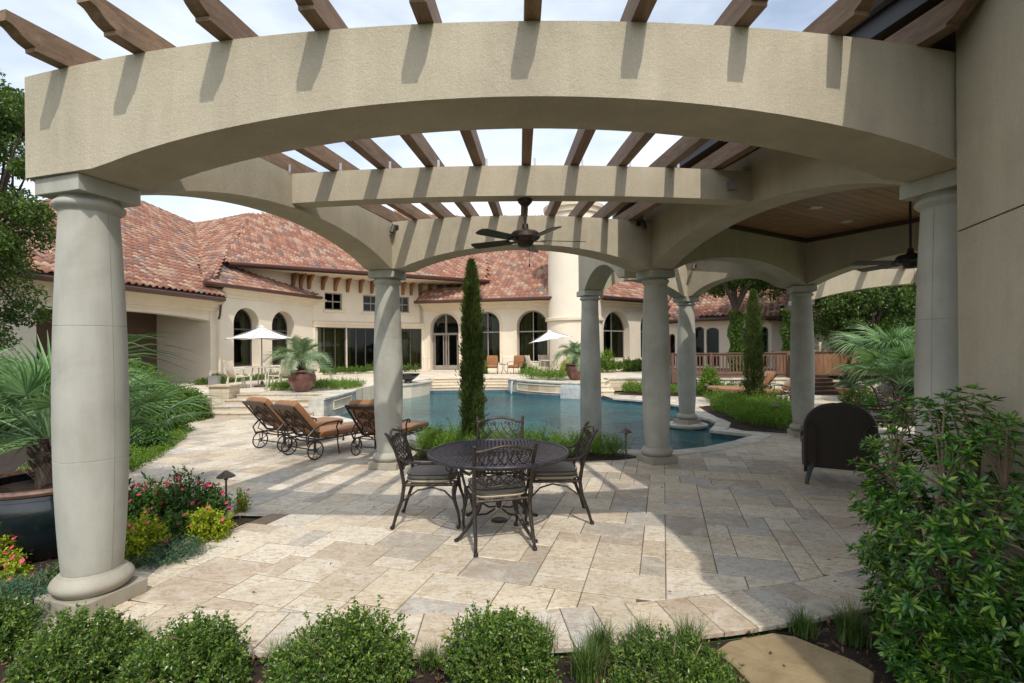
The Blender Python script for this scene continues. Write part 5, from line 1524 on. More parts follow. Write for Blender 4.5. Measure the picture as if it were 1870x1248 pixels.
for i, ((x, y), a, l) in enumerate(lst):
    c = cz if i == 0 else copy_tree(cz); place(c, (x, y, .001), a, l); c['group'] = 'tan cushioned loungers'
# orange-tan lounge chairs by the house
def easy_proto():
    t = thing('patio_armchair', 'x', 'armchair', local=True); I = M['iron']
    for s in (-1, 1):
        m = MB(); m.tube([(s * .30, -.3, .0), (s * .3, -.28, .35), (s * .3, -.34, .62), (s * .3, -.42, .88)], .014, 6); m.tube([(s * .31, .3, 0), (s * .31, .3, .35), (s * .33, .28, .58), (s * .33, .0, .62), (s * .32, -.3, .6)], .014, 6); m.ring((s * .31, .0, .03), .04, .01, 12, 5, Matrix.Rotation(R(90), 3, 'Y')); m.build('side_frame', I, t)
    m = MB(); m.bar((-.3, .3, .32), (.3, .3, .32), .03, .03); m.bar((-.3, -.28, .32), (.3, -.28, .32), .03, .03); m.build('seat_frame', I, t)
    m = MB(); box_cushion(m, -.29, .29, -.28, .34, .33, .46, Matrix.Identity(4), .04); m.build('seat_cushion', M['tan'], t)
    B_ = Matrix.Rotation(R(100), 4, 'X'); B_.translation = Vector((0, -.22, .44))
    m = MB(); box_cushion(m, -.29, .29, 0, .52, 0, .13, B_, .04); m.build('back_cushion', M['tan'], t)
    return t
ez = easy_proto()
p = P(898, 683, TZ); place(ez, (p.x, p.y, TZ), R(176), 'tan cushioned armchair on the far terrace, left of a pair by the windows'); ez['group'] = 'tan armchairs by the house'
c = copy_tree(ez); p = P(942, 683, TZ); place(c, (p.x, p.y, TZ), R(150), 'tan cushioned armchair on the far terrace, right of a pair by the windows')
p = P(919, 683, TZ)
t = thing('side_table', 'tiny dark metal side table between the two tan armchairs', 'side table', (p.x, p.y, TZ))
m = MB(); m.lathe([(.22, TZ + .48), (.22, TZ + .5), (0, TZ + .5)], (p.x, p.y, 0), 20); m.build('top', M['iron'], t)
for k in range(3):
    a = k * 2.1; m = MB(); m.tube([(p.x + .05 * math.cos(a), p.y + .05 * math.sin(a), TZ + .48), (p.x + .04 * math.cos(a), p.y + .04 * math.sin(a), TZ + .25), (p.x + .2 * math.cos(a), p.y + .2 * math.sin(a), TZ)], .012, 5); m.build('leg', M['iron'], t)

# ================================================================== umbrella sets on the upper terrace
def sling_proto():
    t = thing('sling_chair', 'x', 'chair', local=True); I = M['whitemetal']
    for s in (-1, 1):
        m = MB(); m.tube([(s * .27, -.30, .0), (s * .27, -.22, .40), (s * .27, -.36, .98)], .018, 6); m.build('rear_leg', I, t)
        m = MB(); m.tube([(s * .28, .28, .0), (s * .28, .24, .42), (s * .30, .22, .64), (s * .30, .0, .68), (s * .28, -.26, .64)], .018, 6); m.build('arm', I, t)
        m = MB(); m.tube([(s * .27, -.22, .40), (s * .27, .25, .43)], .016, 6); m.build('side_rail', I, t)
    m = MB(); V = [(x, y, z) for x in (-.25, .25) for y, z in ((.26, .43), (.0, .39), (-.2, .40), (-.26, .5), (-.36, .96))]
    m.add(V, [(i, i + 1, 6 + i, 5 + i) for i in range(4)], True); o = m.build('sling', M['sling'], t)
    sd = o.modifiers.new('thick', 'SOLIDIFY'); sd.thickness = .012
    return t
sc_ = sling_proto()
def umb_set(c, label_t, label_u, nch, angs, group, first, rs=1.22, tilt=0, face=0):
    t = thing('patio_table', label_t, 'table', (c[0], c[1], TZ))
    m = MB(); m.lathe([(0, TZ + .70), (.52, TZ + .70), (.54, TZ + .715), (.52, TZ + .73), (0, TZ + .73)], (c[0], c[1], 0), 36, caps=False); m.build('top', M['whitemetal'], t)
    for k in range(4):
        a = R(45 + 90 * k); m = MB(); m.tube([(c[0] + .3 * math.cos(a), c[1] + .3 * math.sin(a), TZ + .7), (c[0] + .40 * math.cos(a), c[1] + .40 * math.sin(a), TZ)], .022, 6); m.build('leg', M['whitemetal'], t)
    u = thing('patio_umbrella', label_u, 'umbrella', (c[0], c[1], TZ))
    Hh = 2.16; zc = TZ + Hh
    m = MB(); m.tube([(c[0], c[1], TZ + .03), (c[0], c[1], zc - .02)], .022, 10); m.build('pole', M['sling'] if 0 else M['bracket'] if 0 else M['frame'], u)
    m = MB(); m.lathe([(0, TZ + .001), (.26, TZ + .002), (.26, TZ + .06), (.06, TZ + .09), (.05, TZ + .2), (0, TZ + .2)], (c[0], c[1], 0), 24, caps=False); m.build('base', M['framedark'], u)
    T = Matrix.Translation((c[0], c[1], zc)) @ Matrix.Rotation(tilt, 4, 'Y')
    pan = 8; rim = [Vector((rs * math.cos(2 * math.pi * k / pan + .2), rs * math.sin(2 * math.pi * k / pan + .2), -.46)) for k in range(pan)]
    for k in range(pan):
        a, b = rim[k], rim[(k + 1) % pan]; g = 6; V = []; F = []
        apex = Vector((0, 0, .0))
        for i in range(g + 1):
            f = i / g
            for j in range(g + 1):
                q = a.lerp(b, j / g) * f + apex * (1 - f); q = Vector((q.x, q.y, q.z - .06 * math.sin(math.pi * f) + -.05 * f * math.sin(math.pi * j / g) * -1 * .6)); V.append(q)
        F = [(i * (g + 1) + j, i * (g + 1) + j + 1, (i + 1) * (g + 1) + j + 1, (i + 1) * (g + 1) + j) for i in range(g) for j in range(g)]
        m = MB(); m.add(V, F, True); m.xf(T); m.build('canopy_panel', M['canvas'], u)
    for k in range(pan):
        m = MB(); m.tube([(0, 0, -.03), tuple(rim[k] * .5 + Vector((0, 0, -.01))), tuple(rim[k] * .99 - Vector((0, 0, .012)))], .009, 5); m.xf(T); m.build('rib', M['frame'], u)
    m = MB(); m.lathe([(0, .06), (.02, .05), (.03, .01), (.12, -.03), (0, -.01)], (0, 0, 0), 12, caps=False); m.xf(T); m.build('finial', M['canvas'], u)
    for i, (a, lab) in enumerate(angs):
        r_ = .82; o = sc_ if first and i == 0 else copy_tree(sc_)
        a = R(a); place(o, (c[0] + r_ * math.cos(a), c[1] + r_ * math.sin(a), TZ), a + R(90), lab); o['group'] = group
u1 = D(478, 640, 18.3)
umb_set((u1.x, 18.3), 'round cream patio table under the left white umbrella', 'white canvas umbrella at left in front of the arched windows', 4,
        [(-125, 'tan sling chair nearest the steps at the left umbrella table'), (205, 'tan sling chair at far left of the left umbrella table'), (-20, 'tan sling chair right of the left umbrella table beside the red pot'), (65, 'tan sling chair behind the left umbrella table')], 'sling chairs at the umbrella tables', True, 1.22)
u2 = D(1003, 640, 25.0)
umb_set((u2.x, 25.0), 'round cream patio table under the right white umbrella', 'tilted white canvas umbrella at centre right before the tower', 3,
        [(200, 'tan sling chair left of the right umbrella table'), (100, 'tan sling chair behind the right umbrella table'), (-15, 'cream sling chair right of the right umbrella table beside the second pot')], 'sling chairs at the umbrella tables', False, 1.12, R(-9))

# ================================================================== wicker chair and the furniture in the pavilion
wk = thing('wicker_armchair', 'dark wicker armchair with high rounded back turned away from the camera', 'armchair', (4.20, 6.62, .001), R(-29), local=True)
def archshape(hw, z0, z1, n=20, p=2.4):
    pts = [(-hw, z0)]
    for k in range(n + 1):
        a = math.pi - math.pi * k / n; c, s = math.cos(a), math.sin(a)
        pts.append((hw * math.copysign(abs(c) ** (2 / p), c), z1 - hw * .95 + hw * .95 * abs(s) ** (2 / p)))
    return pts + [(hw, z0)]
def slab_xz(pts, y0, y1, lean=0, ref=.3, grow=0):
    m = MB(); n_ = len(pts); f = lambda z: -lean * (z - ref)
    V = [(x, y0 + f(z), z) for x, z in pts] + [(x, y1 + f(z), z) for x, z in pts]
    tr = tessellate_polygon([[Vector((x, z, 0)) for x, z in pts]])
    m.add(V, [tuple(t) for t in tr] + [tuple(n_ + j for j in t[::-1]) for t in tr] + [(i, (i + 1) % n_, n_ + (i + 1) % n_, n_ + i) for i in range(n_)]); return m
m = slab_xz(archshape(.355, .20, .99), -.36, -.28, .12); o = m.build('back', M['wicker'], wk); bv = o.modifiers.new('b', 'BEVEL'); bv.width = .02; bv.segments = 3
m = MB(); ed = archshape(.36, .22, .995, 28); m.tube([(x, -.33 - .12 * (z - .3), z) for x, z in ed], .034, 8); m.build('rolled_edge', M['wicker'], wk)
for s in (-1, 1):
    m = MB(); m.tube([(s * .26, -.385 - .12 * (z - .3), z) for z in (.24, .4, .6, .7)] + [(s * .30, -.42, .76), (s * .35, -.40, .79)], .013, 6); m.build('back_rib', M['wicker'], wk)
    m = MB(); m.box((s * .36, .02, .38), (.09, .66, .36)); o = m.build('arm_panel', M['wicker'], wk); bv = o.modifiers.new('b', 'BEVEL'); bv.width = .03; bv.segments = 3
    m = MB(); m.tube([(s * .365, -.34, .62), (s * .37, -.1, .62), (s * .375, .2, .60), (s * .37, .33, .55), (s * .36, .35, .40)], .055, 8); m.build('arm', M['wicker'], wk)
    m = MB(); m.tube([(s * .29, -.33, .24), (s * .33, -.40, .14), (s * .36, -.44, .0)], [.032, .028, .024], 8); m.build('leg', M['black'], wk)
    m = MB(); m.tube([(s * .34, .30, .24), (s * .35, .31, .12), (s * .36, .32, .0)], [.03, .028, .024], 8); m.build('leg', M['black'], wk)
m = MB(); m.box((0, 0, .27), (.70, .64, .14)); m.build('seat_base', M['wicker'], wk)
m = MB(); box_cushion(m, -.31, .31, -.26, .32, .34, .47, Matrix.Identity(4), .04); m.build('seat_cushion', M['greyc'], wk)
# lattice chairs half hidden by the bush
for (x, y, a, l) in ((7.55, 9.9, R(200), 'pale lattice back chair just left of the big right column above the bush'), (6.35, 9.0, R(60), 'dark lattice chair in profile left of the bush and right of the flowers')):
    c = copy_tree(ch); place(c, (x, y, .001), a, l); c['group'] = 'lattice chairs at the far table beyond the bush'
p = D(1622, 700, 12.0)
# fans
def fan(par_label, c, zc, ztop, L, a0, col_='bronze'):
    t = thing('ceiling_fan', par_label, 'ceiling fan', (c[0], c[1], ztop))
    m = MB(); m.lathe([(.0, ztop - .002), (.075, ztop - .004), (.072, ztop - .03), (.035, ztop - .07), (.0, ztop - .075)], (c[0], c[1], 0), 20, caps=False); m.build('canopy', M[col_], t)
    m = MB(); m.tube([(c[0], c[1], ztop - .05), (c[0], c[1], zc + .11)], .013, 10); m.build('downrod', M[col_], t)
    m = MB(); m.lathe([(.0, zc + .16), (.03, zc + .15), (.035, zc + .10), (.06, zc + .085), (.125, zc + .07), (.145, zc + .05), (.15, zc + .01), (.13, zc - .01), (.09, zc - .03), (.07, zc - .075), (.05, zc - .085), (0, zc - .09)], (c[0], c[1], 0), 32, caps=False); m.build('motor', M[col_], t)
    for k in range(5):
        a = a0 + 2 * math.pi * k / 5; T = Matrix.Translation((c[0], c[1], zc)) @ Matrix.Rotation(a, 4, 'Z') @ Matrix.Rotation(R(12), 4, 'X')
        m = MB(); pts = [(.10, -.012), (.17, -.02), (.20, -.05), (.20, .05), (.17, .02), (.10, .012)]
        m.prism(pts, -.030, -.022); m.xf(T); br = m.build('blade_iron', M[col_], t)
        pl = [(.17, -.055), (.30, -.062), (L - .03, -.068), (L, -.05), (L + .008, 0), (L, .05), (L - .03, .068), (.30, .062), (.17, .055)]
        m = MB(); m.prism(pl, -.020, -.013); m.xf(T); m.build('blade', M['soffit'] if 0 else M['rafter'] if 0 else M[col_], t)
    m = MB(); m.tube([(c[0] + .04, c[1], zc - .08), (c[0] + .04, c[1], zc - .25)], .0022, 4); m.lathe([(0, 0), (.007, .005), (.007, .035), (0, .04)], (c[0] + .04, c[1], zc - .29), 8, caps=False); m.build('pull_chain', M[col_], t)
fan('bronze five blade ceiling fan hanging from the middle beam of the foreground pergola', (.145, 5.2), 2.84, 3.24, .62, R(8))
fan('dark ceiling fan hanging from the board ceiling of the pavilion', (4.72, 6.05), 2.72, WT, .66, R(33), 'black')
# bullet spotlights and wall box
def spot(label, p, dirx, tilt=.5):
    t = thing('spotlight', label, 'spotlight', p)
    m = MB(); m.box((p[0], p[1], p[2]), (.06, .02, .07)); m.build('mount', M['black'], t)
    q = Vector(p) + Vector((dirx * .06, -.06, -.03))
    m = MB(); m.tube([Vector(p), q + Vector((0, 0, .02))], .01, 6); m.build('arm', M['black'], t)
    d = Vector((dirx * .25, -.25, -1)).normalized()
    m = MB(); m.tube([q - d * .06, q + d * .06], [.030, .034], 14); m.build('lamp_body', M['silver'] if 0 else M['gutter'] if 0 else M['framedark'], t)
def beamface(px, py, y): return D(px, py, y)
p = beamface(727, 416, 7.27); spot('small dark bullet spotlight at the left end of the rear pergola beam', tuple(p), -1)
p = beamface(1166, 409, 7.37); spot('small dark bullet spotlight at the right end of the rear pergola beam', tuple(p), 1)
p = beamface(1270, 486, 11.45); spot('small grey bullet spotlight on the beam above the pool island column', tuple(p), -1)
p = beamface(1337, 340, 5.24)
wb = thing('junction_box', 'small grey metal box on the right end of the middle pergola beam', 'wall box', tuple(p))
m = MB(); m.box(tuple(p), (.095, .03, .07)); o = m.build('box', M['silver'], wb)
# path lights
def pathlight(label, px, pt, x=None, y=None, h=.50, z=0.0):
    if y is None:
        q = P(px, pt, z); x, y = q.x, q.y
    t = thing('path_light', label, 'path light', (x, y, z))
    m = MB(); m.tube([(x, y, z - .03), (x, y, z + h - .04)], .011, 8); m.build('stake', M['lampmetal'], t)
    m = MB(); m.lathe([(.012, z + h + .012), (.02, z + h + .008), (.095, z + h - .05), (.097, z + h - .058), (.085, z + h - .055), (.0, z + h - .02)], (x, y, 0), 24, caps=False); m.build('shade', M['lampmetal'], t)
    m = MB(); m.tube([(x, y, z + h - .09), (x, y, z + h - .02)], .022, 10); m.build('socket', M['lampmetal'], t)
q = D(413, 900, 5.72); pathlight('copper cone path light at the tip of the flower bed at left', 0, 0, q.x, 5.72, .34 + .04)
q = D(1143, 800, 7.95); pathlight('copper cone path light in the lime plants behind the table', 0, 0, q.x, 7.95, .47)
q = D(1416, 765, 11.3); pathlight('grey cone path light in the lime plants before the far loungers', 0, 0, q.x, 11.3, .47)
q = D(343, 740, 13.4); pathlight('small dark path light in front of the stone pier by the left steps', 0, 0, q.x, 13.3, .55)
q = D(1290, 700, 17.9); pathlight('tiny grey path light in the planting below the wooden deck', 0, 0, q.x, 17.9, .45)
# pots
def pot(label, c, z0, prof, mat, rim=None, name='plant_pot', n=40, dots=0):
    t = thing(name, label, 'plant pot', (c[0], c[1], z0))
    m = MB(); m.lathe([(r_, z0 + z) for r_, z in prof], (c[0], c[1], 0), n, caps=False); b = m.build('body', M[mat], t)
    top = prof[-1] if rim is None else rim
    m = MB(); rimr = max(r_ for r_, z in prof[-4:]); zr = max(z for r_, z in prof)
    m.ring((c[0], c[1], z0 + zr), rimr, .028, n, 8); m.build('rim', M[rim or mat], t)
    m = MB(); m.lathe([(0, z0 + zr - .07), (rimr - .01, z0 + zr - .07)], (c[0], c[1], 0), n, caps=False); m.build('potting_soil', M['soil'], t)
    if dots:
        mm = MB()
        for k in range(44):
            for j in range(7):
                a = 2 * math.pi * k / 44; z = zr * (.50 + .055 * j); r_ = np.interp(z, [p_[1] for p_ in prof], [p_[0] for p_ in prof]) + .004
                mm.box((c[0] + r_ * math.cos(a), c[1] + r_ * math.sin(a), z0 + z), (.012, .030, .024), a)
        tag(mm.build('raised_dots', M[mat], t), kind='stuff')
    return t
urn = [(.20, 0), (.22, .02), (.33, .16), (.40, .34), (.41, .44), (.37, .55), (.35, .60), (.40, .63)]
u3 = D(553, 700, 16.2)
PT1 = (u3.x + .06, 16.0)
pot('large oxblood glazed pot with raised dots holding a palm beside the left umbrella', PT1, TZ + .02, urn, 'pot_red', dots=1)
u4 = D(1050, 690, 20.6); PT2 = (2.55, 20.7)
pot('oxblood glazed pot with a palm at the right end of the fountain wall', PT2, TZ + .02, urn, 'pot_red', dots=1)
PT0 = (-4.18, 4.62)
pot('very large dark teal glazed pot behind the left front column', PT0, -.04, [(.34, 0), (.40, .03), (.50, .18), (.55, .36), (.54, .52), (.50, .62)], 'pot_dark', 'pot_rim')
q = D(1557, 715, 17.3)
pot('low terracotta bowl planter at the foot of the deck stairs', (q.x, 17.3), 0.0, [(.22, 0), (.25, .02), (.40, .15), (.47, .27), (.48, .30)], 'terracotta')
PT3 = (q.x, 17.3)
q = D(388, 690, 19.5)
t = thing('electrical_box', 'small grey box standing low against the house at left', 'utility box', (-11.4, 19.6, TZ))
m = MB(); m.box((-11.4, 19.6, TZ + .16), (.35, .25, .32)); m.build('box', M['silver'], t)
m = MB(); m.box((-11.4, 19.6, TZ + .335), (.39, .29, .03)); m.build('lid', M['silver'], t)
# stepping stone in the front bed
fl = [P(x, y, .0) for x, y in ((1307, 1188), (1330, 1172), (1411, 1156), (1452, 1163), (1494, 1180), (1560, 1207), (1596, 1228), (1590, 1262), (1560, 1330), (1480, 1350), (1400, 1300), (1372, 1248), (1340, 1215))]
m = MB(); m.prism([(p.x, p.y) for p in fl], -.06, .004, .008); o = m.build('stepping_stone', M['flag']); tag(o, 'flat irregular tan sandstone slab in the mulch at the front', 'stepping stone')
# ================================================================== plants
def unit(a): return a / (np.linalg.norm(a, axis=1, keepdims=True) + 1e-9)
def leaves_np(base, axis, L, W, flat=None, fold=.25, g=None):
    """one folded quad per leaf"""
    n = len(base); g = g or RNG
    rnd_ = unit(g.normal(size=(n, 3))) if flat is None else unit(flat + .6 * g.normal(size=(n, 3)))
    side = unit(np.cross(axis, rnd_)); nrm = np.cross(side, axis)
    L = np.broadcast_to(np.asarray(L, float).reshape(-1, 1), (n, 1)); W = np.broadcast_to(np.asarray(W, float).reshape(-1, 1), (n, 1))
    V = np.empty((n, 4, 3)); m_ = base + axis * L * .45 + nrm * W * fold
    V[:, 0] = base; V[:, 1] = m_ + side * W / 2; V[:, 2] = base + axis * L; V[:, 3] = m_ - side * W / 2
    return V.reshape(-1, 3), (np.arange(n * 4).reshape(n, 4))
def put(name, V, F, mat, parent=None, stuff=True, smooth=False, off=None):
    V = np.asarray(V); lo = V.min(0); hi = V.max(0); c = (lo + hi) / 2
    me = npmesh(name, V - c, F, mat, smooth); o = link(name, me, Vector(c), parent)
    if stuff: o['kind'] = 'stuff'
    return o
def bumps(dirs, g, k=14, amp=.16, sharp=7):
    c = unit(g.normal(size=(k, 3))); a = g.uniform(-1, 1, k)
    return 1 + amp * (np.exp(sharp * (dirs @ c.T - 1)) * a).sum(1)
def twigs(c, rad, n, lpt, L, W, tl, g, low=-.15, spread=.8, inner=.25, amp=.16, upb=.25, jit=.08):
    d = unit(g.normal(size=(n, 3))); d[:, 2] = np.where(d[:, 2] < low, -d[:, 2], d[:, 2])
    r_ = bumps(d, g, amp=amp) * (1 + g.normal(0, jit, n)); r_ *= np.where(g.random(n) < inner, g.uniform(.45, .85, n), 1)
    tip = np.asarray(c) + d * np.asarray(rad) * r_[:, None]
    td = unit(d * np.array([1, 1, 1]) + np.array([0, 0, upb]) + .35 * g.normal(size=(n, 3)))
    t = g.random((n, lpt)); base = tip[:, None, :] - td[:, None, :] * (tl * (1 - t))[:, :, None]
    ax = unit((td[:, None, :] * .7 + spread * g.normal(size=(n, lpt, 3))).reshape(-1, 3))
    base = base.reshape(-1, 3)
    s = g.uniform(.7, 1.2, len(base))
    return leaves_np(base, ax, L * s, W * s, flat=np.tile([0, 0, 1.], (len(base), 1)), g=g), (tip, td)
def stems(m, root, tips, g, r0=.008, r1=.003, k=3, n=4):
    for t in tips:
        a = Vector(root) + Vector((g.normal(0, .02), g.normal(0, .02), 0)); b = Vector(t)
        pts = [a.lerp(b, i / k) + Vector((g.normal(0, .02), g.normal(0, .02), .05 * math.sin(math.pi * i / k))) for i in range(k + 1)]
        m.tube(pts, [r0 + (r1 - r0) * i / k for i in range(k + 1)], n, False)
def shrub(name, label, cat, c, rad, n, lpt, L, W, tl, mat, seed, group=None, stemn=14, stem_mat='twig', **kw):
    g = np.random.default_rng(seed)
    t = thing(name, label, cat, (c[0], c[1], c[2]), group=group)
    (V, F), (tip, td) = twigs((c[0], c[1], c[2] + rad[2] * .18), rad, n, lpt, L, W, tl, g, **kw)
    ok = V.reshape(-1, 4, 3)[:, :, 2].min(1) > c[2] - .03; V = V.reshape(-1, 4, 3)[ok].reshape(-1, 3); F = np.arange(len(V)).reshape(-1, 4)
    put('foliage', V, F, M[mat], t)
    if stemn:
        m = MB(); stems(m, (c[0], c[1], c[2]), tip[:stemn], g); m.build('stems', M[stem_mat], t)
    return t
# --- clipped boxwood mounds along the front edge
def Pz(px, y): 
    d = ray(px, 640); return d.x * y
BXS = [(-60, 3.0, .34, .30, 'partly cropped boxwood mound at the lower left corner'), (128, 2.72, .34, .335, 'rounded boxwood mound in front of the left column base'),
       (348, 2.70, .30, .33, 'rounded boxwood mound, second to the right of the left column base'),
       (628, 2.68, .33, .345, 'rounded boxwood mound directly below the dining table and left of centre'),
       (915, 2.72, .29, .385, 'tall rounded boxwood mound at the bottom centre')]
for i, (px, y, r_, h, l) in enumerate(BXS):
    shrub('boxwood_shrub', l, 'shrub', (Pz(px, y), y, -.05), (r_, r_ * .95, h * .86), 1050, 15, .022, .0115, .095, 'box', 20 + i, 'boxwood mounds along the front edge', upb=.35, jit=.09, amp=.22)
shrub('boxwood_shrub', 'low loose willowy green mound left of the tan stepping stone', 'shrub', (Pz(1225, 2.66), 2.62, -.05), (.32, .28, .20), 900, 16, .026, .0085, .10, 'box', 31, 'boxwood mounds along the front edge', upb=.6, jit=.10)
# --- grass tufts
def tuft(label, x, y, h, n, seed, mat='tuft', z=-.02, group='grass tufts along the front edge'):
    g = np.random.default_rng(seed); k = 5
    a = g.uniform(0, 2 * math.pi, n); lean = g.uniform(.15, 1.05, n); hh = h * g.uniform(.6, 1.15, n)
    V = np.zeros((n, k, 2, 3)); bx = x + .03 * g.normal(size=n); by = y + .03 * g.normal(size=n)
    for j in range(k):
        f = j / (k - 1); out_ = hh * lean * f ** 1.7 * .8; zz = hh * (f - .28 * lean * f * f)
        px = bx + np.cos(a) * out_; py = by + np.sin(a) * out_; w_ = .0028 * (1 - f * .9)
        V[:, j, 0] = np.stack([px - np.sin(a) * w_, py + np.cos(a) * w_, z + zz], 1); V[:, j, 1] = np.stack([px + np.sin(a) * w_, py - np.cos(a) * w_, z + zz], 1)
    base = (np.arange(n) * k * 2)[:, None]
    F = np.concatenate([base + np.array([[2 * j, 2 * j + 1, 2 * j + 3, 2 * j + 2]]) for j in range(k - 1)])
    o = put('grass_tuft', V.reshape(-1, 3), F, M[mat], None, stuff=False); o['label'] = label; o['category'] = 'grass tuft'; o['group'] = group; return o
TF_ = [(1468, 1160, .17, 260, 'small dark grass tuft at the paving edge just above the stepping stone'), (1556, 1172, .24, 420, 'dense dark grass tuft right of the stepping stone top corner'), (1630, 1150, .24, 380, 'shaded grass tuft under the glossy bush'),
       (1098, 1190, .17, 300, 'grass tuft at the paving edge between the tallest boxwood and the willowy mound'), (1072, 1236, .20, 380, 'grass tuft in the mulch right of the tall central boxwood'), (990, 1190, .19, 240, 'thin grass tuft growing against the right side of the tall boxwood'),
       (1170, 1195, .20, 320, 'grass tuft rising behind the willowy mound, left one'), (1258, 1192, .20, 320, 'grass tuft rising behind the willowy mound, right one'), (515, 1215, .16, 240, 'thin grass tuft left of the boxwood below the table'),
       (245, 1180, .15, 220, 'pale grass tuft in the gap behind the second boxwood'), (785, 1215, .13, 160, 'dry short grass tuft left of the tall boxwood')]
for i, (px, py, h, n, l) in enumerate(TF_):
    p = P(px, py, -.02); tuft(l, p.x, p.y, h, n, 50 + i)
# --- mulch chips and leaf litter
g = np.random.default_rng(5); n = 9000
x = g.uniform(-4.5, 3.2, n); y = g.uniform(1.9, 5.6, n)
ok = np.array([inside((a, b), FS) for a, b in zip(x, y)]); x = x[ok]; y = y[ok]
base = np.stack([x, y, np.full(len(x), -.022)], 1) + np.stack([0 * x, 0 * x, g.uniform(0, .018, len(x))], 1); ax = unit(np.stack([g.normal(size=len(x)), g.normal(size=len(x)), g.normal(0, .25, len(x))], 1))
V, F = leaves_np(base, ax, g.uniform(.015, .06, len(x)), g.uniform(.006, .022, len(x)), flat=np.tile([0, 0, 1.], (len(x), 1)), g=g)
o = put('mulch', V, F, M['chip'], None); tag(o, 'scattered brown bark chips and dry leaves on the dark soil', 'mulch', kind='stuff')

# --- large glossy bush at the right edge
LB = thing('glossy_bush', 'big glossy dark green bush with whorled leaves against the right wall', 'bush', (2.3, 2.8, -.05))
g = np.random.default_rng(77)
tips = []
while len(tips) < 800:
    d = g.normal(size=3); d /= np.linalg.norm(d)
    if d[2] < -.93: continue
    r_ = g.uniform(.62, 1.08)
    q = np.array([2.38, 2.82, .70]) + d * np.array([.36, .58, .76]) * r_
    if g.random() < .25: q = np.array([g.uniform(2.0, 2.5), g.uniform(2.3, 2.75), g.uniform(.03, .45)])
    q[0] -= .10 * max(0, .7 - q[2])     # wider low down towards the camera side
    wl = w0.x + (q[1] - w0.y) * wd.x / wd.y
    if q[1] < 3.16 and q[0] > wl - .03: continue
    if q[1] >= 3.16 and (q[0] - cA[0]) ** 2 + (q[1] - cA[1]) ** 2 < .06: continue
    if q[2] < .02: continue
    if q[2] > .85 and g.random() < .35: continue
    tips.append((q, d))
m = MB(); roots = [Vector((2.45 + g.normal(0, .06), 2.92 + g.normal(0, .12), -.05)) for _ in range(12)]
mids = []
for i, r_ in enumerate(roots):
    for k in range(5):
        a = g.uniform(0, 6.28); q = Vector((2.36 + .20 * math.cos(a), 2.8 + .28 * math.sin(a), g.uniform(.35, 1.0))); mids.append(q)
        m.tube([r_, r_.lerp(q, .5) + Vector((g.normal(0, .03), g.normal(0, .03), .03)), q], [.011, .009, .006], 6, False)
for q, d in tips[:420]:
    v = Vector(q); mq = min(mids, key=lambda z: (z - v).length + .5 * max(0, z.z - v.z)); m.tube([mq, mq.lerp(v, .55) + Vector((g.normal(0, .02), g.normal(0, .02), .02)), v], [.0055, .0042, .0025], 5, False)
m.build('branches', M['twig'], LB)
# one leaf: pointed oval with a fold
lv = np.array([[0, 0, 0], [.007, .018, .003], [.0115, .045, .003], [.0, .078, -.006], [-.0115, .045, .003], [-.007, .018, .003], [0, .018, -.002], [0, .042, -.005]])
lf = np.array([[0, 1, 6, 6], [0, 6, 5, 5], [1, 2, 7, 6], [6, 7, 4, 5], [2, 3, 7, 7], [7, 3, 4, 4]])
lfl = [[0, 1, 6], [0, 6, 5], [1, 2, 7, 6], [6, 7, 4, 5], [2, 3, 7], [7, 3, 4]]
leafs = []
for q, d in tips:
    ax = unit((np.array(d) * .6 + np.array([0, 0, .75]) + .25 * g.normal(size=3))[None])[0]
    a = np.cross(ax, [1, 0, 0.]); a /= np.linalg.norm(a); b = np.cross(ax, a)
    k = g.integers(7, 11); ph = g.uniform(0, 6.28)
    for layer, (cnt, op, back, sc) in enumerate(((k - 2, 1.15, 0, .86), (k - 3, .55, 0.0, .6), (5, 1.5, .035, .95), (4, 1.6, .075, .9))):
        for j in range(cnt):
            t_ = ph + layer * .5 + 2 * math.pi * j / cnt + g.normal(0, .15); o_ = op + g.normal(0, .13)
            y_ = ax * math.cos(o_) + (a * math.cos(t_) + b * math.sin(t_)) * math.sin(o_)
            y_ = unit((y_ + np.array([0, 0, -.10]))[None])[0]
            x_ = np.cross(y_, ax); nn_ = np.linalg.norm(x_)
            if nn_ < .05: continue
            x_ /= nn_; z_ = np.cross(x_, y_); s = sc * g.uniform(.55, 1.02)
            leafs.append((np.stack([x_, y_, z_], 1) * s, np.array(q) - ax * back))
def ldist(L_): return math.sqrt(L_[1][0] ** 2 + L_[1][1] ** 2) + max(0, L_[1][2] - 1.5) * 0
leafs = [L_ for L_ in leafs if L_[1][0] < w0.x + (L_[1][1] - w0.y) * wd.x / wd.y - .015 or L_[1][1] > 3.17]
def infr(L_):
    x_, y_ = proj(Vector(L_[1])); return 0 < x_ < 1870 and y_ < 1248
order = sorted(range(len(leafs)), key=lambda i: (0 if infr(leafs[i]) else 1, ldist(leafs[i]))); near = set(order[:300])
me = bpy.data.meshes.new('leaf'); me.from_pydata([tuple(v) for v in lv], [], lfl); me.materials.append(M['laurel']); me.update()
for p_ in me.polygons: p_.use_smooth = True
Vs, Fs, c_ = [], [], 0
for i, (Rm, q) in enumerate(leafs):
    if i in near:
        o = bpy.data.objects.new('leaf', me); COL.objects.link(o); o.parent = LB
        mx4 = Matrix(Rm.tolist()).to_4x4(); mx4.translation = Vector(q) - ORG[LB.name]; o.matrix_local = mx4
    else:
        Vs.append(lv @ Rm.T + q); Fs.append(np.array([[0, 1, 6], [0, 6, 5], [1, 2, 7], [1, 7, 6], [6, 7, 4], [6, 4, 5], [2, 3, 7], [7, 3, 4]]) + c_); c_ += len(lv)
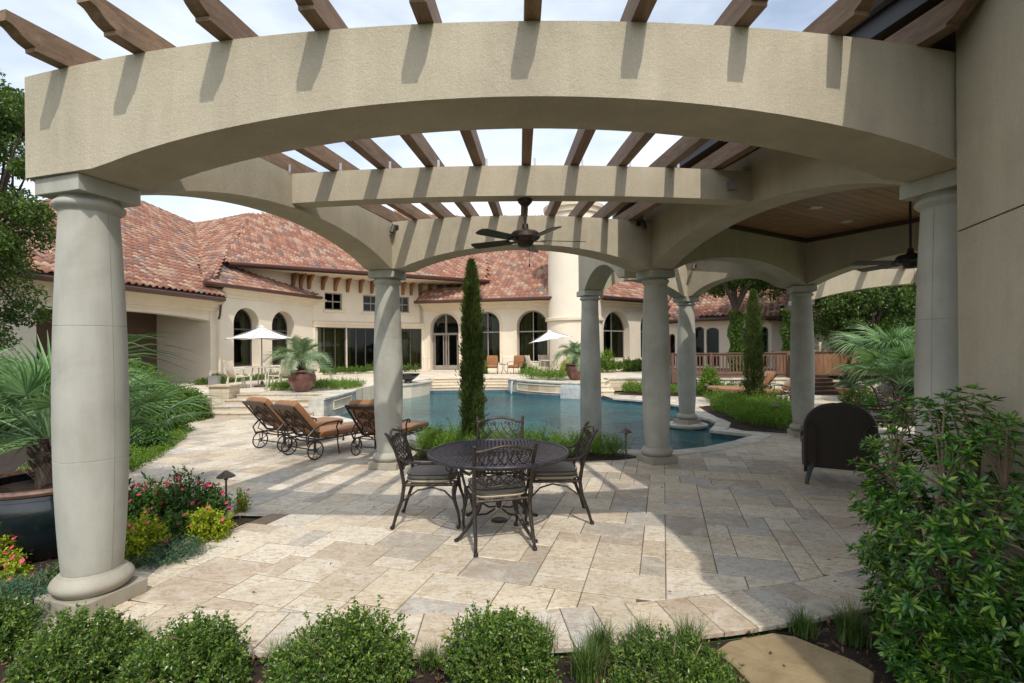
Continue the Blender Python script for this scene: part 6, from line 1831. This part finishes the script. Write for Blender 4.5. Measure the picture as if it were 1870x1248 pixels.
put('leaf', np.concatenate(Vs), np.concatenate(Fs), M['laurel'], LB, smooth=True)

# --- cover plants over an area
def cover(name, label, cat, poly, h, dens, lpt, L, W, mat, seed, z=0.03, tl=.16, parent=None, flowers=None, hv=.35, lean=.45):
    g = np.random.default_rng(seed); xs = [p[0] for p in poly]; ys = [p[1] for p in poly]
    n = int(dens * (max(xs) - min(xs)) * (max(ys) - min(ys))); X = g.uniform(min(xs), max(xs), n); Y = g.uniform(min(ys), max(ys), n)
    ok = np.array([inside((a, b), poly) for a, b in zip(X, Y)]); X = X[ok]; Y = Y[ok]; n = len(X)
    lump = np.array([mnoise.noise(Vector((a * 1.7, b * 1.7, seed))) for a, b in zip(X, Y)])
    H = h * (1 - hv + hv * g.random(n) + .45 * lump); H *= np.where(g.random(n) < .06, 1.35, 1)
    td = unit(np.stack([g.normal(0, lean, n), g.normal(0, lean, n), np.ones(n)], 1))
    tip = np.stack([X, Y, np.full(n, z)], 1) + td * H[:, None]
    t = g.random((n, lpt)); l_ = np.minimum(H, tl * 1.6 + .0 * H)
    base = tip[:, None, :] - td[:, None, :] * (l_[:, None] * (1 - t))[:, :, None]
    ax = unit((td[:, None, :] * .55 + .8 * g.normal(size=(n, lpt, 3))).reshape(-1, 3)); base = base.reshape(-1, 3); s = g.uniform(.7, 1.3, len(base))
    V, F = leaves_np(base, ax, L * s, W * s, flat=np.tile([0, 0, 1.], (len(base), 1)), g=g)
    if parent is None:
        o = put(name, V, F, M[mat], None); tag(o, label, cat, kind='stuff')
    else: o = put('foliage', V, F, M[mat], parent)
    return o, tip
cover('groundcover', 'feathery lime green groundcover between the dining table and the pool', 'ground cover', [(-1.55, 8.05), (-.4, 7.95), (.6, 7.9), (1.55, 7.98), (1.85, 8.1), (1.6, 8.38), (.2, 8.55), (-.9, 8.85), (-1.5, 9.1)], .40, 1000, 26, .036, .009, 'limeleaf', 101, hv=.5)
cover('groundcover', 'tall feathery lime green groundcover right of the pool island', 'ground cover', [(5.12, 12.4), (4.98, 11.5), (4.85, 10.9), (5.5, 10.35), (6.3, 11.0), (7.1, 13.0), (7.3, 14.4), (6.5, 15.1), (5.6, 14.6), (5.3, 13.5)], .46, 420, 24, .042, .011, 'limeleaf', 102, hv=.4)
cover('groundcover', 'lime groundcover in front of the curved cream retaining wall', 'ground cover', [(4.2, 18.9), (5.2, 18.5), (7.0, 18.0), (6.6, 19.2), (5.2, 20.2), (4.3, 20.3)], .40, 170, 20, .06, .02, 'limeleaf', 103)
cover('groundcover', 'low green planting under the deck wall behind the far loungers', 'ground cover', [(7.0, 18.0), (9.2, 18.1), (9.2, 18.8), (6.9, 19.1)], .42, 170, 20, .06, .02, 'hedge', 104)
cover('groundcover', 'lime green mat along the left edge of the patio behind the left column', 'ground cover', [(-5.25, 6.4), (-5.5, 7.6), (-6.0, 8.9), (-6.5, 10.1), (-7.4, 11.4), (-8.3, 11.4), (-8.0, 9.0), (-6.6, 6.9)], .24, 420, 16, .036, .014, 'limeleaf', 105, z=-.03)
cover('groundcover', 'lime green plants filling the planter around the left red pot', 'ground cover', [(PT1[0] - 1.3, 16.2), (-5.3, 16.5), (-5.2, 18.2), (PT1[0] - 1.2, 17.6)], .34, 260, 18, .05, .014, 'limeleaf', 106, z=TZ)
cover('groundcover', 'lime green plants on top of the curved fountain wall', 'ground cover', [(.3, 21.7), (1.2, 20.6), (2.1, 19.95), (2.2, 20.7), (1.6, 21.8), (.8, 22.3)], .50, 260, 18, .06, .016, 'limeleaf', 107, z=TZ)
cover('groundcover', 'low green hedge at the foot of the glazed bay', 'hedge', [(-10.2, 27.3), (-8.6, 28.8), (-5.6, 30.3), (-5.4, 29.9), (-8.3, 28.2), (-9.8, 26.8)], .42, 150, 20, .08, .03, 'hedge', 108, z=TZ)
cover('groundcover', 'low shrubs along the house wall right of the tower', 'hedge', [(4.6, 27.4), (6.5, 28.4), (9.3, 30.5), (9.8, 29.8), (7.0, 27.5), (5.0, 26.6)], .6, 130, 20, .09, .035, 'hedge', 109, z=TZ)
cover('groundcover', 'low reddish green planting along the porch wall', 'ground cover', [(-12.3, 19.5), (-11.9, 22.2), (-10.6, 24.8), (-10.2, 24.5), (-11.3, 21.9), (-11.8, 19.4)], .3, 150, 16, .07, .03, 'hedge', 110, z=TZ)
# lime shrubs next to the far windows
for i, (px, y, r_, h, l, mt) in enumerate([(1108, 26.9, .55, 1.15, 'bright green shrub left of the arched window right of the tower', 'limeleaf'), (1148, 27.8, .35, .7, 'small round green shrub below the arched window right of the tower', 'hedge'), (1165, 28.2, .35, .7, 'small round dark shrub right of the arched window right of the tower', 'hedge'),
        (1292, 18.4, .48, 1.12, 'upright light green shrub standing before the deck railing', 'limeleaf'), (1045, 24.2, .6, .95, 'yellow green shrub behind the right umbrella table', 'yellow'), (1055, 26, .5, 1.2, 'light green shrub at the foot of the tower', 'limeleaf'),
        (880, 26.4, .35, .7, 'small green shrub left of the tan armchairs', 'hedge'), (962, 26.6, .4, .7, 'small green shrub between the tan armchairs and the umbrella table', 'hedge'), (395, 19.9, .3, .4, 'small low shrub by the grey box at the porch corner', 'hedge')]):
    z = TZ if y > 19 else 0
    shrub('shrub', l, 'shrub', (Pz(px, y), y, z), (r_, r_, h * .82), 420, 12, .07, .03, .22, mt, 200 + i, stemn=8)
# hedge masses left of the patio
for i, (x, y, r_, h, l, mt) in enumerate([(-7.7, 10.6, .85, 1.2, 'bushy green shrub right of the left column beside the lawn', 'hedge'), (-9.0, 12.0, 1.15, 1.6, 'tall green shrub mass below the porch at left', 'hedge'), (-8.4, 12.9, .7, .9, 'low dark green shrub against the stone pier', 'hedge'), (-10.6, 12.3, 1.2, 1.5, 'green shrub mass left of the left column far behind', 'hedge'), (-12.8, 12.8, 1.3, 1.6, 'green shrub mass at the far left edge behind the palm', 'hedge'), (-6.7, 9.0, .5, .62, 'small brown green shrub under the right side of the fan palm', 'roseleaf')]):
    shrub('shrub', l, 'shrub', (x, y, -.06), (r_, r_, h * .82), 1500, 14, .065, .030, .2, mt, 230 + i, stemn=10)
# --- flower bed at left
def flowers(par, pts, g, r_=.022, mat='pink', n=5):
    m = MB()
    for q in pts:
        q = Vector(q); up = Vector((g.normal(0, .5), -.6 + g.normal(0, .4), 1)).normalized(); a = up.cross(Vector((1, 0, 0))).normalized(); b = up.cross(a)
        for k in range(n):
            t_ = 2 * math.pi * k / n; d = a * math.cos(t_) + b * math.sin(t_); s = a * -math.sin(t_) + b * math.cos(t_)
            m.add([q, q + d * r_ * .6 + s * r_ * .45 + up * .004, q + d * r_ + up * .006, q + d * r_ * .6 - s * r_ * .45 + up * .004], [(0, 1, 2, 3)])
    o = m.build('flowers', M[mat], par); o['kind'] = 'stuff'
def fshrub(label, px, y, r_, h, mt, seed, fl=0, n=300, L=.034, W=.017, z=-.03, cat='flowering plant', name='flowering_plant', dx=0, **kw):
    x = Pz(px, y) + dx; t = shrub(name, label, cat, (x, y, z), (r_, r_, h * .84), n, 14, L, W, .13, mt, seed, stemn=10, jit=.14, **kw)
    if fl:
        g = np.random.default_rng(seed + 1); fl = int(fl * 1.7); d = unit(g.normal(size=(fl, 3))); d[:, 2] = abs(d[:, 2]) * .8 + .2; d[:, 1] = -abs(d[:, 1]) * .7 + .2
        d = unit(d); flowers(t, np.array([x, y, z + h * .17]) + d * np.array([r_, r_, h * .84]) * 1.04, g)
    return t
fshrub('tall loose pink flowering plant at the back of the left flower bed', 330, 5.15, .30, .48, 'roseleaf', 301, 16, 420)
fshrub('pink flowering plant behind the left column at the edge of the bed', 262, 5.0, .24, .46, 'roseleaf', 302, 14, 330)
fshrub('loose pink flowering plant left of the path light', 385, 5.2, .17, .40, 'roseleaf', 303, 10, 200)
fshrub('yellow green leafy plant at the front right of the left flower bed', 375, 4.72, .19, .30, 'yellow', 304, 2, 330, .03, .018)
fshrub('yellow green leafy plant beside the left column', 255, 4.3, .20, .36, 'yellow', 305, 5, 330, .03, .018)
fshrub('fresh green leafy plant in the middle of the left flower bed', 320, 4.65, .19, .28, 'roseleaf', 306, 3, 300, .034, .02)
fshrub('thin yellow sprig growing right of the path light', 440, 5.5, .10, .30, 'yellow', 307, 1, 60, .024, .014)
fshrub('blue green creeping juniper at the front of the left flower bed', 300, 4.3, .30, .17, 'juniper', 308, 0, 700, .022, .006, cat='juniper', name='creeping_juniper')
fshrub('blue green creeping juniper left of the column base', 60, 3.55, .38, .20, 'juniper', 309, 0, 1100, .022, .006, cat='juniper', name='creeping_juniper')
fshrub('blue green creeping juniper at the far left edge of the photo', -30, 3.4, .30, .18, 'juniper', 310, 0, 800, .022, .006, cat='juniper', name='creeping_juniper')
fshrub('pink flowered yellow green plant at the left edge before the teal pot', 28, 3.75, .10, .26, 'yellow', 311, 4, 160, .03, .018)
fshrub('pink flowered green plant cut by the left edge of the photo', -8, 4.1, .16, .36, 'yellow', 312, 5, 200, .03, .018)
fshrub('small green sprig against the left column and the teal pot', 97, 3.75, .05, .24, 'roseleaf', 313, 0, 40, .03, .018)
for i, (px, y, fl) in enumerate([(1590, 12.8, 8), (1625, 11.6, 12), (1660, 11.2, 10), (1565, 14.2, 6)]):
    fshrub(['pink flowering bush right of the terracotta bowl', 'pink flowering bush left of the dark lattice chair', 'pink flowering bush behind the lattice chairs', 'small flowering bush beside the terracotta bowl'][i], px, y, .42, .55, 'roseleaf', 320 + i, fl * 2, 380, .05, .026)
# --- palms
def strip(V, F, pts, wid, side, fold, k0):
    n_ = len(pts)
    for p_, w_ in zip(pts, wid): V += [p_ + side * w_, p_ - Vector((0, 0, fold * w_)), p_ - side * w_]
    for i in range(n_ - 1):
        for j in range(2): a = k0 + 3 * i + j; F.append((a, a + 1, a + 4, a + 3))
def fan_mesh(name, pl, bl, nl, g, droop=.25, arc=118):
    """petiole along +x rising, fan blade at its end"""
    m = MB(); pts = [Vector((pl * f, 0, .10 * pl * math.sin(f * 2.2))) for f in (0, .25, .5, .75, 1)]
    m.tube(pts, [.012, .010, .009, .008, .007], 5, False)
    V = []; F = []; hub = pts[-1]; fx = Vector((1, 0, -.15)).normalized(); up = Vector((.15, 0, 1)).normalized(); sy = Vector((0, 1, 0))
    for i in range(nl):
        a = R(-arc + 2 * arc * i / (nl - 1)) + g.normal(0, .012); d = (fx * math.cos(a) + sy * math.sin(a)).normalized(); L_ = bl * (1 - .22 * (abs(a) / R(arc)) ** 2) * g.uniform(.92, 1.05)
        sd = up.cross(d).normalized(); dr = droop * g.uniform(.6, 1.5); pp = []; ww = []
        for f in (0, .18, .4, .62, .82, 1.0):
            pp.append(hub + d * (L_ * f * (1 - .12 * f * f * dr)) + up * (.05 * L_ * math.sin(f * 2.5)) - Vector((0, 0, dr * L_ * f ** 3.0)))
            ww.append(bl * math.tan(R(arc) / (nl - 1)) * max(.16, min(f, .30)) * (1 if f < .45 else (1.03 - f) / .6) + .0008)
        strip(V, F, pp, ww, sd, .7, len(V))
    m.add(V, F, False); return m.mesh(name, M['palm'])
def feather_mesh(name, L_, g, droop=.55, npair=44, mat='pindo'):
    m = MB(); rac = []
    for k in range(13):
        f = k / 12; rac.append(Vector((L_ * f * (1 - .28 * f * f), 0, L_ * (.62 * f - droop * 1.35 * f * f))))
    m.tube(rac, [.014 * (1 - .8 * k / 12) + .002 for k in range(13)], 5, False)
    V = []; F = []
    for i in range(npair):
        f = .16 + .84 * i / npair; k = min(11, int(f * 12)); q = rac[k].lerp(rac[k + 1], f * 12 - k); tg = (rac[k + 1] - rac[k]).normalized(); up = tg.cross(Vector((0, 1, 0))); up = -up if up.z < 0 else up
        ll = L_ * .34 * (math.sin(math.pi * min(1, .18 + f * .80)) ** .6) * g.uniform(.85, 1.1)
        for s in (-1, 1):
            d = (Vector((0, s, 0)) * .8 + tg * .62 + up * g.uniform(.25, .6)).normalized(); pp = []; ww = []
            for t_ in (0, .35, .7, 1.0): pp.append(q + d * ll * t_ - Vector((0, 0, .30 * ll * t_ * t_))); ww.append(.009 * (1 - t_ * .85) * L_ ** .5)
            strip(V, F, pp, ww, tg.cross(d).cross(d).normalized() if 0 else tg, .3, len(V))
    m.add(V, F, False); return m.mesh(name, M[mat])
def palm(label, c, kind, n, L_, seed, group=None, trunk=.25, tr=.09, pet=.5, elev=(5, 80), mat=None, skip=None, droop=None):
    g = np.random.default_rng(seed); t = thing('palm', label, 'palm', (c[0], c[1], c[2]), group=group)
    m = MB(); m.lathe([(tr * 1.1, c[2] - .05), (tr * 1.2, c[2] + trunk * .5), (tr, c[2] + trunk), (tr * .4, c[2] + trunk + .12)], (c[0], c[1], 0), 14)
    for k in range(40):
        a = g.uniform(0, 6.28); z = c[2] + g.uniform(0, trunk + .05); m.bar((c[0] + tr * math.cos(a), c[1] + tr * math.sin(a), z), (c[0] + tr * 1.7 * math.cos(a), c[1] + tr * 1.7 * math.sin(a), z + .09), .03, .012)
    m.build('trunk', M['bark'], t)
    if kind == 'fan': ms = [fan_mesh('frond', pet * s, L_ * s, nl, g, d) for s, nl, d in ((1, 34, .22), (.85, 30, .35), (1.05, 36, .5), (.7, 28, .12))]
    else: ms = [feather_mesh('frond', L_ * s, g, d) for s, d in ((1, .55), (.9, .7), (.8, .35), (1.05, .8))]
    for i in range(n):
        f = (i + .5) / n; a = i * 2.39996 + g.normal(0, .12); e = elev[0] + (elev[1] - elev[0]) * f ** 1.3 + g.normal(0, 4)
        if skip and skip(math.degrees(a) % 360, e): continue
        me = ms[int(g.integers(0, len(ms)))] if f < .75 else ms[-1] if kind == 'fan' else ms[2]
        o = link('frond', me, (c[0], c[1], c[2] + trunk + .04), t)
        o.rotation_euler = (Matrix.Rotation(a, 3, 'Z') @ Matrix.Rotation(-R(e - (0 if kind == 'fan' else 30)), 3, 'Y') @ Matrix.Rotation(g.normal(0, .3), 3, 'X')).to_euler()
        s = g.uniform(.85, 1.1); o.scale = (s, s, s)
    return t
palm('large green fan palm in the teal pot, spreading at the left edge', (PT0[0], PT0[1], .56), 'fan', 30, .66, 401, pet=.80, elev=(0, 86), trunk=.30, skip=lambda a, e: (a < 75 or a > 285) and e < 32)
palm('green fan palm behind the left column, fronds reaching over the patio edge', (-4.62, 5.95, -.05), 'fan', 24, .60, 402, pet=.80, elev=(16, 88), trunk=.60)
palm('bushy silver green feather palm in the left red pot', (PT1[0], PT1[1], TZ + .58), 'feather', 30, 1.25, 403, trunk=.30, tr=.10, elev=(28, 92))
palm('feather palm in the red pot half hidden behind the pool column', (PT2[0], PT2[1], TZ + .58), 'feather', 24, 1.15, 404, trunk=.30, tr=.09, elev=(28, 92))
palm('small spiky green plant in the terracotta bowl', (PT3[0], PT3[1], .22), 'feather', 16, .75, 405, trunk=.06, tr=.04, elev=(25, 92), mat='palm')
palm('tall green fan palm right of the deck stairs', (11.6, 15.2, .0), 'fan', 30, .95, 406, pet=1.15, elev=(5, 82), trunk=.45)
palm('green fan palm behind the flowers at far right', (12.6, 16.8, .0), 'fan', 26, 1.0, 407, pet=1.2, elev=(5, 82), trunk=1.0)
palm('broad fan palm close to the big right column', (11.9, 13.4, .0), 'fan', 22, .8, 408, pet=.9, elev=(0, 75), trunk=.2)
# --- cypresses
def cypress(label, x, y, z0, h, r_, n, seed, wild=0, bare=0.):
    g = np.random.default_rng(seed); t = thing('cypress', label, 'cypress tree', (x, y, z0))
    m = MB(); m.tube([(x, y, z0 - .05), (x + .01, y, z0 + h * .5), (x, y, z0 + h * .94)], [.05, .03, .008], 7); m.build('trunk', M['bark'], t)
    f = g.random(n) ** .9; a = g.uniform(0, 6.28, n); k = .5 + .5 * np.sin(a * 3 + f * 34) * np.sin(a * 2 - f * 21 + 1)
    prof = r_ * np.clip(np.minimum((f + .05) * 5.5, 1.0) * (1 - f ** 6) ** .7 * (1 - .30 * f), .02, 1) * (.72 + .42 * k)
    rr_ = prof * np.sqrt(g.uniform(.35, 1.0, n)) * np.where(g.random(n) < .04 + wild, g.uniform(1.0, 1.45 + wild, n), 1)
    base = np.stack([x + rr_ * np.cos(a), y + rr_ * np.sin(a), z0 + .05 + f * h * .96], 1)
    ax = unit(np.stack([np.cos(a) * .45, np.sin(a) * .45, np.ones(n)], 1) + .28 * g.normal(size=(n, 3)))
    V, F = leaves_np(base, ax, g.uniform(.05, .115, n), g.uniform(.010, .02, n), g=g)
    put('foliage', V, F, M['cypress'], t); return t
cypress('tall thin dark cypress rising behind the dining table', Pz(862, 8.62), 8.62, 0, 3.26, .19, 24000, 501, .10)
cypress('thin shaggy cypress between the loungers and the deck', Pz(1376, 14.2), 14.2, 0, 3.35, .26, 15000, 502, .22)
# --- broadleaf trees
def tree(label, c, trunk_h, crown_c, crown_r, ncl, lpc, L, W, mat, seed, cr=.55, tr=.16, limbs=9, group=None, ivy=0, lean=(0, 0), name='oak_tree', cat='tree', clip=None, gap=0):
    g = np.random.default_rng(seed); t = thing(name, label, cat, tuple(c), group=group)
    m = MB(); top = Vector((c[0] + lean[0], c[1] + lean[1], c[2] + trunk_h))
    m.tube([Vector(c) - Vector((0, 0, .2)), Vector(c).lerp(top, .35) + Vector((.08, 0, 0)), Vector(c).lerp(top, .7) - Vector((.06, 0, 0)), top], [tr * 1.25, tr, tr * .9, tr * .8], 10)
    cl = []
    while len(cl) < ncl:
        d = unit(g.normal(size=(1, 3)))[0]; q = np.array(crown_c) + d * np.array(crown_r) * g.uniform(.35, 1.0) ** .6
        if clip and not clip(q): continue
        cl.append(q)
    hub = [top.lerp(Vector(crown_c), .45 + .35 * g.random()) + Vector((g.normal(0, crown_r[0] * .18), g.normal(0, crown_r[1] * .18), 0)) for _ in range(limbs)]
    for hb_ in hub: m.tube([top - Vector((0, 0, .1)), top.lerp(hb_, .5) + Vector((g.normal(0, .12), g.normal(0, .12), .1)), hb_], [tr * .6, tr * .42, tr * .28], 7, False)
    for q in cl:
        v = Vector(q); hb_ = min(hub, key=lambda z: (z - v).length); m.tube([hb_, hb_.lerp(v, .5) + Vector((g.normal(0, .1), g.normal(0, .1), .08)), v], [tr * .22, tr * .12, tr * .04], 5, False)
    m.build('trunk', M['bark'], t)
    Q = np.array(cl); n = ncl * lpc; idx = np.repeat(np.arange(ncl), lpc); d = unit(g.normal(size=(n, 3))); sz = g.uniform(.6, 1.25, ncl)[idx]
    base = Q[idx] + d * (cr * sz * g.uniform(.15, 1, n) ** .5)[:, None] * np.array([1, 1, .6])
    ax = unit(d * .5 + g.normal(size=(n, 3)) * .7 + np.array([0, 0, -.1]))
    V, F = leaves_np(base, ax, L * g.uniform(.7, 1.25, n), W * g.uniform(.7, 1.25, n), flat=np.tile([0, 0, 1.], (n, 1)), g=g)
    put('crown', V, F, M[mat], t)
    if ivy:
        n = 2600; f = g.random(n); a = g.uniform(0, 6.28, n); p0 = np.array(c); p1 = np.array(top)
        rr_ = tr * 1.0 * g.uniform(1, 1.35, n) * (1 + .3 * np.sin(f * 17 + a)); base = p0 + (p1 - p0) * (f * ivy)[:, None] + np.stack([np.cos(a) * rr_, np.sin(a) * rr_, 0 * a], 1)
        ax = unit(np.stack([np.cos(a), np.sin(a), g.normal(0, .5, n) - .4], 1)); V, F = leaves_np(base, ax, .10, .09, g=g); put('ivy', V, F, M['hedge'], t)
    return t
tree('dark oak leaning in from the left edge in front of the tiled roof', (-11.2, 10.2, -.05), 2.4, (-10.5, 9.6, 4.7), (2.15, 1.9, 2.9), 95, 620, .085, .045, 'oak', 601, cr=.48, tr=.2, limbs=9, clip=lambda q: q[0] < -.955 * q[1] + .28 + (.42 if q[2] < 3.4 else 0))
tree('ivy clad oak with dark trunk rising behind the deck railing', (9.75, 22.3, TZ), 3.0, (10.6, 22.8, 6.2), (3.3, 2.6, 2.5), 64, 420, .17, .10, 'oak', 602, cr=.85, tr=.17, limbs=8, ivy=.95)
tree('second ivy clad oak just left of the pavilion column', (11.35, 21.0, TZ), 3.0, (13.2, 22.4, 6.4), (3.2, 2.6, 2.3), 60, 400, .17, .10, 'oak', 603, cr=.85, tr=.15, limbs=8, ivy=.95)
WD = [(17.5, 27, 9.5, 'leafy oak with visible trunk behind the fan palms'), (22, 31, 10, 'broad oak at far right beyond the guest wing'), (20.5, 36, 12, 'tall oak behind the guest wing roof'), (27, 34, 11, 'far oak behind the fan palms at right'), (16, 40, 12, 'distant tree behind the guest wing, left one'), (25, 44, 13, 'distant tree behind the guest wing, right one'), (33, 42, 12, 'distant tree at the right edge of the garden'), (14.5, 20.8, 6, 'small light tree just behind the board fence'), (18.5, 22.5, 6.2, 'small light tree behind the fan palms')]
for i, (x, y, h, l) in enumerate(WD):
    tree(l, (x, y, 0), h * .3, (x, y, h * .62), (h * .36, h * .33, h * .40), 60, 260, .26 if h > 7 else .15, .16 if h > 7 else .09, ['woodleaf', 'oak', 'hedge'][i % 3], 620 + i, cr=.12 * h, tr=.02 * h + .04, group='trees beyond the deck and fence')
g = np.random.default_rng(9)
o, _ = cover('undergrowth', 'dense green undergrowth filling the garden beyond the fence at right', 'undergrowth', [(14, 17.5), (26, 19), (34, 30), (30, 46), (19, 30), (15.5, 22)], 2.2, 26, 40, .24, .13, 'woodleaf', 701, z=0, tl=1.1, hv=.6)
cover('undergrowth', 'dense dark shrubbery filling the far left behind the palms', 'undergrowth', [(-20, 8), (-11.5, 8.5), (-12.8, 13.6), (-20, 13.2)], 1.5, 60, 34, .10, .06, 'hedge', 702, z=0, tl=.7, hv=.6)

# a few dry leaves blown onto the paving
g = np.random.default_rng(12); n = 46
x = g.uniform(-2.6, 3.0, n); y = g.uniform(3.3, 7.6, n); base = np.stack([x, y, np.full(n, .005)], 1); ax = unit(np.stack([g.normal(size=n), g.normal(size=n), g.uniform(0, .2, n)], 1))
V, F = leaves_np(base, ax, g.uniform(.012, .035, n), g.uniform(.006, .016, n), flat=np.tile([0, 0, 1.], (n, 1)), g=g)
o = put('fallen_leaves', V, F, M['chip'], None); tag(o, 'small dry brown leaves and crumbs scattered over the travertine', 'fallen leaves', kind='stuff')
